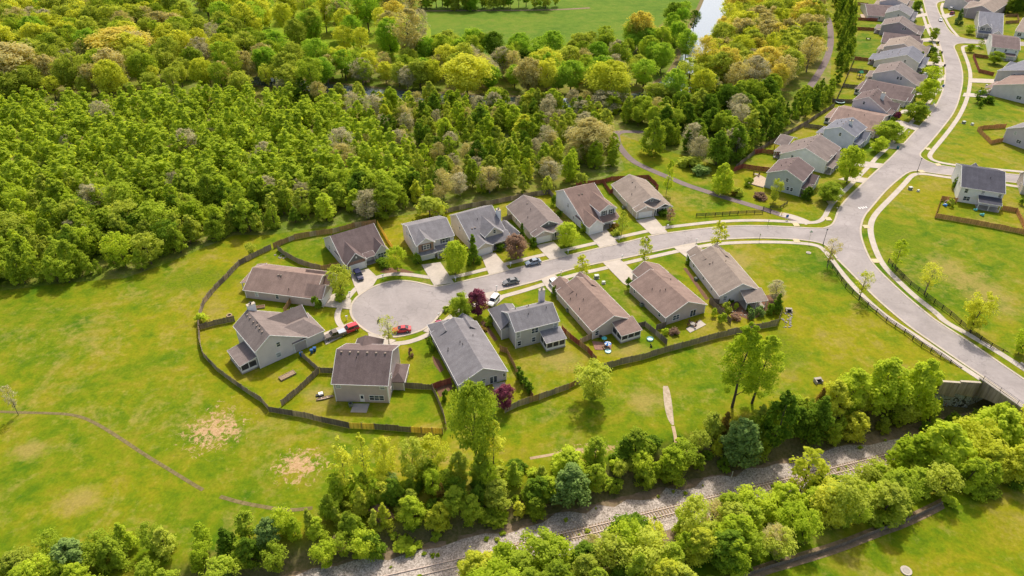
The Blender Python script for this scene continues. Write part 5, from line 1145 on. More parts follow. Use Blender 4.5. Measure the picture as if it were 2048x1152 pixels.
for p, c, l in [((603, 712), 'bin_blue', 'blue bin left of the slanting fence end'), ((624, 706), 'bin_blue', 'front blue bin right of the slanting fence end'), ((630, 702), 'bin_blue', 'rear blue bin right of the slanting fence end'), ((1876, 87), 'bin_black', 'black bin at the kerb below the beige gabled house'), ((1883, 107), 'bin_black', 'black bin at the kerb opposite the red fence'),
                ((1889, 133), 'bin_black', 'black bin at the kerb level with the cypress'), ((1886, 174), 'bin_blue', 'blue bin at the kerb of the upper street bend'), ((1795, 298), 'bin_teal', 'dark teal bin at the kerb by the light blue house'), ((894, 716), 'bin_black', 'black bin at the left wall of the bluish grey bungalow')]: bin_(p, c, l)
plain('box_green', (0.16, 0.20, 0.15), 0.6); plain('box_pale', (0.55, 0.58, 0.52), 0.6)
def ubox(p, col, label, s=1.0):
    t = thing('utility_box', label, 'utility box', p, 0.2, 'utility boxes on the lawns'); m = MB(); m.box(-.5 * s, .5 * s, -.4 * s, .4 * s, 0.08, .8 * s); m.build('cabinet', col, t)
    m = MB(); m.prism([(-.45 * s, .8 * s), (.45 * s, .8 * s), (.4 * s, .92 * s), (-.3 * s, .92 * s)], -.55 * s, .55 * s, 0); m.build('lid', 'box_pale', t); m = MB(); m.box(-.65 * s, .65 * s, -.55 * s, .55 * s, 0, .08); m.build('plinth', 'concrete', t)
for p, c, l, s in [((1193, 556), 'box_green', 'green utility box on the lawn beside the sparse street tree', 1.1), ((1207, 567), 'box_pale', 'pale utility box behind the warm brown bungalow', .8), ((1927, 247), 'box_green', 'green utility box on the big upper right lawn', 1.1), ((1944, 250), 'box_pale', 'pale utility box on the big upper right lawn', .9), ((1820, 379), 'box_green', 'green utility box on the lawn below the side street', 1.1), ((1836, 383), 'box_pale', 'pale utility box on the lawn below the side street', .7), ((1973, 172), 'box_pale', 'pale utility box by the red fenced lawn', .8)]: ubox(p, c, l, s)
def cover(p, label, r=.7):
    t = thing('manhole', label, 'manhole', p); m = MB(); m.cyl(0, 0, 0, .18, r, r, 14); m.build('ring', 'concrete', t); m = MB(); m.cyl(0, 0, .18, .22, r * .6, r * .6, 12); m.build('lid', 'old_concrete', t)
cover((1617, 506), 'pale round manhole on the lawn near the junction'); cover((1812, 1142), 'round concrete manhole on the bottom right lawn', .95)
def headwall(p, label, rz, s=1.0):
    t = thing('drain_inlet', label, 'drain', p, rz); m = MB()
    for x0, x1, y0, y1 in ((-.9, -.65, -.7, .8), (.65, .9, -.7, .8), (-.65, .65, .55, .8)): m.box(x0 * s, x1 * s, y0 * s, y1 * s, 0, .9 * s)
    m.build('concrete_wall', 'old_concrete', t); m = MB(); m.box(-.65 * s, .65 * s, -.6 * s, .549 * s, 0.01, .25 * s); m.build('opening', 'dark_metal', t); m = MB(); m.box(-.95 * s, .95 * s, .1 * s, .85 * s, .9 * s, 1.05 * s); m.build('cap', 'old_concrete', t)
headwall((1577, 624), 'concrete drain inlet with dark mouth beside the planted garden', -.1, .85); headwall((1636, 765), 'concrete drain inlet on the lawn right of the poplars', .2, .9)
def rocks(p, n, rad, name, label, cat, rn=random.Random(8)):
    for i in range(n):
        a = GT(p[0] + rn.uniform(-1, 1) * rad[0], p[1] + rn.uniform(-1, 1) * rad[1]); r = rn.uniform(.12, .38); bm = bmesh.new(); bmesh.ops.create_icosphere(bm, subdivisions=1, radius=r)
        for v in bm.verts: v.co *= rn.uniform(.75, 1.2); v.co.z *= .6
        me = bpy.data.meshes.new(name); bm.to_mesh(me); bm.free(); me.materials.append(MAT['stone']); o = bpy.data.objects.new(name, me); o.location = (a.x, a.y, .06); C.objects.link(o); tag(o, label, cat, label)
rocks((1573, 640), 34, (11, 16), 'rock', 'grey rock in the spill below the drain inlet mouth', 'rock')
rocks((565, 513), 14, (16, 5), 'rock', 'stone edging the bed at the corner of the cottage fence', 'rock')
rocks((1480, 625), 20, (40, 8), 'rock', 'stone edging the planted garden of the sandy grey bungalow', 'rock')
t = thing('fire_pit', 'round stone fire pit on the lawn above the broad taupe house', 'fire pit', (459, 632)); m = MB(); m.tube([(0, 0, .01), (0, 0, .35)], [.75, .72], 14, False); m.tube([(0, 0, .35), (0, 0, .05)], [.5, .48], 14, False)
for i in range(14):
    a, b = 2 * math.pi * i / 14, 2 * math.pi * (i + 1) / 14; m.add([(.72 * math.cos(a), .72 * math.sin(a), .35), (.72 * math.cos(b), .72 * math.sin(b), .35), (.5 * math.cos(b), .5 * math.sin(b), .35), (.5 * math.cos(a), .5 * math.sin(a), .35)], [(0, 1, 2, 3)])
m.build('stone_ring', 'trail', t); m = MB(); m.cyl(0, 0, 0.02, .1, .48, .48, 12); m.build('ash', 'rubber', t)
def bed(p, q, w, label, soilmat='mulch'):
    a, b = G(*p), G(*q); d = b - a; L = d.length; t = empty('raised_bed', (a.x, a.y, 0), math.atan2(d.y, d.x), label, 'raised bed'); 
    for k, (x0, x1, y0, y1) in enumerate(((0, L, -w / 2, -w / 2 + .12), (0, L, w / 2 - .12, w / 2), (0, .12, -w / 2 + .12, w / 2 - .12), (L - .12, L, -w / 2 + .12, w / 2 - .12))): m = MB(); m.box(x0, x1, y0, y1, 0, .42); m.build('plank', 'timber', t)
    m = MB(); m.box(.12, L - .12, -w / 2 + .12, w / 2 - .12, 0, .34); m.build('soil', soilmat, t)
bed((499, 618), (530, 614), 1.2, 'long wooden raised bed behind the white chimney'); bed((560, 760), (590, 745), 1.5, 'weathered timber bed frame on the lawn right of the taupe house', 'timber'); bed((1206, 697), (1214, 695), 1.2, 'small wooden planter box by the paddling pool')
t = thing('rowing_boat', 'cream plank boat hull lying beside the white tub', 'boat', (650, 797), .35); m = MB(); n = 9
for i in range(n):
    x = -1.9 + 3.8 * i / (n - 1); w = .42 * math.sin(math.pi * (.08 + .86 * i / (n - 1))) ** .6
    m.v += [(x, -w, .32), (x, -w * .5, .05), (x, w * .5, .05), (x, w, .32)]
for i in range(n - 1):
    for j in range(3): m.f.append((i * 4 + j, i * 4 + j + 1, i * 4 + 5 + j, i * 4 + 4 + j))
o = m.build('hull', 'deck', t); o.modifiers.new('t', 'SOLIDIFY').thickness = .06
for x in (-.7, .5): m = MB(); m.box(x - .12, x + .12, -.38, .38, .24, .29); m.build('seat', 'deck', t)
t = thing('garden_tub', 'white tub on a dark frame on the patched fence lawn', 'tub', (642, 790), .4); m = MB(); m.box(-.5, .5, -.4, .4, .2, .62); m.build('tub', 'white', t); m = MB(); m.box(-.6, .6, -.5, .5, .0, .2); m.build('frame', 'rubber', t); m = MB(); m.box(-1.1, -.6, -.3, .3, .0, .3); m.build('tray', 'dark_metal', t)
plain('pool_blue', (0.05, 0.25, 0.70), 0.4, .3); plain('pool_teal', (0.08, 0.42, 0.45), 0.4, .3); plain('toy_pale', (0.45, 0.68, 0.66), 0.5, .2); plain('toy_green', (0.03, 0.25, 0.12), 0.5)
def umbrella(p, col, col2, label, r=1.4, h=1.3):
    t = thing('parasol', label, 'parasol', p); m = MB(); m.cyl(0, 0, 0, h + .5, .04, .04, 6); m.build('pole', 'white', t)
    for k in range(8):
        a, b = 2 * math.pi * k / 8, 2 * math.pi * (k + 1) / 8; m = MB(); m.add([(0, 0, h + .5), (r * math.cos(a), r * math.sin(a), h), (r * math.cos(b), r * math.sin(b), h), (0, 0, h + .46), (r * math.cos(a), r * math.sin(a), h - .05), (r * math.cos(b), r * math.sin(b), h - .05)], [(0, 1, 2), (5, 4, 3), (1, 4, 5, 2)]); m.build('canopy_panel', col if k % 2 else col2, t)
umbrella((1215, 694), 'pool_blue', 'white', 'blue and white striped parasol on the brick patio', .85, 1.1); umbrella((1208, 683), 'pool_teal', 'pool_teal', 'teal parasol between the grill and the striped parasol', .7, 1.1)
def ball_toy(p, label, col, r=.9, h=.35):
    t = thing('paddling_pool', label, 'paddling pool', p); m = MB(); m.tube([(0, 0, 0), (0, 0, h)], [r, r * 1.05], 14, False); m.tube([(0, 0, h), (0, 0, .1)], [r * .9, r * .85], 14, False); m.build('wall', col, t); m = MB(); m.cyl(0, 0, .05, .14, r * .88, r * .88, 14); m.build('water', 'toy_pale', t)
ball_toy((1300, 679), 'pale green round pool on the porch garden lawn', 'toy_pale', .85); ball_toy((1216, 703), 'flat pale mint pool on the lawn below the brick patio', 'toy_pale', .8, .2)
t = thing('grill', 'round black kettle grill by the porch wall', 'grill', (1201, 678)); m = MB(); m.tube([(0, 0, .6), (0, 0, .75), (0, 0, .95), (0, 0, 1.15)], [.2, .42, .42, .1], 10); m.build('kettle', 'dark_metal', t)
for k in range(3): m = MB(); a = k * 2.1; m.bar((.25 * math.cos(a), .25 * math.sin(a), .62), (.4 * math.cos(a), .4 * math.sin(a), 0), .05); m.build('leg', 'dark_metal', t)
t = thing('black_dog', 'small black dog sitting on the lawn at the long olive fence', 'dog', (1302, 694), 2.2); m = MB(); m.tube([(-.3, 0, .18), (-.18, 0, .22), (0, 0, .34), (.14, 0, .52), (.2, 0, .66)], [.1, .19, .19, .14, .10], 8); m.tube([(.2, 0, .66), (.3, 0, .72), (.46, 0, .68)], [.11, .12, .05], 8)
for s in (-1, 1): m.tube([(.14, s * .09, .45), (.18, s * .1, .22), (.19, s * .1, .0)], [.07, .05, .045], 6); m.tube([(-.2, s * .14, .2), (-.02, s * .18, .1), (.04, s * .16, .0)], [.1, .07, .05], 6); m.tube([(.24, s * .07, .78), (.22, s * .08, .90)], [.05, .01], 5)
m.tube([(-.32, 0, .15), (-.5, .06, .08), (-.62, .14, .1)], [.05, .04, .02], 5); m.build('body', 'rubber', t)
def table_set(p, label, rz=0, col='mulch'):
    t = thing('garden_table', label + ' table', 'table', p, rz); m = MB(); m.cyl(0, 0, .68, .74, .65, .65, 12); m.build('tabletop', 'old_concrete', t); m = MB(); m.cyl(0, 0, 0, .68, .06, .05, 6); m.build('stem', 'dark_metal', t)
    a = GT(*p)
    for k in range(4):
        an = rz + k * math.pi / 2 + .4; c = empty('garden_chair', (a.x + 1.1 * math.cos(an), a.y + 1.1 * math.sin(an), .12), an + math.pi, label + ' chair', 'chair', label + ' chairs')
        m = MB(); m.box(-.25, .25, -.25, .25, .4, .45); m.build('seat', col, c); m = MB(); m.box(-.27, -.22, -.25, .25, .45, .95); m.build('backrest', col, c)
        for x in (-.22, .22):
            for y in (-.22, .22): m = MB(); m.box(x - .025, x + .025, y - .025, y + .025, 0, .4); m.build('leg', 'dark_metal', c)
table_set((1384, 651), 'mauve patio set behind the rusty brown bungalow'); table_set((1512, 352), 'patio set on the pale deck of the teal grey house'); table_set((1640, 272), 'white deck set behind the light blue house', 0, 'white'); table_set((1736, 80), 'dark patio set behind the beige gabled house', 0, 'dark_metal')
def deck(q, z, label):
    P = poly(q); c = sum(P, Vector()) / len(P); t = empty('garden_deck', (c.x, c.y, 0), 0, label, 'deck'); m = MB(); n = len(P); m.v = [(p.x - c.x, p.y - c.y, z) for p in P] + [(p.x - c.x, p.y - c.y, 0) for p in P]; m.f = [tuple(range(n))] + [(i, (i + 1) % n, (i + 1) % n + n, i + n) for i in range(n)]; m.build('deck_boards', 'deck', t)
    for p in P: m = MB(); m.box(p.x - c.x - .08, p.x - c.x + .08, p.y - c.y - .08, p.y - c.y + .08, 0, z + .12); m.build('deck_post', 'white', t)
deck([(1497, 368), (1516, 350), (1536, 360), (1526, 376)], .35, 'pale square deck behind the teal grey house'); deck([(1626, 276), (1648, 262), (1654, 276), (1640, 283)], .6, 'pale deck behind the light blue house'); deck([(1720, 30), (1734, 30), (1734, 37), (1722, 37)], .5, 'small deck near the top of the upper row')
t = thing('trampoline', 'round trampoline with pale blue rim in the upper row gardens', 'trampoline', (1679, 206)); m = MB(); m.cyl(0, 0, .7, .76, 1.7, 1.7, 18); m.build('mat', 'rubber', t)
m = MB()
for i in range(18):
    a, b = 2 * math.pi * i / 18, 2 * math.pi * (i + 1) / 18; m.add([(1.7 * math.cos(a), 1.7 * math.sin(a), .78), (1.7 * math.cos(b), 1.7 * math.sin(b), .78), (2.05 * math.cos(b), 2.05 * math.sin(b), .76), (2.05 * math.cos(a), 2.05 * math.sin(a), .76)], [(0, 1, 2, 3)])
m.build('rim', 'toy_pale', t)
for k in range(6): a = k * math.pi / 3; m = MB(); m.cyl(1.9 * math.cos(a), 1.9 * math.sin(a), 0, .76, .05, .05, 6); m.build('leg', 'dark_metal', t)
t = thing('play_set', 'green roofed wooden play set with slide in the upper row gardens', 'play set', (1718, 156), .4)
for x in (-.8, .8):
    for y in (-.8, .8): m = MB(); m.box(x - .07, x + .07, y - .07, y + .07, 0, 2.7); m.build('post', 'timber', t)
m = MB(); m.box(-.9, .9, -.9, .9, 1.2, 1.3); m.build('platform', 'timber', t); m = MB(); m.prism([(-1.1, 2.6), (1.1, 2.6), (0, 3.5)], -1.1, 1.1, 0); m.build('canopy', 'toy_green', t); m = MB(); m.bar((.9, 0, 1.3), (3.1, 0, .15), .55, .1); m.build('slide', 'toy_green', t)
for p, c, l, s in [((1889, 412), 'pool_blue', 'blue and white toy car on the white house lawn', .7), ((1950, 421), 'pool_teal', 'teal toy slide below the white house windows', .6), ((1963, 431), 'pool_teal', 'teal sand table in front of the white house porch', .7), ((1691, 220), 'toy_pale', 'pale green toy on the trampoline lawn', .8)]:
    t = thing('garden_toy', l, 'toy', p, .3); m = MB(); m.prism([(-.9 * s, .15), (.9 * s, .15), (.8 * s, .6 * s), (.1 * s, .65 * s), (-.2 * s, 1.2 * s), (-.8 * s, 1.2 * s)], -.5 * s, .5 * s, 0); m.build('toy_body', c, t)
    for y in (-.5, .5):
        for x in (-.3, .3): m = MB(); m.tube([(x * s - .06, y * s, .16), (x * s + .06, y * s, .16)], [.16, .16], 8); m.build('wheel', 'white', t)
t = thing('sunshade', 'pale pink half dome tent by the cedar fence', 'tent', (1895, 406)); m = MB()
for i in range(7):
    for j in range(7):
        a, e = math.pi * i / 6, math.pi / 2 * j / 6; m.v.append((1.1 * math.cos(a) * math.cos(e), .7 * math.sin(a) * math.cos(e) * 1.0, 1.1 * math.sin(e)))
for i in range(6):
    for j in range(6): m.f.append((i * 7 + j, i * 7 + j + 1, i * 7 + j + 8, i * 7 + j + 7))
plain('tent_pink', (0.60, 0.42, 0.38), .7); m.build('canopy', 'tent_pink', t, fix=False); m = MB(); m.box(-1.2, 1.2, -.9, .1, 0, .05); m.build('groundsheet', 'white', t)
t = thing('motor_scooter', 'dark scooter standing in the turning circle', 'scooter', (758, 643), 1.3); m = MB(); m.prism([(-.14, .45), (.14, .45), (.12, .75), (-.12, .75)], -.7, .1, 0); m.build('seat', 'rubber', t); m = MB(); m.bar((.1, 0, .35), (.55, 0, .95), .22); m.build('front_shield', 'car_white', t); m = MB(); m.bar((.5, -.35, 1.0), (.5, .35, 1.0), .06); m.build('handlebar', 'dark_metal', t); m = MB(); m.box(-.6, .5, -.13, .13, .28, .44); m.build('body', 'car_grey', t)
for x in (-.55, .65): m = MB(); m.tube([(x, -.06, .26), (x, .06, .26)], [.27, .27], 12); m.build('wheel', 'rubber', t)
for p, l in [((585, 622), 'pale air conditioning unit at the near wall of the long brown bungalow'), ((998, 660), 'grey air conditioning unit left of the sage house'), ((1136, 623), 'grey air conditioning unit beside the warm brown bungalow'), ((1283, 612), 'brown air conditioning unit beside the rusty brown bungalow'), ((1392, 560), 'grey air conditioning unit in the strip bed of the sandy grey bungalow'), ((1247, 417), 'small grey air conditioning unit between white and sandy roofed houses'), ((702, 812), 'grey box by the concrete patio of the mauve roofed house')]:
    t = thing('air_conditioner', l, 'air conditioner', p, .4, 'air conditioning units beside the houses'); m = MB(); m.box(-.42, .42, -.42, .42, 0.05, .8); m.build('casing', 'box_green', t); m = MB(); m.cyl(0, 0, .8, .84, .32, .32, 10); m.build('fan_grille', 'dark_metal', t)
# ---------------------------------------------------------------- trees
def crown_arrays(seed, h0, h1, r, shape, lobes, per, leaf, lobe_r=0.42, sliver=1.0, hollow=0.35, up=0.25, squash=0.8):
    rn = np.random.default_rng(seed); P, N, S = [], [], []
    cs = []
    for i in range(lobes):
        t = rn.uniform(0, 1); t = t ** 0.85
        R_ = {'round': math.sqrt(max(0.03, 1 - (2 * t - 1) ** 2)), 'egg': math.sqrt(max(0.03, 1 - (2 * t - 0.9) ** 2 / 1.21)) * (1.1 - .45 * t), 'cone': (1 - t) ** 0.8 + 0.08, 'column': min(1, 3.5 * (1 - t) + .1) * min(1, .6 + t * 2), 'vase': min(1.0, .35 + 1.1 * t) * math.sqrt(max(.05, 1 - max(0, t - .62) ** 2 / .15)), 'dome': math.sqrt(max(0.03, 1 - t * t))}[shape]
        a = i * 2.39996 + rn.uniform(-.5, .5); q = rn.uniform(hollow, 0.86) if shape not in ('cone', 'column') else rn.uniform(.2, .85)
        cs.append((R_ * r * q * math.cos(a), R_ * r * q * math.sin(a), h0 + (h1 - h0) * t, max(.28, R_) * r * lobe_r * rn.uniform(.7, 1.25)))
    for (x, y, z, lr) in cs:
        n = int(per * rn.uniform(.6, 1.4)); d = rn.normal(size=(n, 3)); d[:, 2] += up; d /= np.linalg.norm(d, axis=1, keepdims=True)
        rad = lr * rn.uniform(.45, 1.08, (n, 1)) * np.where(rn.random((n, 1)) < .16, rn.uniform(1.0, 1.55, (n, 1)), 1.0); p = np.array([x, y, z]) + d * rad * np.array([1, 1, squash]); nn = d * .7 + rn.normal(size=(n, 3)) * .38; nn[:, 2] += .75
        P.append(p); N.append(nn / np.linalg.norm(nn, axis=1, keepdims=True)); S.append(leaf * rn.uniform(.55, 1.35, n))
    P, N, S = np.concatenate(P), np.concatenate(N), np.concatenate(S)
    P[:, 2] = np.maximum(P[:, 2], 0.12)
    k = len(P); u = np.cross(N, rn.normal(size=(k, 3))); u /= np.linalg.norm(u, axis=1, keepdims=True); v = np.cross(N, u)
    u = u * (S / 2)[:, None]; v = v * (S / 2 * sliver)[:, None]
    V = np.stack([P - u - v * .75, P + u * .85 - v, P + u + v * .8, P - u * .8 + v], 1).reshape(-1, 3)
    return V, cs
def quadmesh(name, V, mat):
    me = bpy.data.meshes.new(name); n = len(V); me.vertices.add(n); me.vertices.foreach_set('co', V.astype(np.float32).ravel())
    me.loops.add(n); me.loops.foreach_set('vertex_index', np.arange(n, dtype=np.int32)); me.polygons.add(n // 4)
    me.polygons.foreach_set('loop_start', np.arange(0, n, 4, dtype=np.int32)); me.update(calc_edges=True); me.materials.append(MAT[mat]); return me
def trunk_mesh(seed, h0, h1, cs, r, limbs, bark, reach=.8):
    rn = random.Random(seed); mb = MB(); bend = [(rn.uniform(-.15, .15), rn.uniform(-.15, .15)) for _ in range(5)]; top = h0 + (h1 - h0) * reach
    pts = [(0, 0, -.2)] + [(bend[i][0] * r * 12 * (i + 1) / 5, bend[i][1] * r * 12 * (i + 1) / 5, top * (i + 1) / 5) for i in range(5)]
    mb.tube(pts, [r * 1.25, r, r * .86, r * .68, r * .45, r * .15], 7)
    for (x, y, z, lr) in rn.sample(cs, min(limbs, len(cs))):
        zz = max(h0 * .55, min(z - math.hypot(x, y) * .8, top * .9)); k = min(4, int(zz / top * 5)); f = zz / top * 5 - k
        bx = pts[k][0] + (pts[min(k + 1, 5)][0] - pts[k][0]) * f; by = pts[k][1] + (pts[min(k + 1, 5)][1] - pts[k][1]) * f
        rr = r * (1 - zz / top * .8) * .55
        mb.tube([(bx, by, zz), (bx + (x - bx) * .45, by + (y - by) * .45, zz + (z - zz) * .55), (x, y, z)], [rr, rr * .6, rr * .2], 5)
    return meshof(mb, 'trunk', bark)
KIND = {}
def proto(kind, n, h0, h1, r, shape, lobes, per, leaf, trunk_r, limbs, bark='bark', reach=.8, **kw):
    KIND[kind] = []
    for i in range(n):
        V, cs = crown_arrays(hash(kind) % 1000 + i * 17 if False else sum(map(ord, kind)) + i * 17, h0, h1, r, shape, lobes, per, leaf, **kw)
        KIND[kind].append((quadmesh('crown', V, 'leaf_green'), trunk_mesh(i + 5, h0, h1, cs, trunk_r, limbs, bark, reach), h1, r))
proto('young', 6, .5, 9.6, 2.6, 'egg', 50, 66, .30, .13, 6, lobe_r=.36)
proto('mature', 5, 4.0, 18, 7.4, 'round', 90, 115, .44, .34, 14, lobe_r=.34)
proto('airy', 4, 5.0, 19, 6.6, 'vase', 76, 76, .40, .32, 30, 'bark', lobe_r=.30)
proto('twiggy', 4, 2.5, 16, 6.0, 'round', 60, 60, .95, .28, 40, 'bark_pale', lobe_r=.36, sliver=.16)
proto('street', 3, 1.7, 7.6, 2.5, 'egg', 34, 36, .26, .09, 26, 'bark', lobe_r=.34)
proto('barestreet', 3, 1.9, 7.2, 2.9, 'vase', 40, 26, .42, .12, 36, 'bark_pale', lobe_r=.34, sliver=.22)
proto('lawn', 3, .9, 7.4, 3.1, 'round', 60, 150, .23, .13, 8, lobe_r=.36)
proto('lush', 5, .4, 8.4, 3.5, 'egg', 84, 96, .25, .14, 18, lobe_r=.29)
proto('loose', 4, .8, 7.6, 3.0, 'vase', 48, 70, .23, .10, 24, lobe_r=.34)
proto('cedar', 4, .3, 7.2, 2.3, 'cone', 60, 110, .22, .12, 4, lobe_r=.40, up=.1)
proto('pine', 2, 2.2, 9.0, 2.6, 'egg', 36, 90, .30, .14, 10, lobe_r=.36)
proto('spire', 2, .2, 6.4, 1.5, 'cone', 44, 90, .28, .09, 0, lobe_r=.42)
proto('cypress', 2, .1, 4.2, .62, 'column', 26, 60, .18, .05, 0, lobe_r=.55)
proto('tall', 3, 4.0, 17.5, 4.4, 'egg', 95, 74, .29, .24, 24, lobe_r=.28)
proto('shade', 1, 4.4, 14.5, 5.2, 'round', 120, 72, .27, .26, 20, lobe_r=.27)
proto('wisp', 3, 2.4, 11.5, 2.5, 'egg', 34, 26, .30, .10, 26, lobe_r=.34)
proto('shrub', 4, .15, 1.7, 1.15, 'dome', 16, 62, .20, .05, 0, lobe_r=.46)
TR = random.Random(77)
MINH = {k: v[0][2] for k, v in KIND.items()}
def tree(name, kind, p, hgt, leaf, label, cat='tree', group=None, wr=1.0, xyz=None, rz=None, var=None):
    """name of the kind, prototype, ground point in the photo, height in metres, width ratio"""
    a = xyz if xyz is not None else GT(*p)
    cm, tm, h, r = KIND[kind][TR.randrange(len(KIND[kind])) if var is None else var % len(KIND[kind])]
    s = hgt / h; rt = empty(name, a, TR.uniform(0, 6.28) if rz is None else rz, label, cat, group)
    rt.scale = (s * wr * TR.uniform(.86, 1.14), s * wr * TR.uniform(.86, 1.14), s); rt.rotation_euler = (TR.uniform(-.05, .05), TR.uniform(-.05, .05), rt.rotation_euler.z)
    o = bpy.data.objects.new('crown', cm); C.objects.link(o); o.parent = rt; o.material_slots[0].link = 'OBJECT'; o.material_slots[0].material = MAT[leaf]
    t = bpy.data.objects.new('trunk', tm); C.objects.link(t); t.parent = rt
    return rt
def treepx(name, kind, base, topy, width, leaf, label, group=None, cat='tree'):
    """height and spread read off the photo: base point, top row and crown width in pixels"""
    a = GT(*base); d = a.y * CP + (CAM_H - a.z) * SP
    lo, hi = .3, 40.0
    for _ in range(30):
        m = (lo + hi) / 2
        if proj((a.x, a.y, a.z + m))[1] > topy: lo = m
        else: hi = m
    h = (lo + hi) / 2; r = width * d / FPX / 2; K = KIND[kind][0]
    return tree(name, kind, base, h, leaf, label, cat, group, max(.4, min(2.2, (r / K[3]) / (h / K[2]))))
def inside(x, y, P):
    c = False; j = len(P) - 1
    for i in range(len(P)):
        if (P[i][1] > y) != (P[j][1] > y) and x < (P[j][0] - P[i][0]) * (y - P[i][1]) / (P[j][1] - P[i][1]) + P[i][0]: c = not c
        j = i
    return c
def fill(P, sp, seed, jit=.55, rot=0.0):
    """jittered planting grid inside an outline"""
    rn = random.Random(seed); W = [GT(x, max(y, -90)) for x, y in P]; Q = [(p.x, p.y) for p in W]
    ca, sa = math.cos(rot), math.sin(rot); U = [(x * ca + y * sa, -x * sa + y * ca) for x, y in Q]
    u0, u1, v0, v1 = min(u for u, v in U), max(u for u, v in U), min(v for u, v in U), max(v for u, v in U); out = []
    j = 0; v = v0
    while v < v1:
        u = u0 + (sp / 2 if j % 2 else 0)
        while u < u1:
            a, b = u + rn.uniform(-jit, jit) * sp, v + rn.uniform(-jit, jit) * sp; x, y = a * ca - b * sa, a * sa + b * ca
            if inside(x, y, Q): out.append((x, y))
            u += sp
        v += sp * .87; j += 1
    return out
COLW = dict(leaf_green='mid green', leaf_bright='bright green', leaf_olive='olive green', leaf_deep='dark green', leaf_gold='golden', leaf_yellow='yellow green', leaf_tan='tan', leaf_twig='grey brown', leaf_blue='blue green', leaf_rust='rusty brown', leaf_medow='fresh green', leaf_brown='brown', leaf_purple='purple', leaf_white='white')
def pick(rn, W):
    t = rn.random() * sum(W.values())
    for k, w in W.items():
        t -= w
        if t <= 0: return k
    return k
cnt = {}
def wood(P, sp, seed, kinds, leaves, hr, where, name, cap=290, wr=(.85, 1.2), rot=0.0, jit=.55):
    """every tree in an outline; returns those beyond the cap"""
    rn = random.Random(seed + 1); L = fill(P, sp, seed, jit, rot); L.sort(key=lambda q: q[1]); rest = []
    for x, y in L:
        k = pick(rn, kinds); lf = pick(rn, leaves); h = rn.uniform(*hr); z = H(x, y)
        if k == 'twiggy' and lf not in ('leaf_twig', 'leaf_tan', 'leaf_brown'): lf = pick(rn, {'leaf_twig': 3, 'leaf_tan': 2})
        nm = {'twiggy': 'bare_tree'}.get(k, name)
        px, py = proj((x, y, 0))
        if py < -260 or px < -260 or px > 2300: continue
        w = where(px, py) if callable(where) else where
        if cnt.get(nm, 0) >= cap and nm == name: rest.append((x, y, h, k, lf)); continue
        cnt[nm] = cnt.get(nm, 0) + 1
        lab = f"{'leafless ' if k == 'twiggy' else ''}{COLW[lf]} {'tree' if k != 'cedar' else 'cedar'} {w}"
        tree(nm, k, None, h, lf, lab, 'tree', lab, rn.uniform(*wr), Vector((x, y, z)))
    return rest
# young planted wood: the nearest 290 stand on their own, the mass behind is one wood
YOUNG = [(-150, 600), (0, 583), (130, 566), (230, 560), (320, 530), (400, 496), (455, 472), (530, 462), (640, 452), (740, 438), (830, 424), (820, 380), (800, 330), (740, 240), (600, 210), (400, 205), (200, 214), (0, 222), (-200, 225)]
def wy(px, py): return ('at the front edge of the young wood' if py > 470 else 'in the planted young wood') + (' on the far left' if px < 250 else ' left of the gardens' if px < 520 else ' behind the gardens')
rest = wood(YOUNG, 4.6, 11, {'young': 5.4, 'loose': 1.4, 'lush': 1.4, 'twiggy': .25}, {'leaf_green': 6.0, 'leaf_olive': 1.6, 'leaf_bright': 1.6, 'leaf_deep': .7}, (4.8, 11.6), wy, 'young_tree', 296, (.8, 1.3), .35, .62)
def mass(name, L, leafname, seed, kind='young', per=14, lobes=22, leaf=.72):
    rn = np.random.default_rng(seed); base = []
    for i in range(4):
        h0, h1, r = (.5, 9.6, 2.7); V, _ = crown_arrays(900 + i, h0, h1, r, 'egg', lobes, per, leaf, lobe_r=.44); base.append(V)
    out = []
    for (x, y, h, k, lf) in L:
        V = base[rn.integers(4)]; a = rn.uniform(0, 6.28); s = h / 9.6; w = s * rn.uniform(.9, 1.3); ca, sa = math.cos(a), math.sin(a)
        out.append(np.stack([(V[:, 0] * ca - V[:, 1] * sa) * w + x, (V[:, 0] * sa + V[:, 1] * ca) * w + y, V[:, 2] * s], 1))
    if out:
        o = bpy.data.objects.new(name, quadmesh(name, np.concatenate(out), leafname)); C.objects.link(o); tag(o, kind='stuff')
        o['label'] = 'unbroken mass of young planted trees further back in the wood'; o['category'] = 'wood'
by = {}
for q in rest: by.setdefault(q[4], []).append(q)
A = [q for q in rest if q[4] in ('leaf_green', 'leaf_bright', 'leaf_deep')]; B = [q for q in rest if q[4] == 'leaf_olive']
mass('young_wood', A + B, 'leaf_green', 4)
def scatter(P, sp, seed, kinds, leaves, hr, where, name, **kw): return wood(P, sp, seed, kinds, leaves, hr, where, name, 300, **kw)
# mixed wood right of it, behind the middle houses
scatter([(830, 424), (940, 405), (1010, 392), (1120, 374), (1225, 350), (1245, 338), (1238, 310), (1215, 275), (1200, 235), (1120, 222), (900, 215), (740, 235), (800, 330), (820, 380)], 5.8, 21, {'young': 4.4, 'lush': 1.2, 'twiggy': 1.6, 'airy': .1}, {'leaf_green': 3.5, 'leaf_olive': 3, 'leaf_bright': 2, 'leaf_deep': 1.3, 'leaf_yellow': .6}, (6.5, 11), lambda x, y: 'in the mixed wood behind the ' + ('grey roofed houses' if x < 1000 else 'reddish and sandy roofed houses' if x > 1120 else 'taupe bungalow'), 'wood_tree')
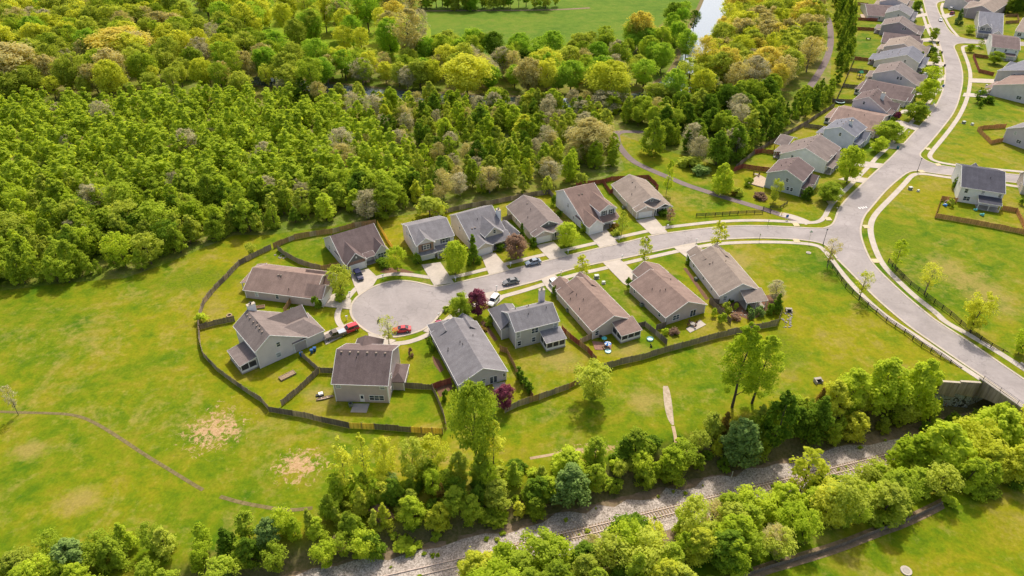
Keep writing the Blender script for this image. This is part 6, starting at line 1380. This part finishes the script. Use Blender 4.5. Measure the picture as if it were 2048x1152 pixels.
# tall old trees
scatter([(-120, -60), (300, -60), (330, 30), (480, 95), (600, 135), (700, 165), (640, 200), (500, 196), (400, 190), (200, 200), (0, 205), (-140, 210)], 9.5, 31, {'mature': 2.6, 'airy': 2.6, 'twiggy': .8}, {'leaf_olive': 4, 'leaf_green': 2.4, 'leaf_yellow': 1.6, 'leaf_medow': 1, 'leaf_tan': .5}, (10, 18), lambda x, y: 'in the old wood ' + ('at the top left corner' if x < 250 else 'left of the park lawn'), 'tall_tree')
scatter([(560, 120), (720, 140), (860, 130), (1000, 150), (1150, 160), (1300, 170), (1290, 188), (1130, 196), (900, 186), (720, 172)], 9.0, 35, {'mature': 3, 'airy': 2, 'twiggy': .8}, {'leaf_olive': 2, 'leaf_green': 2.5, 'leaf_medow': 2, 'leaf_yellow': 2.2, 'leaf_tan': .4}, (9, 16), lambda x, y: 'on the far river bank ' + ('near the dirt trail' if x < 850 else 'below the meadow'), 'river_tree')
scatter([(560, 190), (740, 205), (900, 212), (1100, 220), (1300, 214), (1300, 226), (1100, 234), (900, 226), (700, 220), (560, 205)], 7.5, 36, {'mature': 1, 'lush': 2, 'young': 1, 'twiggy': 1}, {'leaf_olive': 2, 'leaf_green': 2, 'leaf_yellow': .8, 'leaf_bright': 1.5, 'leaf_deep': .6}, (7, 11), 'on the near river bank', 'river_tree')
scatter([(330, 20), (560, -20), (620, 0), (850, 32), (862, 112), (760, 130), (600, 118), (470, 92)], 15, 41, {'airy': 4, 'mature': 1, 'twiggy': .5}, {'leaf_yellow': 3, 'leaf_medow': 2.5, 'leaf_olive': 1.6, 'leaf_tan': .5, 'leaf_gold': .3}, (15, 21), 'standing on the park lawn at the top', 'park_tree')
scatter([(600, 14), (1112, 11), (1112, 19), (600, 22)], 6.0, 43, {'loose': 3, 'lush': 1, 'airy': 1}, {'leaf_medow': 3, 'leaf_olive': 2}, (9, 16), 'in the tree line across the meadow', 'park_tree')
scatter([(850, 108), (960, 116), (1100, 116), (1200, 110), (1290, 92), (1340, 60), (1372, 30), (1395, 60), (1370, 110), (1330, 150), (1150, 152), (1000, 142), (860, 128)], 9.5, 45, {'mature': 3.5, 'airy': 1.6, 'twiggy': .8}, {'leaf_medow': 4, 'leaf_green': 2, 'leaf_deep': .8, 'leaf_olive': .7}, (9, 15), lambda x, y: 'on the meadow edge ' + ('by the river bend' if x > 1200 else 'above the river'), 'meadow_tree')
scatter([(1440, 90), (1470, 20), (1480, -50), (1620, -50), (1640, 30), (1640, 90), (1610, 150), (1560, 190), (1470, 200), (1400, 190), (1395, 160)], 8.5, 51, {'airy': 3.5, 'mature': 3, 'twiggy': 1.0}, {'leaf_tan': 1.3, 'leaf_gold': 1.2, 'leaf_yellow': 3.0, 'leaf_olive': 3.4}, (11, 18), lambda x, y: 'between the river and the greenway path ' + ('at the top' if y < 60 else 'near the bend'), 'riverside_tree')
scatter([(1230, 232), (1300, 214), (1400, 196), (1500, 200), (1590, 196), (1560, 240), (1480, 300), (1470, 330), (1400, 335), (1350, 315), (1320, 285), (1290, 262)], 7.0, 53, {'lush': 3, 'mature': 2.0, 'young': 1.2, 'twiggy': .5}, {'leaf_green': 4, 'leaf_deep': 3, 'leaf_olive': 1.5, 'leaf_yellow': .4}, (8, 13), lambda x, y: 'in the thicket above the greenway path' + (' left' if x < 1400 else ' right') + ' side', 'thicket_tree')
scatter([(1470, 335), (1500, 312), (1600, 244), (1660, 200), (1664, 186), (1630, 190), (1590, 215), (1490, 295)], 4.6, 55, {'young': 2, 'spire': 1.4}, {'leaf_deep': 3, 'leaf_green': 2.4}, (6.5, 9.5), 'in the hedge behind the upper street gardens', 'hedge_tree', jit=.3)
scatter([(1668, 172), (1676, 100), (1668, 40), (1660, -20), (1700, -30), (1708, 30), (1704, 100), (1684, 170)], 5.4, 57, {'spire': 2, 'young': 2}, {'leaf_deep': 2, 'leaf_green': 3}, (6, 9), 'in the row right of the curving greenway', 'greenway_tree')
scatter([(1990, 24), (2000, -30), (2200, -30), (2200, 50), (2060, 40)], 7.5, 59, {'lush': 3, 'mature': 1}, {'leaf_deep': 2, 'leaf_green': 2}, (9, 13), 'in the wood at the top right corner', 'corner_tree')
treepx('tall_tree', 'mature', (252, 132), 58, 112, 'leaf_gold', 'broad golden tree towering in the old wood at the upper left')
treepx('tall_tree', 'mature', (30, 180), 88, 130, 'leaf_tan', 'broad tan tree at the left edge of the photo')
treepx('river_tree', 'mature', (935, 196), 112, 95, 'leaf_yellow', 'broad yellow green tree on the river below the meadow')
treepx('river_tree', 'mature', (1215, 205), 124, 100, 'leaf_yellow', 'broad yellow tree on the river right of the others')
treepx('meadow_tree', 'mature', (1276, 100), 25, 66, 'leaf_gold', 'golden tree standing at the right end of the meadow')
treepx('park_tree', 'airy', (820, 135), 20, 70, 'leaf_tan', 'tall tan tree at the lower right corner of the park lawn')
treepx('bare_tree', 'twiggy', (1178, 318), 240, 92, 'leaf_tan', 'broad tan budding tree behind the sandy roofed bungalow')
treepx('wood_tree', 'airy', (1178, 316), 244, 78, 'leaf_tan', 'tan leafed tree inside the broad budding tree')
treepx('river_tree', 'twiggy', (1402, 165), 72, 60, 'leaf_gold', 'golden budding tree leaning over the river bend')
for b_, ty_, w_, lf_, k_, lb_ in [((1372, 196), 118, 60, 'leaf_olive', 'airy', 'olive tree screening the lower river bend'), ((1425, 150), 78, 52, 'leaf_yellow', 'airy', 'yellow green tree on the right bank of the river bend'), ((1446, 178), 96, 62, 'leaf_gold', 'mature', 'pale golden tree right of the river bend'), ((1400, 214), 140, 56, 'leaf_yellow', 'mature', 'yellow green tree below the river bend'), ((1345, 215), 140, 56, 'leaf_medow', 'mature', 'fresh green tree left of the lower river bend'), ((1370, 120), 60, 44, 'leaf_medow', 'mature', 'fresh green tree on the left bank of the river bend')]: treepx('river_tree', k_, b_, ty_, w_, lf_, lb_)
treepx('bare_tree', 'twiggy', (1215, 222), 180, 66, 'leaf_twig', 'grey bare tree on the near bank below the broad yellow tree')
# street and garden trees
for nm, kd, b, ty, w, lf, lb in [
    ('street_tree', 'street', (1163, 556), 510, 40, 'leaf_yellow', 'sparse yellow green street tree by the green utility box'), ('street_tree', 'street', (1288, 529), 473, 32, 'leaf_olive', 'slim olive street tree at the corner of the rusty brown bungalow'),
    ('street_tree', 'street', (1432, 502), 442, 44, 'leaf_yellow', 'sparse yellow street tree behind the sandy grey bungalow'), ('street_tree', 'barestreet', (778, 691), 634, 46, 'leaf_olive', 'thin budding tree at the near rim of the turning circle'),
    ('street_tree', 'barestreet', (1654, 534), 480, 42, 'leaf_tan', 'tan budding tree at the junction kerb'), ('street_tree', 'barestreet', (1718, 599), 546, 46, 'leaf_yellow', 'pale budding tree leaning over the road left side'),
    ('street_tree', 'street', (1790, 535), 480, 38, 'leaf_bright', 'small bright tree at the start of the right rail fence'), ('street_tree', 'barestreet', (1848, 589), 530, 52, 'leaf_yellow', 'budding tree in the middle of the right rail fence'),
    ('street_tree', 'loose', (1940, 662), 588, 62, 'leaf_yellow', 'wide yellow green tree behind the right rail fence'), ('street_tree', 'loose', (2036, 708), 662, 46, 'leaf_bright', 'green tree at the right edge behind the rail fence'),
    ('lawn_tree', 'lawn', (911, 549), 486, 52, 'leaf_bright', 'round bright green tree in front of the two storey grey roofed house'), ('evergreen_tree', 'spire', (948, 526), 468, 27, 'leaf_deep', 'pointed dark evergreen left of the cream house garage'),
    ('lawn_tree', 'lawn', (1031, 518), 472, 46, 'leaf_brown', 'brownish round tree in front of the cream house'), ('lawn_tree', 'lawn', (1135, 493), 447, 42, 'leaf_bright', 'round bright tree in front of the taupe bungalow'),
    ('evergreen_tree', 'spire', (1044, 484), 448, 15, 'leaf_deep', 'narrow dark evergreen left of the taupe bungalow'), ('lawn_tree', 'street', (1243, 470), 421, 28, 'leaf_olive', 'olive tree right of the reddish roofed house porch'),
    ('lawn_tree', 'street', (1340, 445), 416, 24, 'leaf_brown', 'small brown tree right of the last garage'), ('lawn_tree', 'lawn', (922, 646), 590, 50, 'leaf_green', 'dense green round tree on the right rim of the turning circle'),
    ('lawn_tree', 'lawn', (956, 632), 582, 44, 'leaf_purple', 'dark purple tree behind the dense green round tree'), ('lawn_tree', 'loose', (684, 594), 532, 54, 'leaf_olive', 'olive grey loose tree at the front of the long brown bungalow'),
    ('lawn_tree', 'loose', (796, 545), 496, 42, 'leaf_bright', 'light green tree at the right corner of the cottage'), ('lawn_tree', 'street', (1332, 388), 318, 26, 'leaf_bright', 'upright green tree beside the greenway path'),
    ('lawn_tree', 'lush', (1444, 386), 328, 50, 'leaf_bright', 'bright bushy tree below the red fence on the path'), ('lawn_tree', 'lush', (1303, 308), 234, 54, 'leaf_green', 'broad green tree at the left head of the path lawn'),
    ('lawn_tree', 'lush', (1432, 330), 262, 60, 'leaf_deep', 'big dark green tree at the lower edge of the thicket'), ('lawn_tree', 'lush', (1470, 322), 252, 46, 'leaf_deep', 'dark tree right of the big thicket tree'),
    ('lawn_tree', 'lawn', (1693, 366), 296, 52, 'leaf_bright', 'large bright tree beside the nearest upper street driveway'), ('lawn_tree', 'loose', (1546, 405), 358, 27, 'leaf_olive', 'loose green tree against the teal grey side wall'),
    ('lawn_tree', 'lush', (1614, 398), 374, 28, 'leaf_deep', 'dark shrubby tree at the corner of the teal grey house'), ('blossom_tree', 'lawn', (1655, 402), 368, 48, 'leaf_green', 'wide low green tree with white blossom beside the pavement'),
    ('street_tree', 'lawn', (1828, 240), 205, 52, 'leaf_green', 'wide green street tree below the white chimney house'), ('street_tree', 'lawn', (1848, 208), 160, 44, 'leaf_bright', 'tall green street tree level with the mauve brown bungalow'),
    ('street_tree', 'lawn', (1775, 282), 246, 54, 'leaf_green', 'wide street tree right of the warm brown bungalow'), ('street_tree', 'lawn', (1756, 304), 276, 36, 'leaf_bright', 'bright low tree in front of the light blue house'),
    ('street_tree', 'lawn', (1864, 82), 56, 18, 'leaf_green', 'small green street tree beside the beige gabled house driveway'), ('street_tree', 'loose', (1868, 130), 106, 28, 'leaf_green', 'loose street tree opposite the slate blue roofed house'),
    ('street_tree', 'lawn', (1862, 112), 94, 18, 'leaf_deep', 'small dark tree below the black driveway car'), ('street_tree', 'loose', (1860, 166), 132, 40, 'leaf_bright', 'pale green street tree in front of the pale mauve house'), ('street_tree', 'lawn', (1832, 22), 2, 22, 'leaf_deep', 'dark round tree near the top of the upper street'),
    ('street_tree', 'street', (1959, 96), 80, 16, 'leaf_olive', 'thin budding tree at the upper side street mouth'), ('lawn_tree', 'lawn', (1938, 104), 88, 18, 'leaf_green', 'small round green bush tree at the upper side street corner'), ('lawn_tree', 'lawn', (1988, 128), 104, 26, 'leaf_green', 'round green tree at the corner of the white flat roofed house'),
    ('lawn_tree', 'loose', (1937, 68), 50, 24, 'leaf_green', 'loose green tree left of the twin gabled house'), ('lawn_tree', 'spire', (1916, 48), 18, 18, 'leaf_blue', 'blue green conifer beside the parked dark car'), ('lawn_tree', 'loose', (1955, 205), 176, 22, 'leaf_deep', 'dark thin tree left of the white house with the small porch'),
    ('lawn_tree', 'street', (1915, 366), 340, 18, 'leaf_olive', 'thin budding tree beyond the white slate roofed house'), ('evergreen_tree', 'lush', (1908, 378), 352, 16, 'leaf_deep', 'dark evergreen at the left corner of the white slate roofed house'),
    ('field_tree', 'loose', (503, 510), 486, 24, 'leaf_olive', 'small pale tree outside the corner of the curving fence'), ('tall_garden_tree', 'shade', (955, 940), 766, 112, 'leaf_green', 'tall full green tree in front of the bluish grey bungalow'),
    ('poplar', 'tall', (1464, 814), 648, 84, 'leaf_bright', 'taller left poplar in the field below the olive fence'), ('poplar', 'tall', (1504, 806), 668, 78, 'leaf_bright', 'shorter right poplar in the field below the olive fence'),
    ('field_tree', 'loose', (1184, 800), 732, 84, 'leaf_olive', 'sparse olive tree at the corner of the sage house fence'), ('field_tree', 'wisp', (988, 950), 836, 58, 'leaf_yellow', 'slim yellow green tree right of the tall garden tree'),
    ('field_tree', 'wisp', (694, 982), 872, 56, 'leaf_yellow', 'very thin tree at the edge of the right earth patch'), ('field_tree', 'wisp', (736, 985), 866, 44, 'leaf_yellow', 'thin yellow tree right of the right earth patch'), ('field_tree', 'loose', (776, 968), 884, 62, 'leaf_yellow', 'loose yellow tree below the patched fence'),
    ('field_tree', 'loose', (826, 962), 886, 70, 'leaf_olive', 'loose olive tree below the patched fence'), ('field_tree', 'loose', (868, 950), 880, 60, 'leaf_yellow', 'loose yellow green tree left of the tall garden tree'),
    ('lawn_tree', 'lawn', (1008, 818), 774, 42, 'leaf_purple', 'dark purple tree behind the bluish grey bungalow'), ('field_tree', 'barestreet', (37, 830), 776, 30, 'leaf_twig', 'small dead tree on the drainage ditch at the left'),
    ('lawn_tree', 'twiggy', (1548, 600), 562, 34, 'leaf_twig', 'grey bare shrub tree at the end of the planted garden'), ('lawn_tree', 'cedar', (1552, 622), 588, 26, 'leaf_deep', 'dark conifer at the end of the planted garden')]:
    treepx(nm, kd, b, ty, w, lf, lb, {'street_tree': 'street trees', 'lawn_tree': 'garden trees'}.get(nm), )
for i, (x, y) in enumerate([(1037, 758), (1044, 768), (1051, 779), (1058, 790)]): treepx('cypress', 'cypress', (x, y), y - 27, 11, 'leaf_deep', ['topmost', 'second', 'third', 'lowest'][i] + ' of the four small cypresses along the sage house garden fence', 'cypresses in a row')
for (x, y, w, h) in [(1838, 128, 9, 26), (1840, 155, 8, 20), ]: treepx('cypress', 'cypress', (x, y), y - h, w, 'leaf_deep', {1838: 'tall dark cypress beside the slate blue roofed house', 1840: 'dark cypress above the silver blue car'}[x])
# shrubs in the gardens
for (x, y, w, h, lf, lb) in [(403, 644, 24, 16, 'leaf_bright', 'bright green shrub in the bend of the curving fence'), (634, 616, 20, 22, 'leaf_deep', 'dark shrub at the near corner of the long brown bungalow'), (836, 528, 18, 22, 'leaf_deep', 'dark shrub left of the white garage below the brown bay'), (765, 532, 28, 14, 'leaf_deep', 'low dark hedge under the cottage front window'),
    (1067, 492, 17, 17, 'leaf_deep', 'dark round shrub left of the taupe bungalow garage'), (1168, 462, 16, 18, 'leaf_green', 'green shrub left of the white garage'), (1232, 470, 20, 10, 'leaf_olive', 'low olive shrub by the mailbox of the reddish roofed house'), (1327, 432, 22, 12, 'leaf_deep', 'dark low shrub under the sandy bungalow porch'), (1001, 500, 22, 12, 'leaf_deep', 'dark low hedge by the cream house porch'),
    (1228, 458, 22, 10, 'leaf_rust', 'rusty low shrub by the reddish roofed house porch'), (1255, 578, 14, 22, 'leaf_deep', 'dark shrub at the left end of the rusty brown bungalow'), (1378, 528, 13, 14, 'leaf_deep', 'dark shrub at the left end of the sandy grey bungalow'), (1110, 592, 14, 20, 'leaf_deep', 'dark shrub at the left end of the warm brown bungalow'), (1427, 632, 15, 15, 'leaf_bright', 'bright round shrub by the patio'), (1443, 648, 20, 22, 'leaf_green', 'green shrub beside the patio garden fence'),
    (1452, 624, 20, 18, 'leaf_olive', 'olive shrub in the planted garden beside the fence'), (1471, 617, 12, 10, 'leaf_bright', 'small bright shrub beside the open porch'), (1500, 636, 18, 18, 'leaf_blue', 'blue green shrub left along the planted garden fence'), (1518, 630, 17, 18, 'leaf_blue', 'blue green shrub in the middle of the planted garden fence'), (1540, 628, 18, 20, 'leaf_deep', 'dark shrub at the right of the planted garden fence'), (1497, 622, 16, 10, 'leaf_deep', 'low dark shrub in front of the open porch'), (1460, 604, 14, 10, 'leaf_deep', 'low dark shrub at the sandy grey bungalow back wall'), (1470, 638, 18, 10, 'leaf_brown', 'brown dry shrub in the planted garden'),
    (1348, 668, 20, 10, 'leaf_brown', 'brown dry shrub left of the patio'), (1330, 668, 16, 10, 'leaf_bright', 'low bright shrub at the patio garden fence corner'), (862, 700, 14, 24, 'leaf_deep', 'tall dark shrub at the left wall of the bluish grey bungalow'), (822, 712, 12, 16, 'leaf_brown', 'dark brown shrub right of the mauve roofed house'), (891, 800, 14, 20, 'leaf_deep', 'dark shrub by the grey fence near the tall garden tree'), (1004, 640, 14, 20, 'leaf_deep', 'dark evergreen shrub left of the sage house'), (978, 648, 22, 14, 'leaf_green', 'green shrub between bluish grey bungalow and sage house'),
    (965, 662, 16, 8, 'leaf_rust', 'rusty low shrub in the bed between bungalow and sage house'), (893, 622, 16, 8, 'leaf_green', 'low shrub at the foot of the dense green round tree'), (940, 652, 20, 14, 'leaf_deep', 'dark shrub under the purple tree'), (680, 600, 24, 12, 'leaf_green', 'green low shrub under the olive grey loose tree'), (1095, 384, 26, 30, 'leaf_olive', 'pale green bush at the wood edge behind the taupe bungalow'), (1160, 372, 34, 26, 'leaf_olive', 'pale bush at the wood edge behind the reddish roofed house'),
    (860, 436, 60, 40, 'leaf_olive', 'spreading pale bush at the wood edge behind the two storey grey roofed house'), (1108, 410, 12, 20, 'leaf_deep', 'dark shrub left of the white reddish roofed house'), (1118, 432, 16, 12, 'leaf_deep', 'dark low shrubs beside the white side wall'), (1496, 372, 22, 16, 'leaf_green', 'green shrub left of the pale deck'), (1475, 392, 24, 16, 'leaf_olive', 'olive shrub below the pale deck'), (1520, 396, 30, 10, 'leaf_brown', 'brown dry bush below the teal grey house'), (1466, 390, 20, 8, 'leaf_rust', 'rusty low bush beside the bright bushy tree'), (1380, 334, 46, 22, 'leaf_olive', 'pale bush at the thicket edge above the path lawn'), (1400, 346, 40, 16, 'leaf_blue', 'grey green bush at the lower thicket edge'),
    (1720, 322, 14, 14, 'leaf_deep', 'dark shrub in front of the light blue house porch'), (1783, 246, 12, 12, 'leaf_deep', 'dark shrub at the right end of the warm brown bungalow'), (1826, 200, 14, 12, 'leaf_deep', 'dark shrub at the right end of the mauve brown bungalow'), (1794, 238, 14, 14, 'leaf_purple', 'purple shrub at the corner of the white chimney house'), (1834, 172, 14, 12, 'leaf_purple', 'reddish shrub at the corner of the pale mauve house'), (1975, 206, 22, 14, 'leaf_deep', 'dark hedge by the small front porch'), (1958, 215, 9, 12, 'leaf_deep', 'dark round shrub on the big lawn'), (1900, 412, 14, 16, 'leaf_olive', 'olive shrub at the white house side wall'), (2043, 410, 14, 14, 'leaf_deep', 'dark shrub at the right edge beside the white house'), (1995, 388, 8, 10, 'leaf_deep', 'small dark shrub right of the slate roofed house')]:
    treepx('shrub', 'shrub', (x, y), y - h, w, lf, lb, 'garden shrubs', 'shrub')
m_ = [o for o in bpy.data.objects if o.name.startswith('blossom_tree')][0]
for i in range(3):
    V, _ = crown_arrays(50 + i, 3.2, 5.6, 1.0, 'dome', 6, 40, .3); o = bpy.data.objects.new('blossom', quadmesh('blossom', V + np.array([[-.6, -2.2, .6], [1.6, -2.0, .2], [.3, 1.0, 1.4]][i]), 'leaf_white')); C.objects.link(o); o.parent = m_
# belt of trees along the railway
def seg(x): return 'below the left field' if x < 420 else 'below the earth patches' if x < 760 else 'below the patched fence' if x < 1040 else 'near the gravel path' if x < 1360 else 'below the poplars' if x < 1640 else 'beside the bridge'
UP = [(-60, 1180), (0, 1146), (100, 1126), (200, 1104), (330, 1090), (450, 1088), (560, 1066), (640, 1004), (690, 965), (760, 965), (900, 950), (1010, 948), (1100, 935), (1230, 908), (1320, 900), (1380, 875), (1440, 846), (1560, 822), (1650, 800), (1740, 788), (1870, 800), (1890, 830), (1800, 860), (1690, 878), (1560, 905), (1450, 935), (1330, 968), (1190, 1004), (1000, 1052), (850, 1090), (700, 1126), (560, 1160), (200, 1215), (-60, 1250)]
scatter(UP, 3.6, 61, {'lush': 3.4, 'loose': 3.0, 'cedar': 1.6, 'pine': .3, 'young': 1.2}, {'leaf_green': 3.0, 'leaf_bright': 2.6, 'leaf_yellow': 1.0, 'leaf_deep': 1.2, 'leaf_blue': .4, 'leaf_rust': .4, 'leaf_olive': 1.4}, (4.0, 7.3), lambda x, y: 'in the belt above the track ' + seg(x), 'belt_tree', wr=(.85, 1.2))
LO = [(860, 1180), (1000, 1150), (1150, 1120), (1260, 1096), (1390, 1062), (1480, 1034), (1620, 998), (1720, 966), (1800, 928), (1900, 888), (2000, 862), (2120, 838), (2120, 940), (2000, 962), (1900, 985), (1820, 1018), (1740, 1052), (1640, 1090), (1540, 1122), (1440, 1158), (1380, 1200), (1000, 1260)]
scatter(LO, 4.3, 63, {'lush': 3.4, 'loose': 3.4, 'twiggy': .2, 'young': .6}, {'leaf_bright': 3.6, 'leaf_green': 3.0, 'leaf_yellow': 1.4, 'leaf_olive': 1.3, 'leaf_deep': .6}, (5.5, 8.6), lambda x, y: 'between the track and the lower right lawn ' + seg(x), 'trackside_tree', wr=(.95, 1.3))
for b, ty, w, lf, lb, kd in [((1700, 800), 742, 80, 'leaf_bright', 'big bright tree left of the bridge wing wall', 'lush'), ((1760, 812), 722, 96, 'leaf_bright', 'highest bright tree left of the bridge wing wall', 'lush'), ((1818, 826), 722, 100, 'leaf_bright', 'broad bright tree touching the bridge wing wall', 'lush'), ((1660, 826), 762, 70, 'leaf_yellow', 'pale yellow tree left of the big bright trees', 'lush'),
        ((1540, 905), 785, 70, 'leaf_deep', 'dark pine standing above the track gravel', 'pine'), ((1620, 880), 796, 76, 'leaf_deep', 'dark conifer right of the dark pine', 'cedar'), ((1470, 925), 838, 90, 'leaf_blue', 'round blue green cedar below the poplars', 'lush'), ((1140, 1010), 935, 90, 'leaf_blue', 'round blue green cedar near the gravel path', 'lush'), ((155, 1140), 1086, 90, 'leaf_blue', 'round blue green cedar at the bottom left', 'lush'), ((540, 1090), 1040, 60, 'leaf_blue', 'small blue green cedar below the earth patches', 'lush'),
        ((1600, 985), 896, 92, 'leaf_yellow', 'thin yellow budding tree hanging over the rails', 'wisp'), ((1850, 968), 850, 130, 'leaf_bright', 'great bright tree on the track bank right of the rails', 'lush'), ((1960, 912), 816, 132, 'leaf_bright', 'great bright tree in front of the bridge', 'lush'), ((1920, 955), 852, 112, 'leaf_yellow', 'pale yellow green tree among the great bright trees', 'loose'), ((2040, 905), 818, 104, 'leaf_yellow', 'yellow green tree at the right edge in front of the bridge', 'lush'), ((1680, 1040), 968, 100, 'leaf_olive', 'loose olive budding tree below the rails', 'loose'), ((1380, 1090), 1012, 90, 'leaf_olive', 'loose olive tree over the lower rail', 'loose'), ((1250, 1122), 1055, 90, 'leaf_bright', 'bright loose tree over the lower rail', 'loose'), ((1010, 1150), 1090, 80, 'leaf_bright', 'bright bushy tree at the bottom over the rails', 'lush'), ((1800, 965), 880, 100, 'leaf_bright', 'bright leaning tree hiding the rails before the bridge', 'lush')]:
    treepx('belt_tree', kd, b, ty, w, lf, lb, 'tree belt along the railway')
# weeds and low scrub along the banks
def lowscrub(P, sp, seed, leaves, where, name='bush', hr=(.9, 2.6)):
    rn = random.Random(seed)
    for x, y in fill(P, sp, seed, .48):
        lf = pick(rn, leaves); lab = f'low {COLW[lf]} bush {where}'
        tree(name, 'shrub', None, rn.uniform(*hr), lf, lab, 'bush', lab, rn.uniform(.9, 1.5), Vector((x, y, H(x, y))))
lowscrub([(640, 1010), (690, 968), (900, 950), (1010, 945), (1230, 905), (1380, 872), (1560, 820), (1640, 800), (1560, 905), (1330, 970), (1000, 1055), (700, 1128)], 3.7, 71, {'leaf_green': 2, 'leaf_bright': 2, 'leaf_deep': 2, 'leaf_olive': 1.5, 'leaf_brown': .5}, 'under the belt above the track', 'bank_bush')
lowscrub([(1000, 1132), (1260, 1086), (1480, 1028), (1720, 966), (1900, 885), (2100, 840), (2100, 985), (1880, 1012), (1640, 1090), (1440, 1160), (1000, 1240)], 5.2, 73, {'leaf_green': 3, 'leaf_bright': 2.5, 'leaf_olive': 1.5, 'leaf_deep': 1}, 'between the track and the lower right lawn')
lowscrub([(1880, 830), (1960, 836), (1990, 850), (1900, 872), (1840, 860)], 3.2, 75, {'leaf_green': 2, 'leaf_deep': 2}, 'at the foot of the bridge wall')

rn_ = random.Random(91)
for i in range(70):
    x = rn_.uniform(760, 1780); t = (x - 863) / (1773 - 863); y = 1134 + (910 - 1134) * t + rn_.choice([rn_.uniform(-34, -16), rn_.uniform(6, 30), rn_.uniform(6, 30)]); z = -3.0 - 4.5 * max(0, t)
    a = G(x, y, z); a.z = H(a.x, a.y) + .08; lf = pick(rn_, {'leaf_green': 2, 'leaf_olive': 2, 'leaf_bright': 1}); tree('weed', 'shrub', None, rn_.uniform(.25, .7), lf, f'{COLW[lf]} weed tuft on the track gravel', 'weed', f'{COLW[lf]} weeds on the track gravel', 1.2, a)
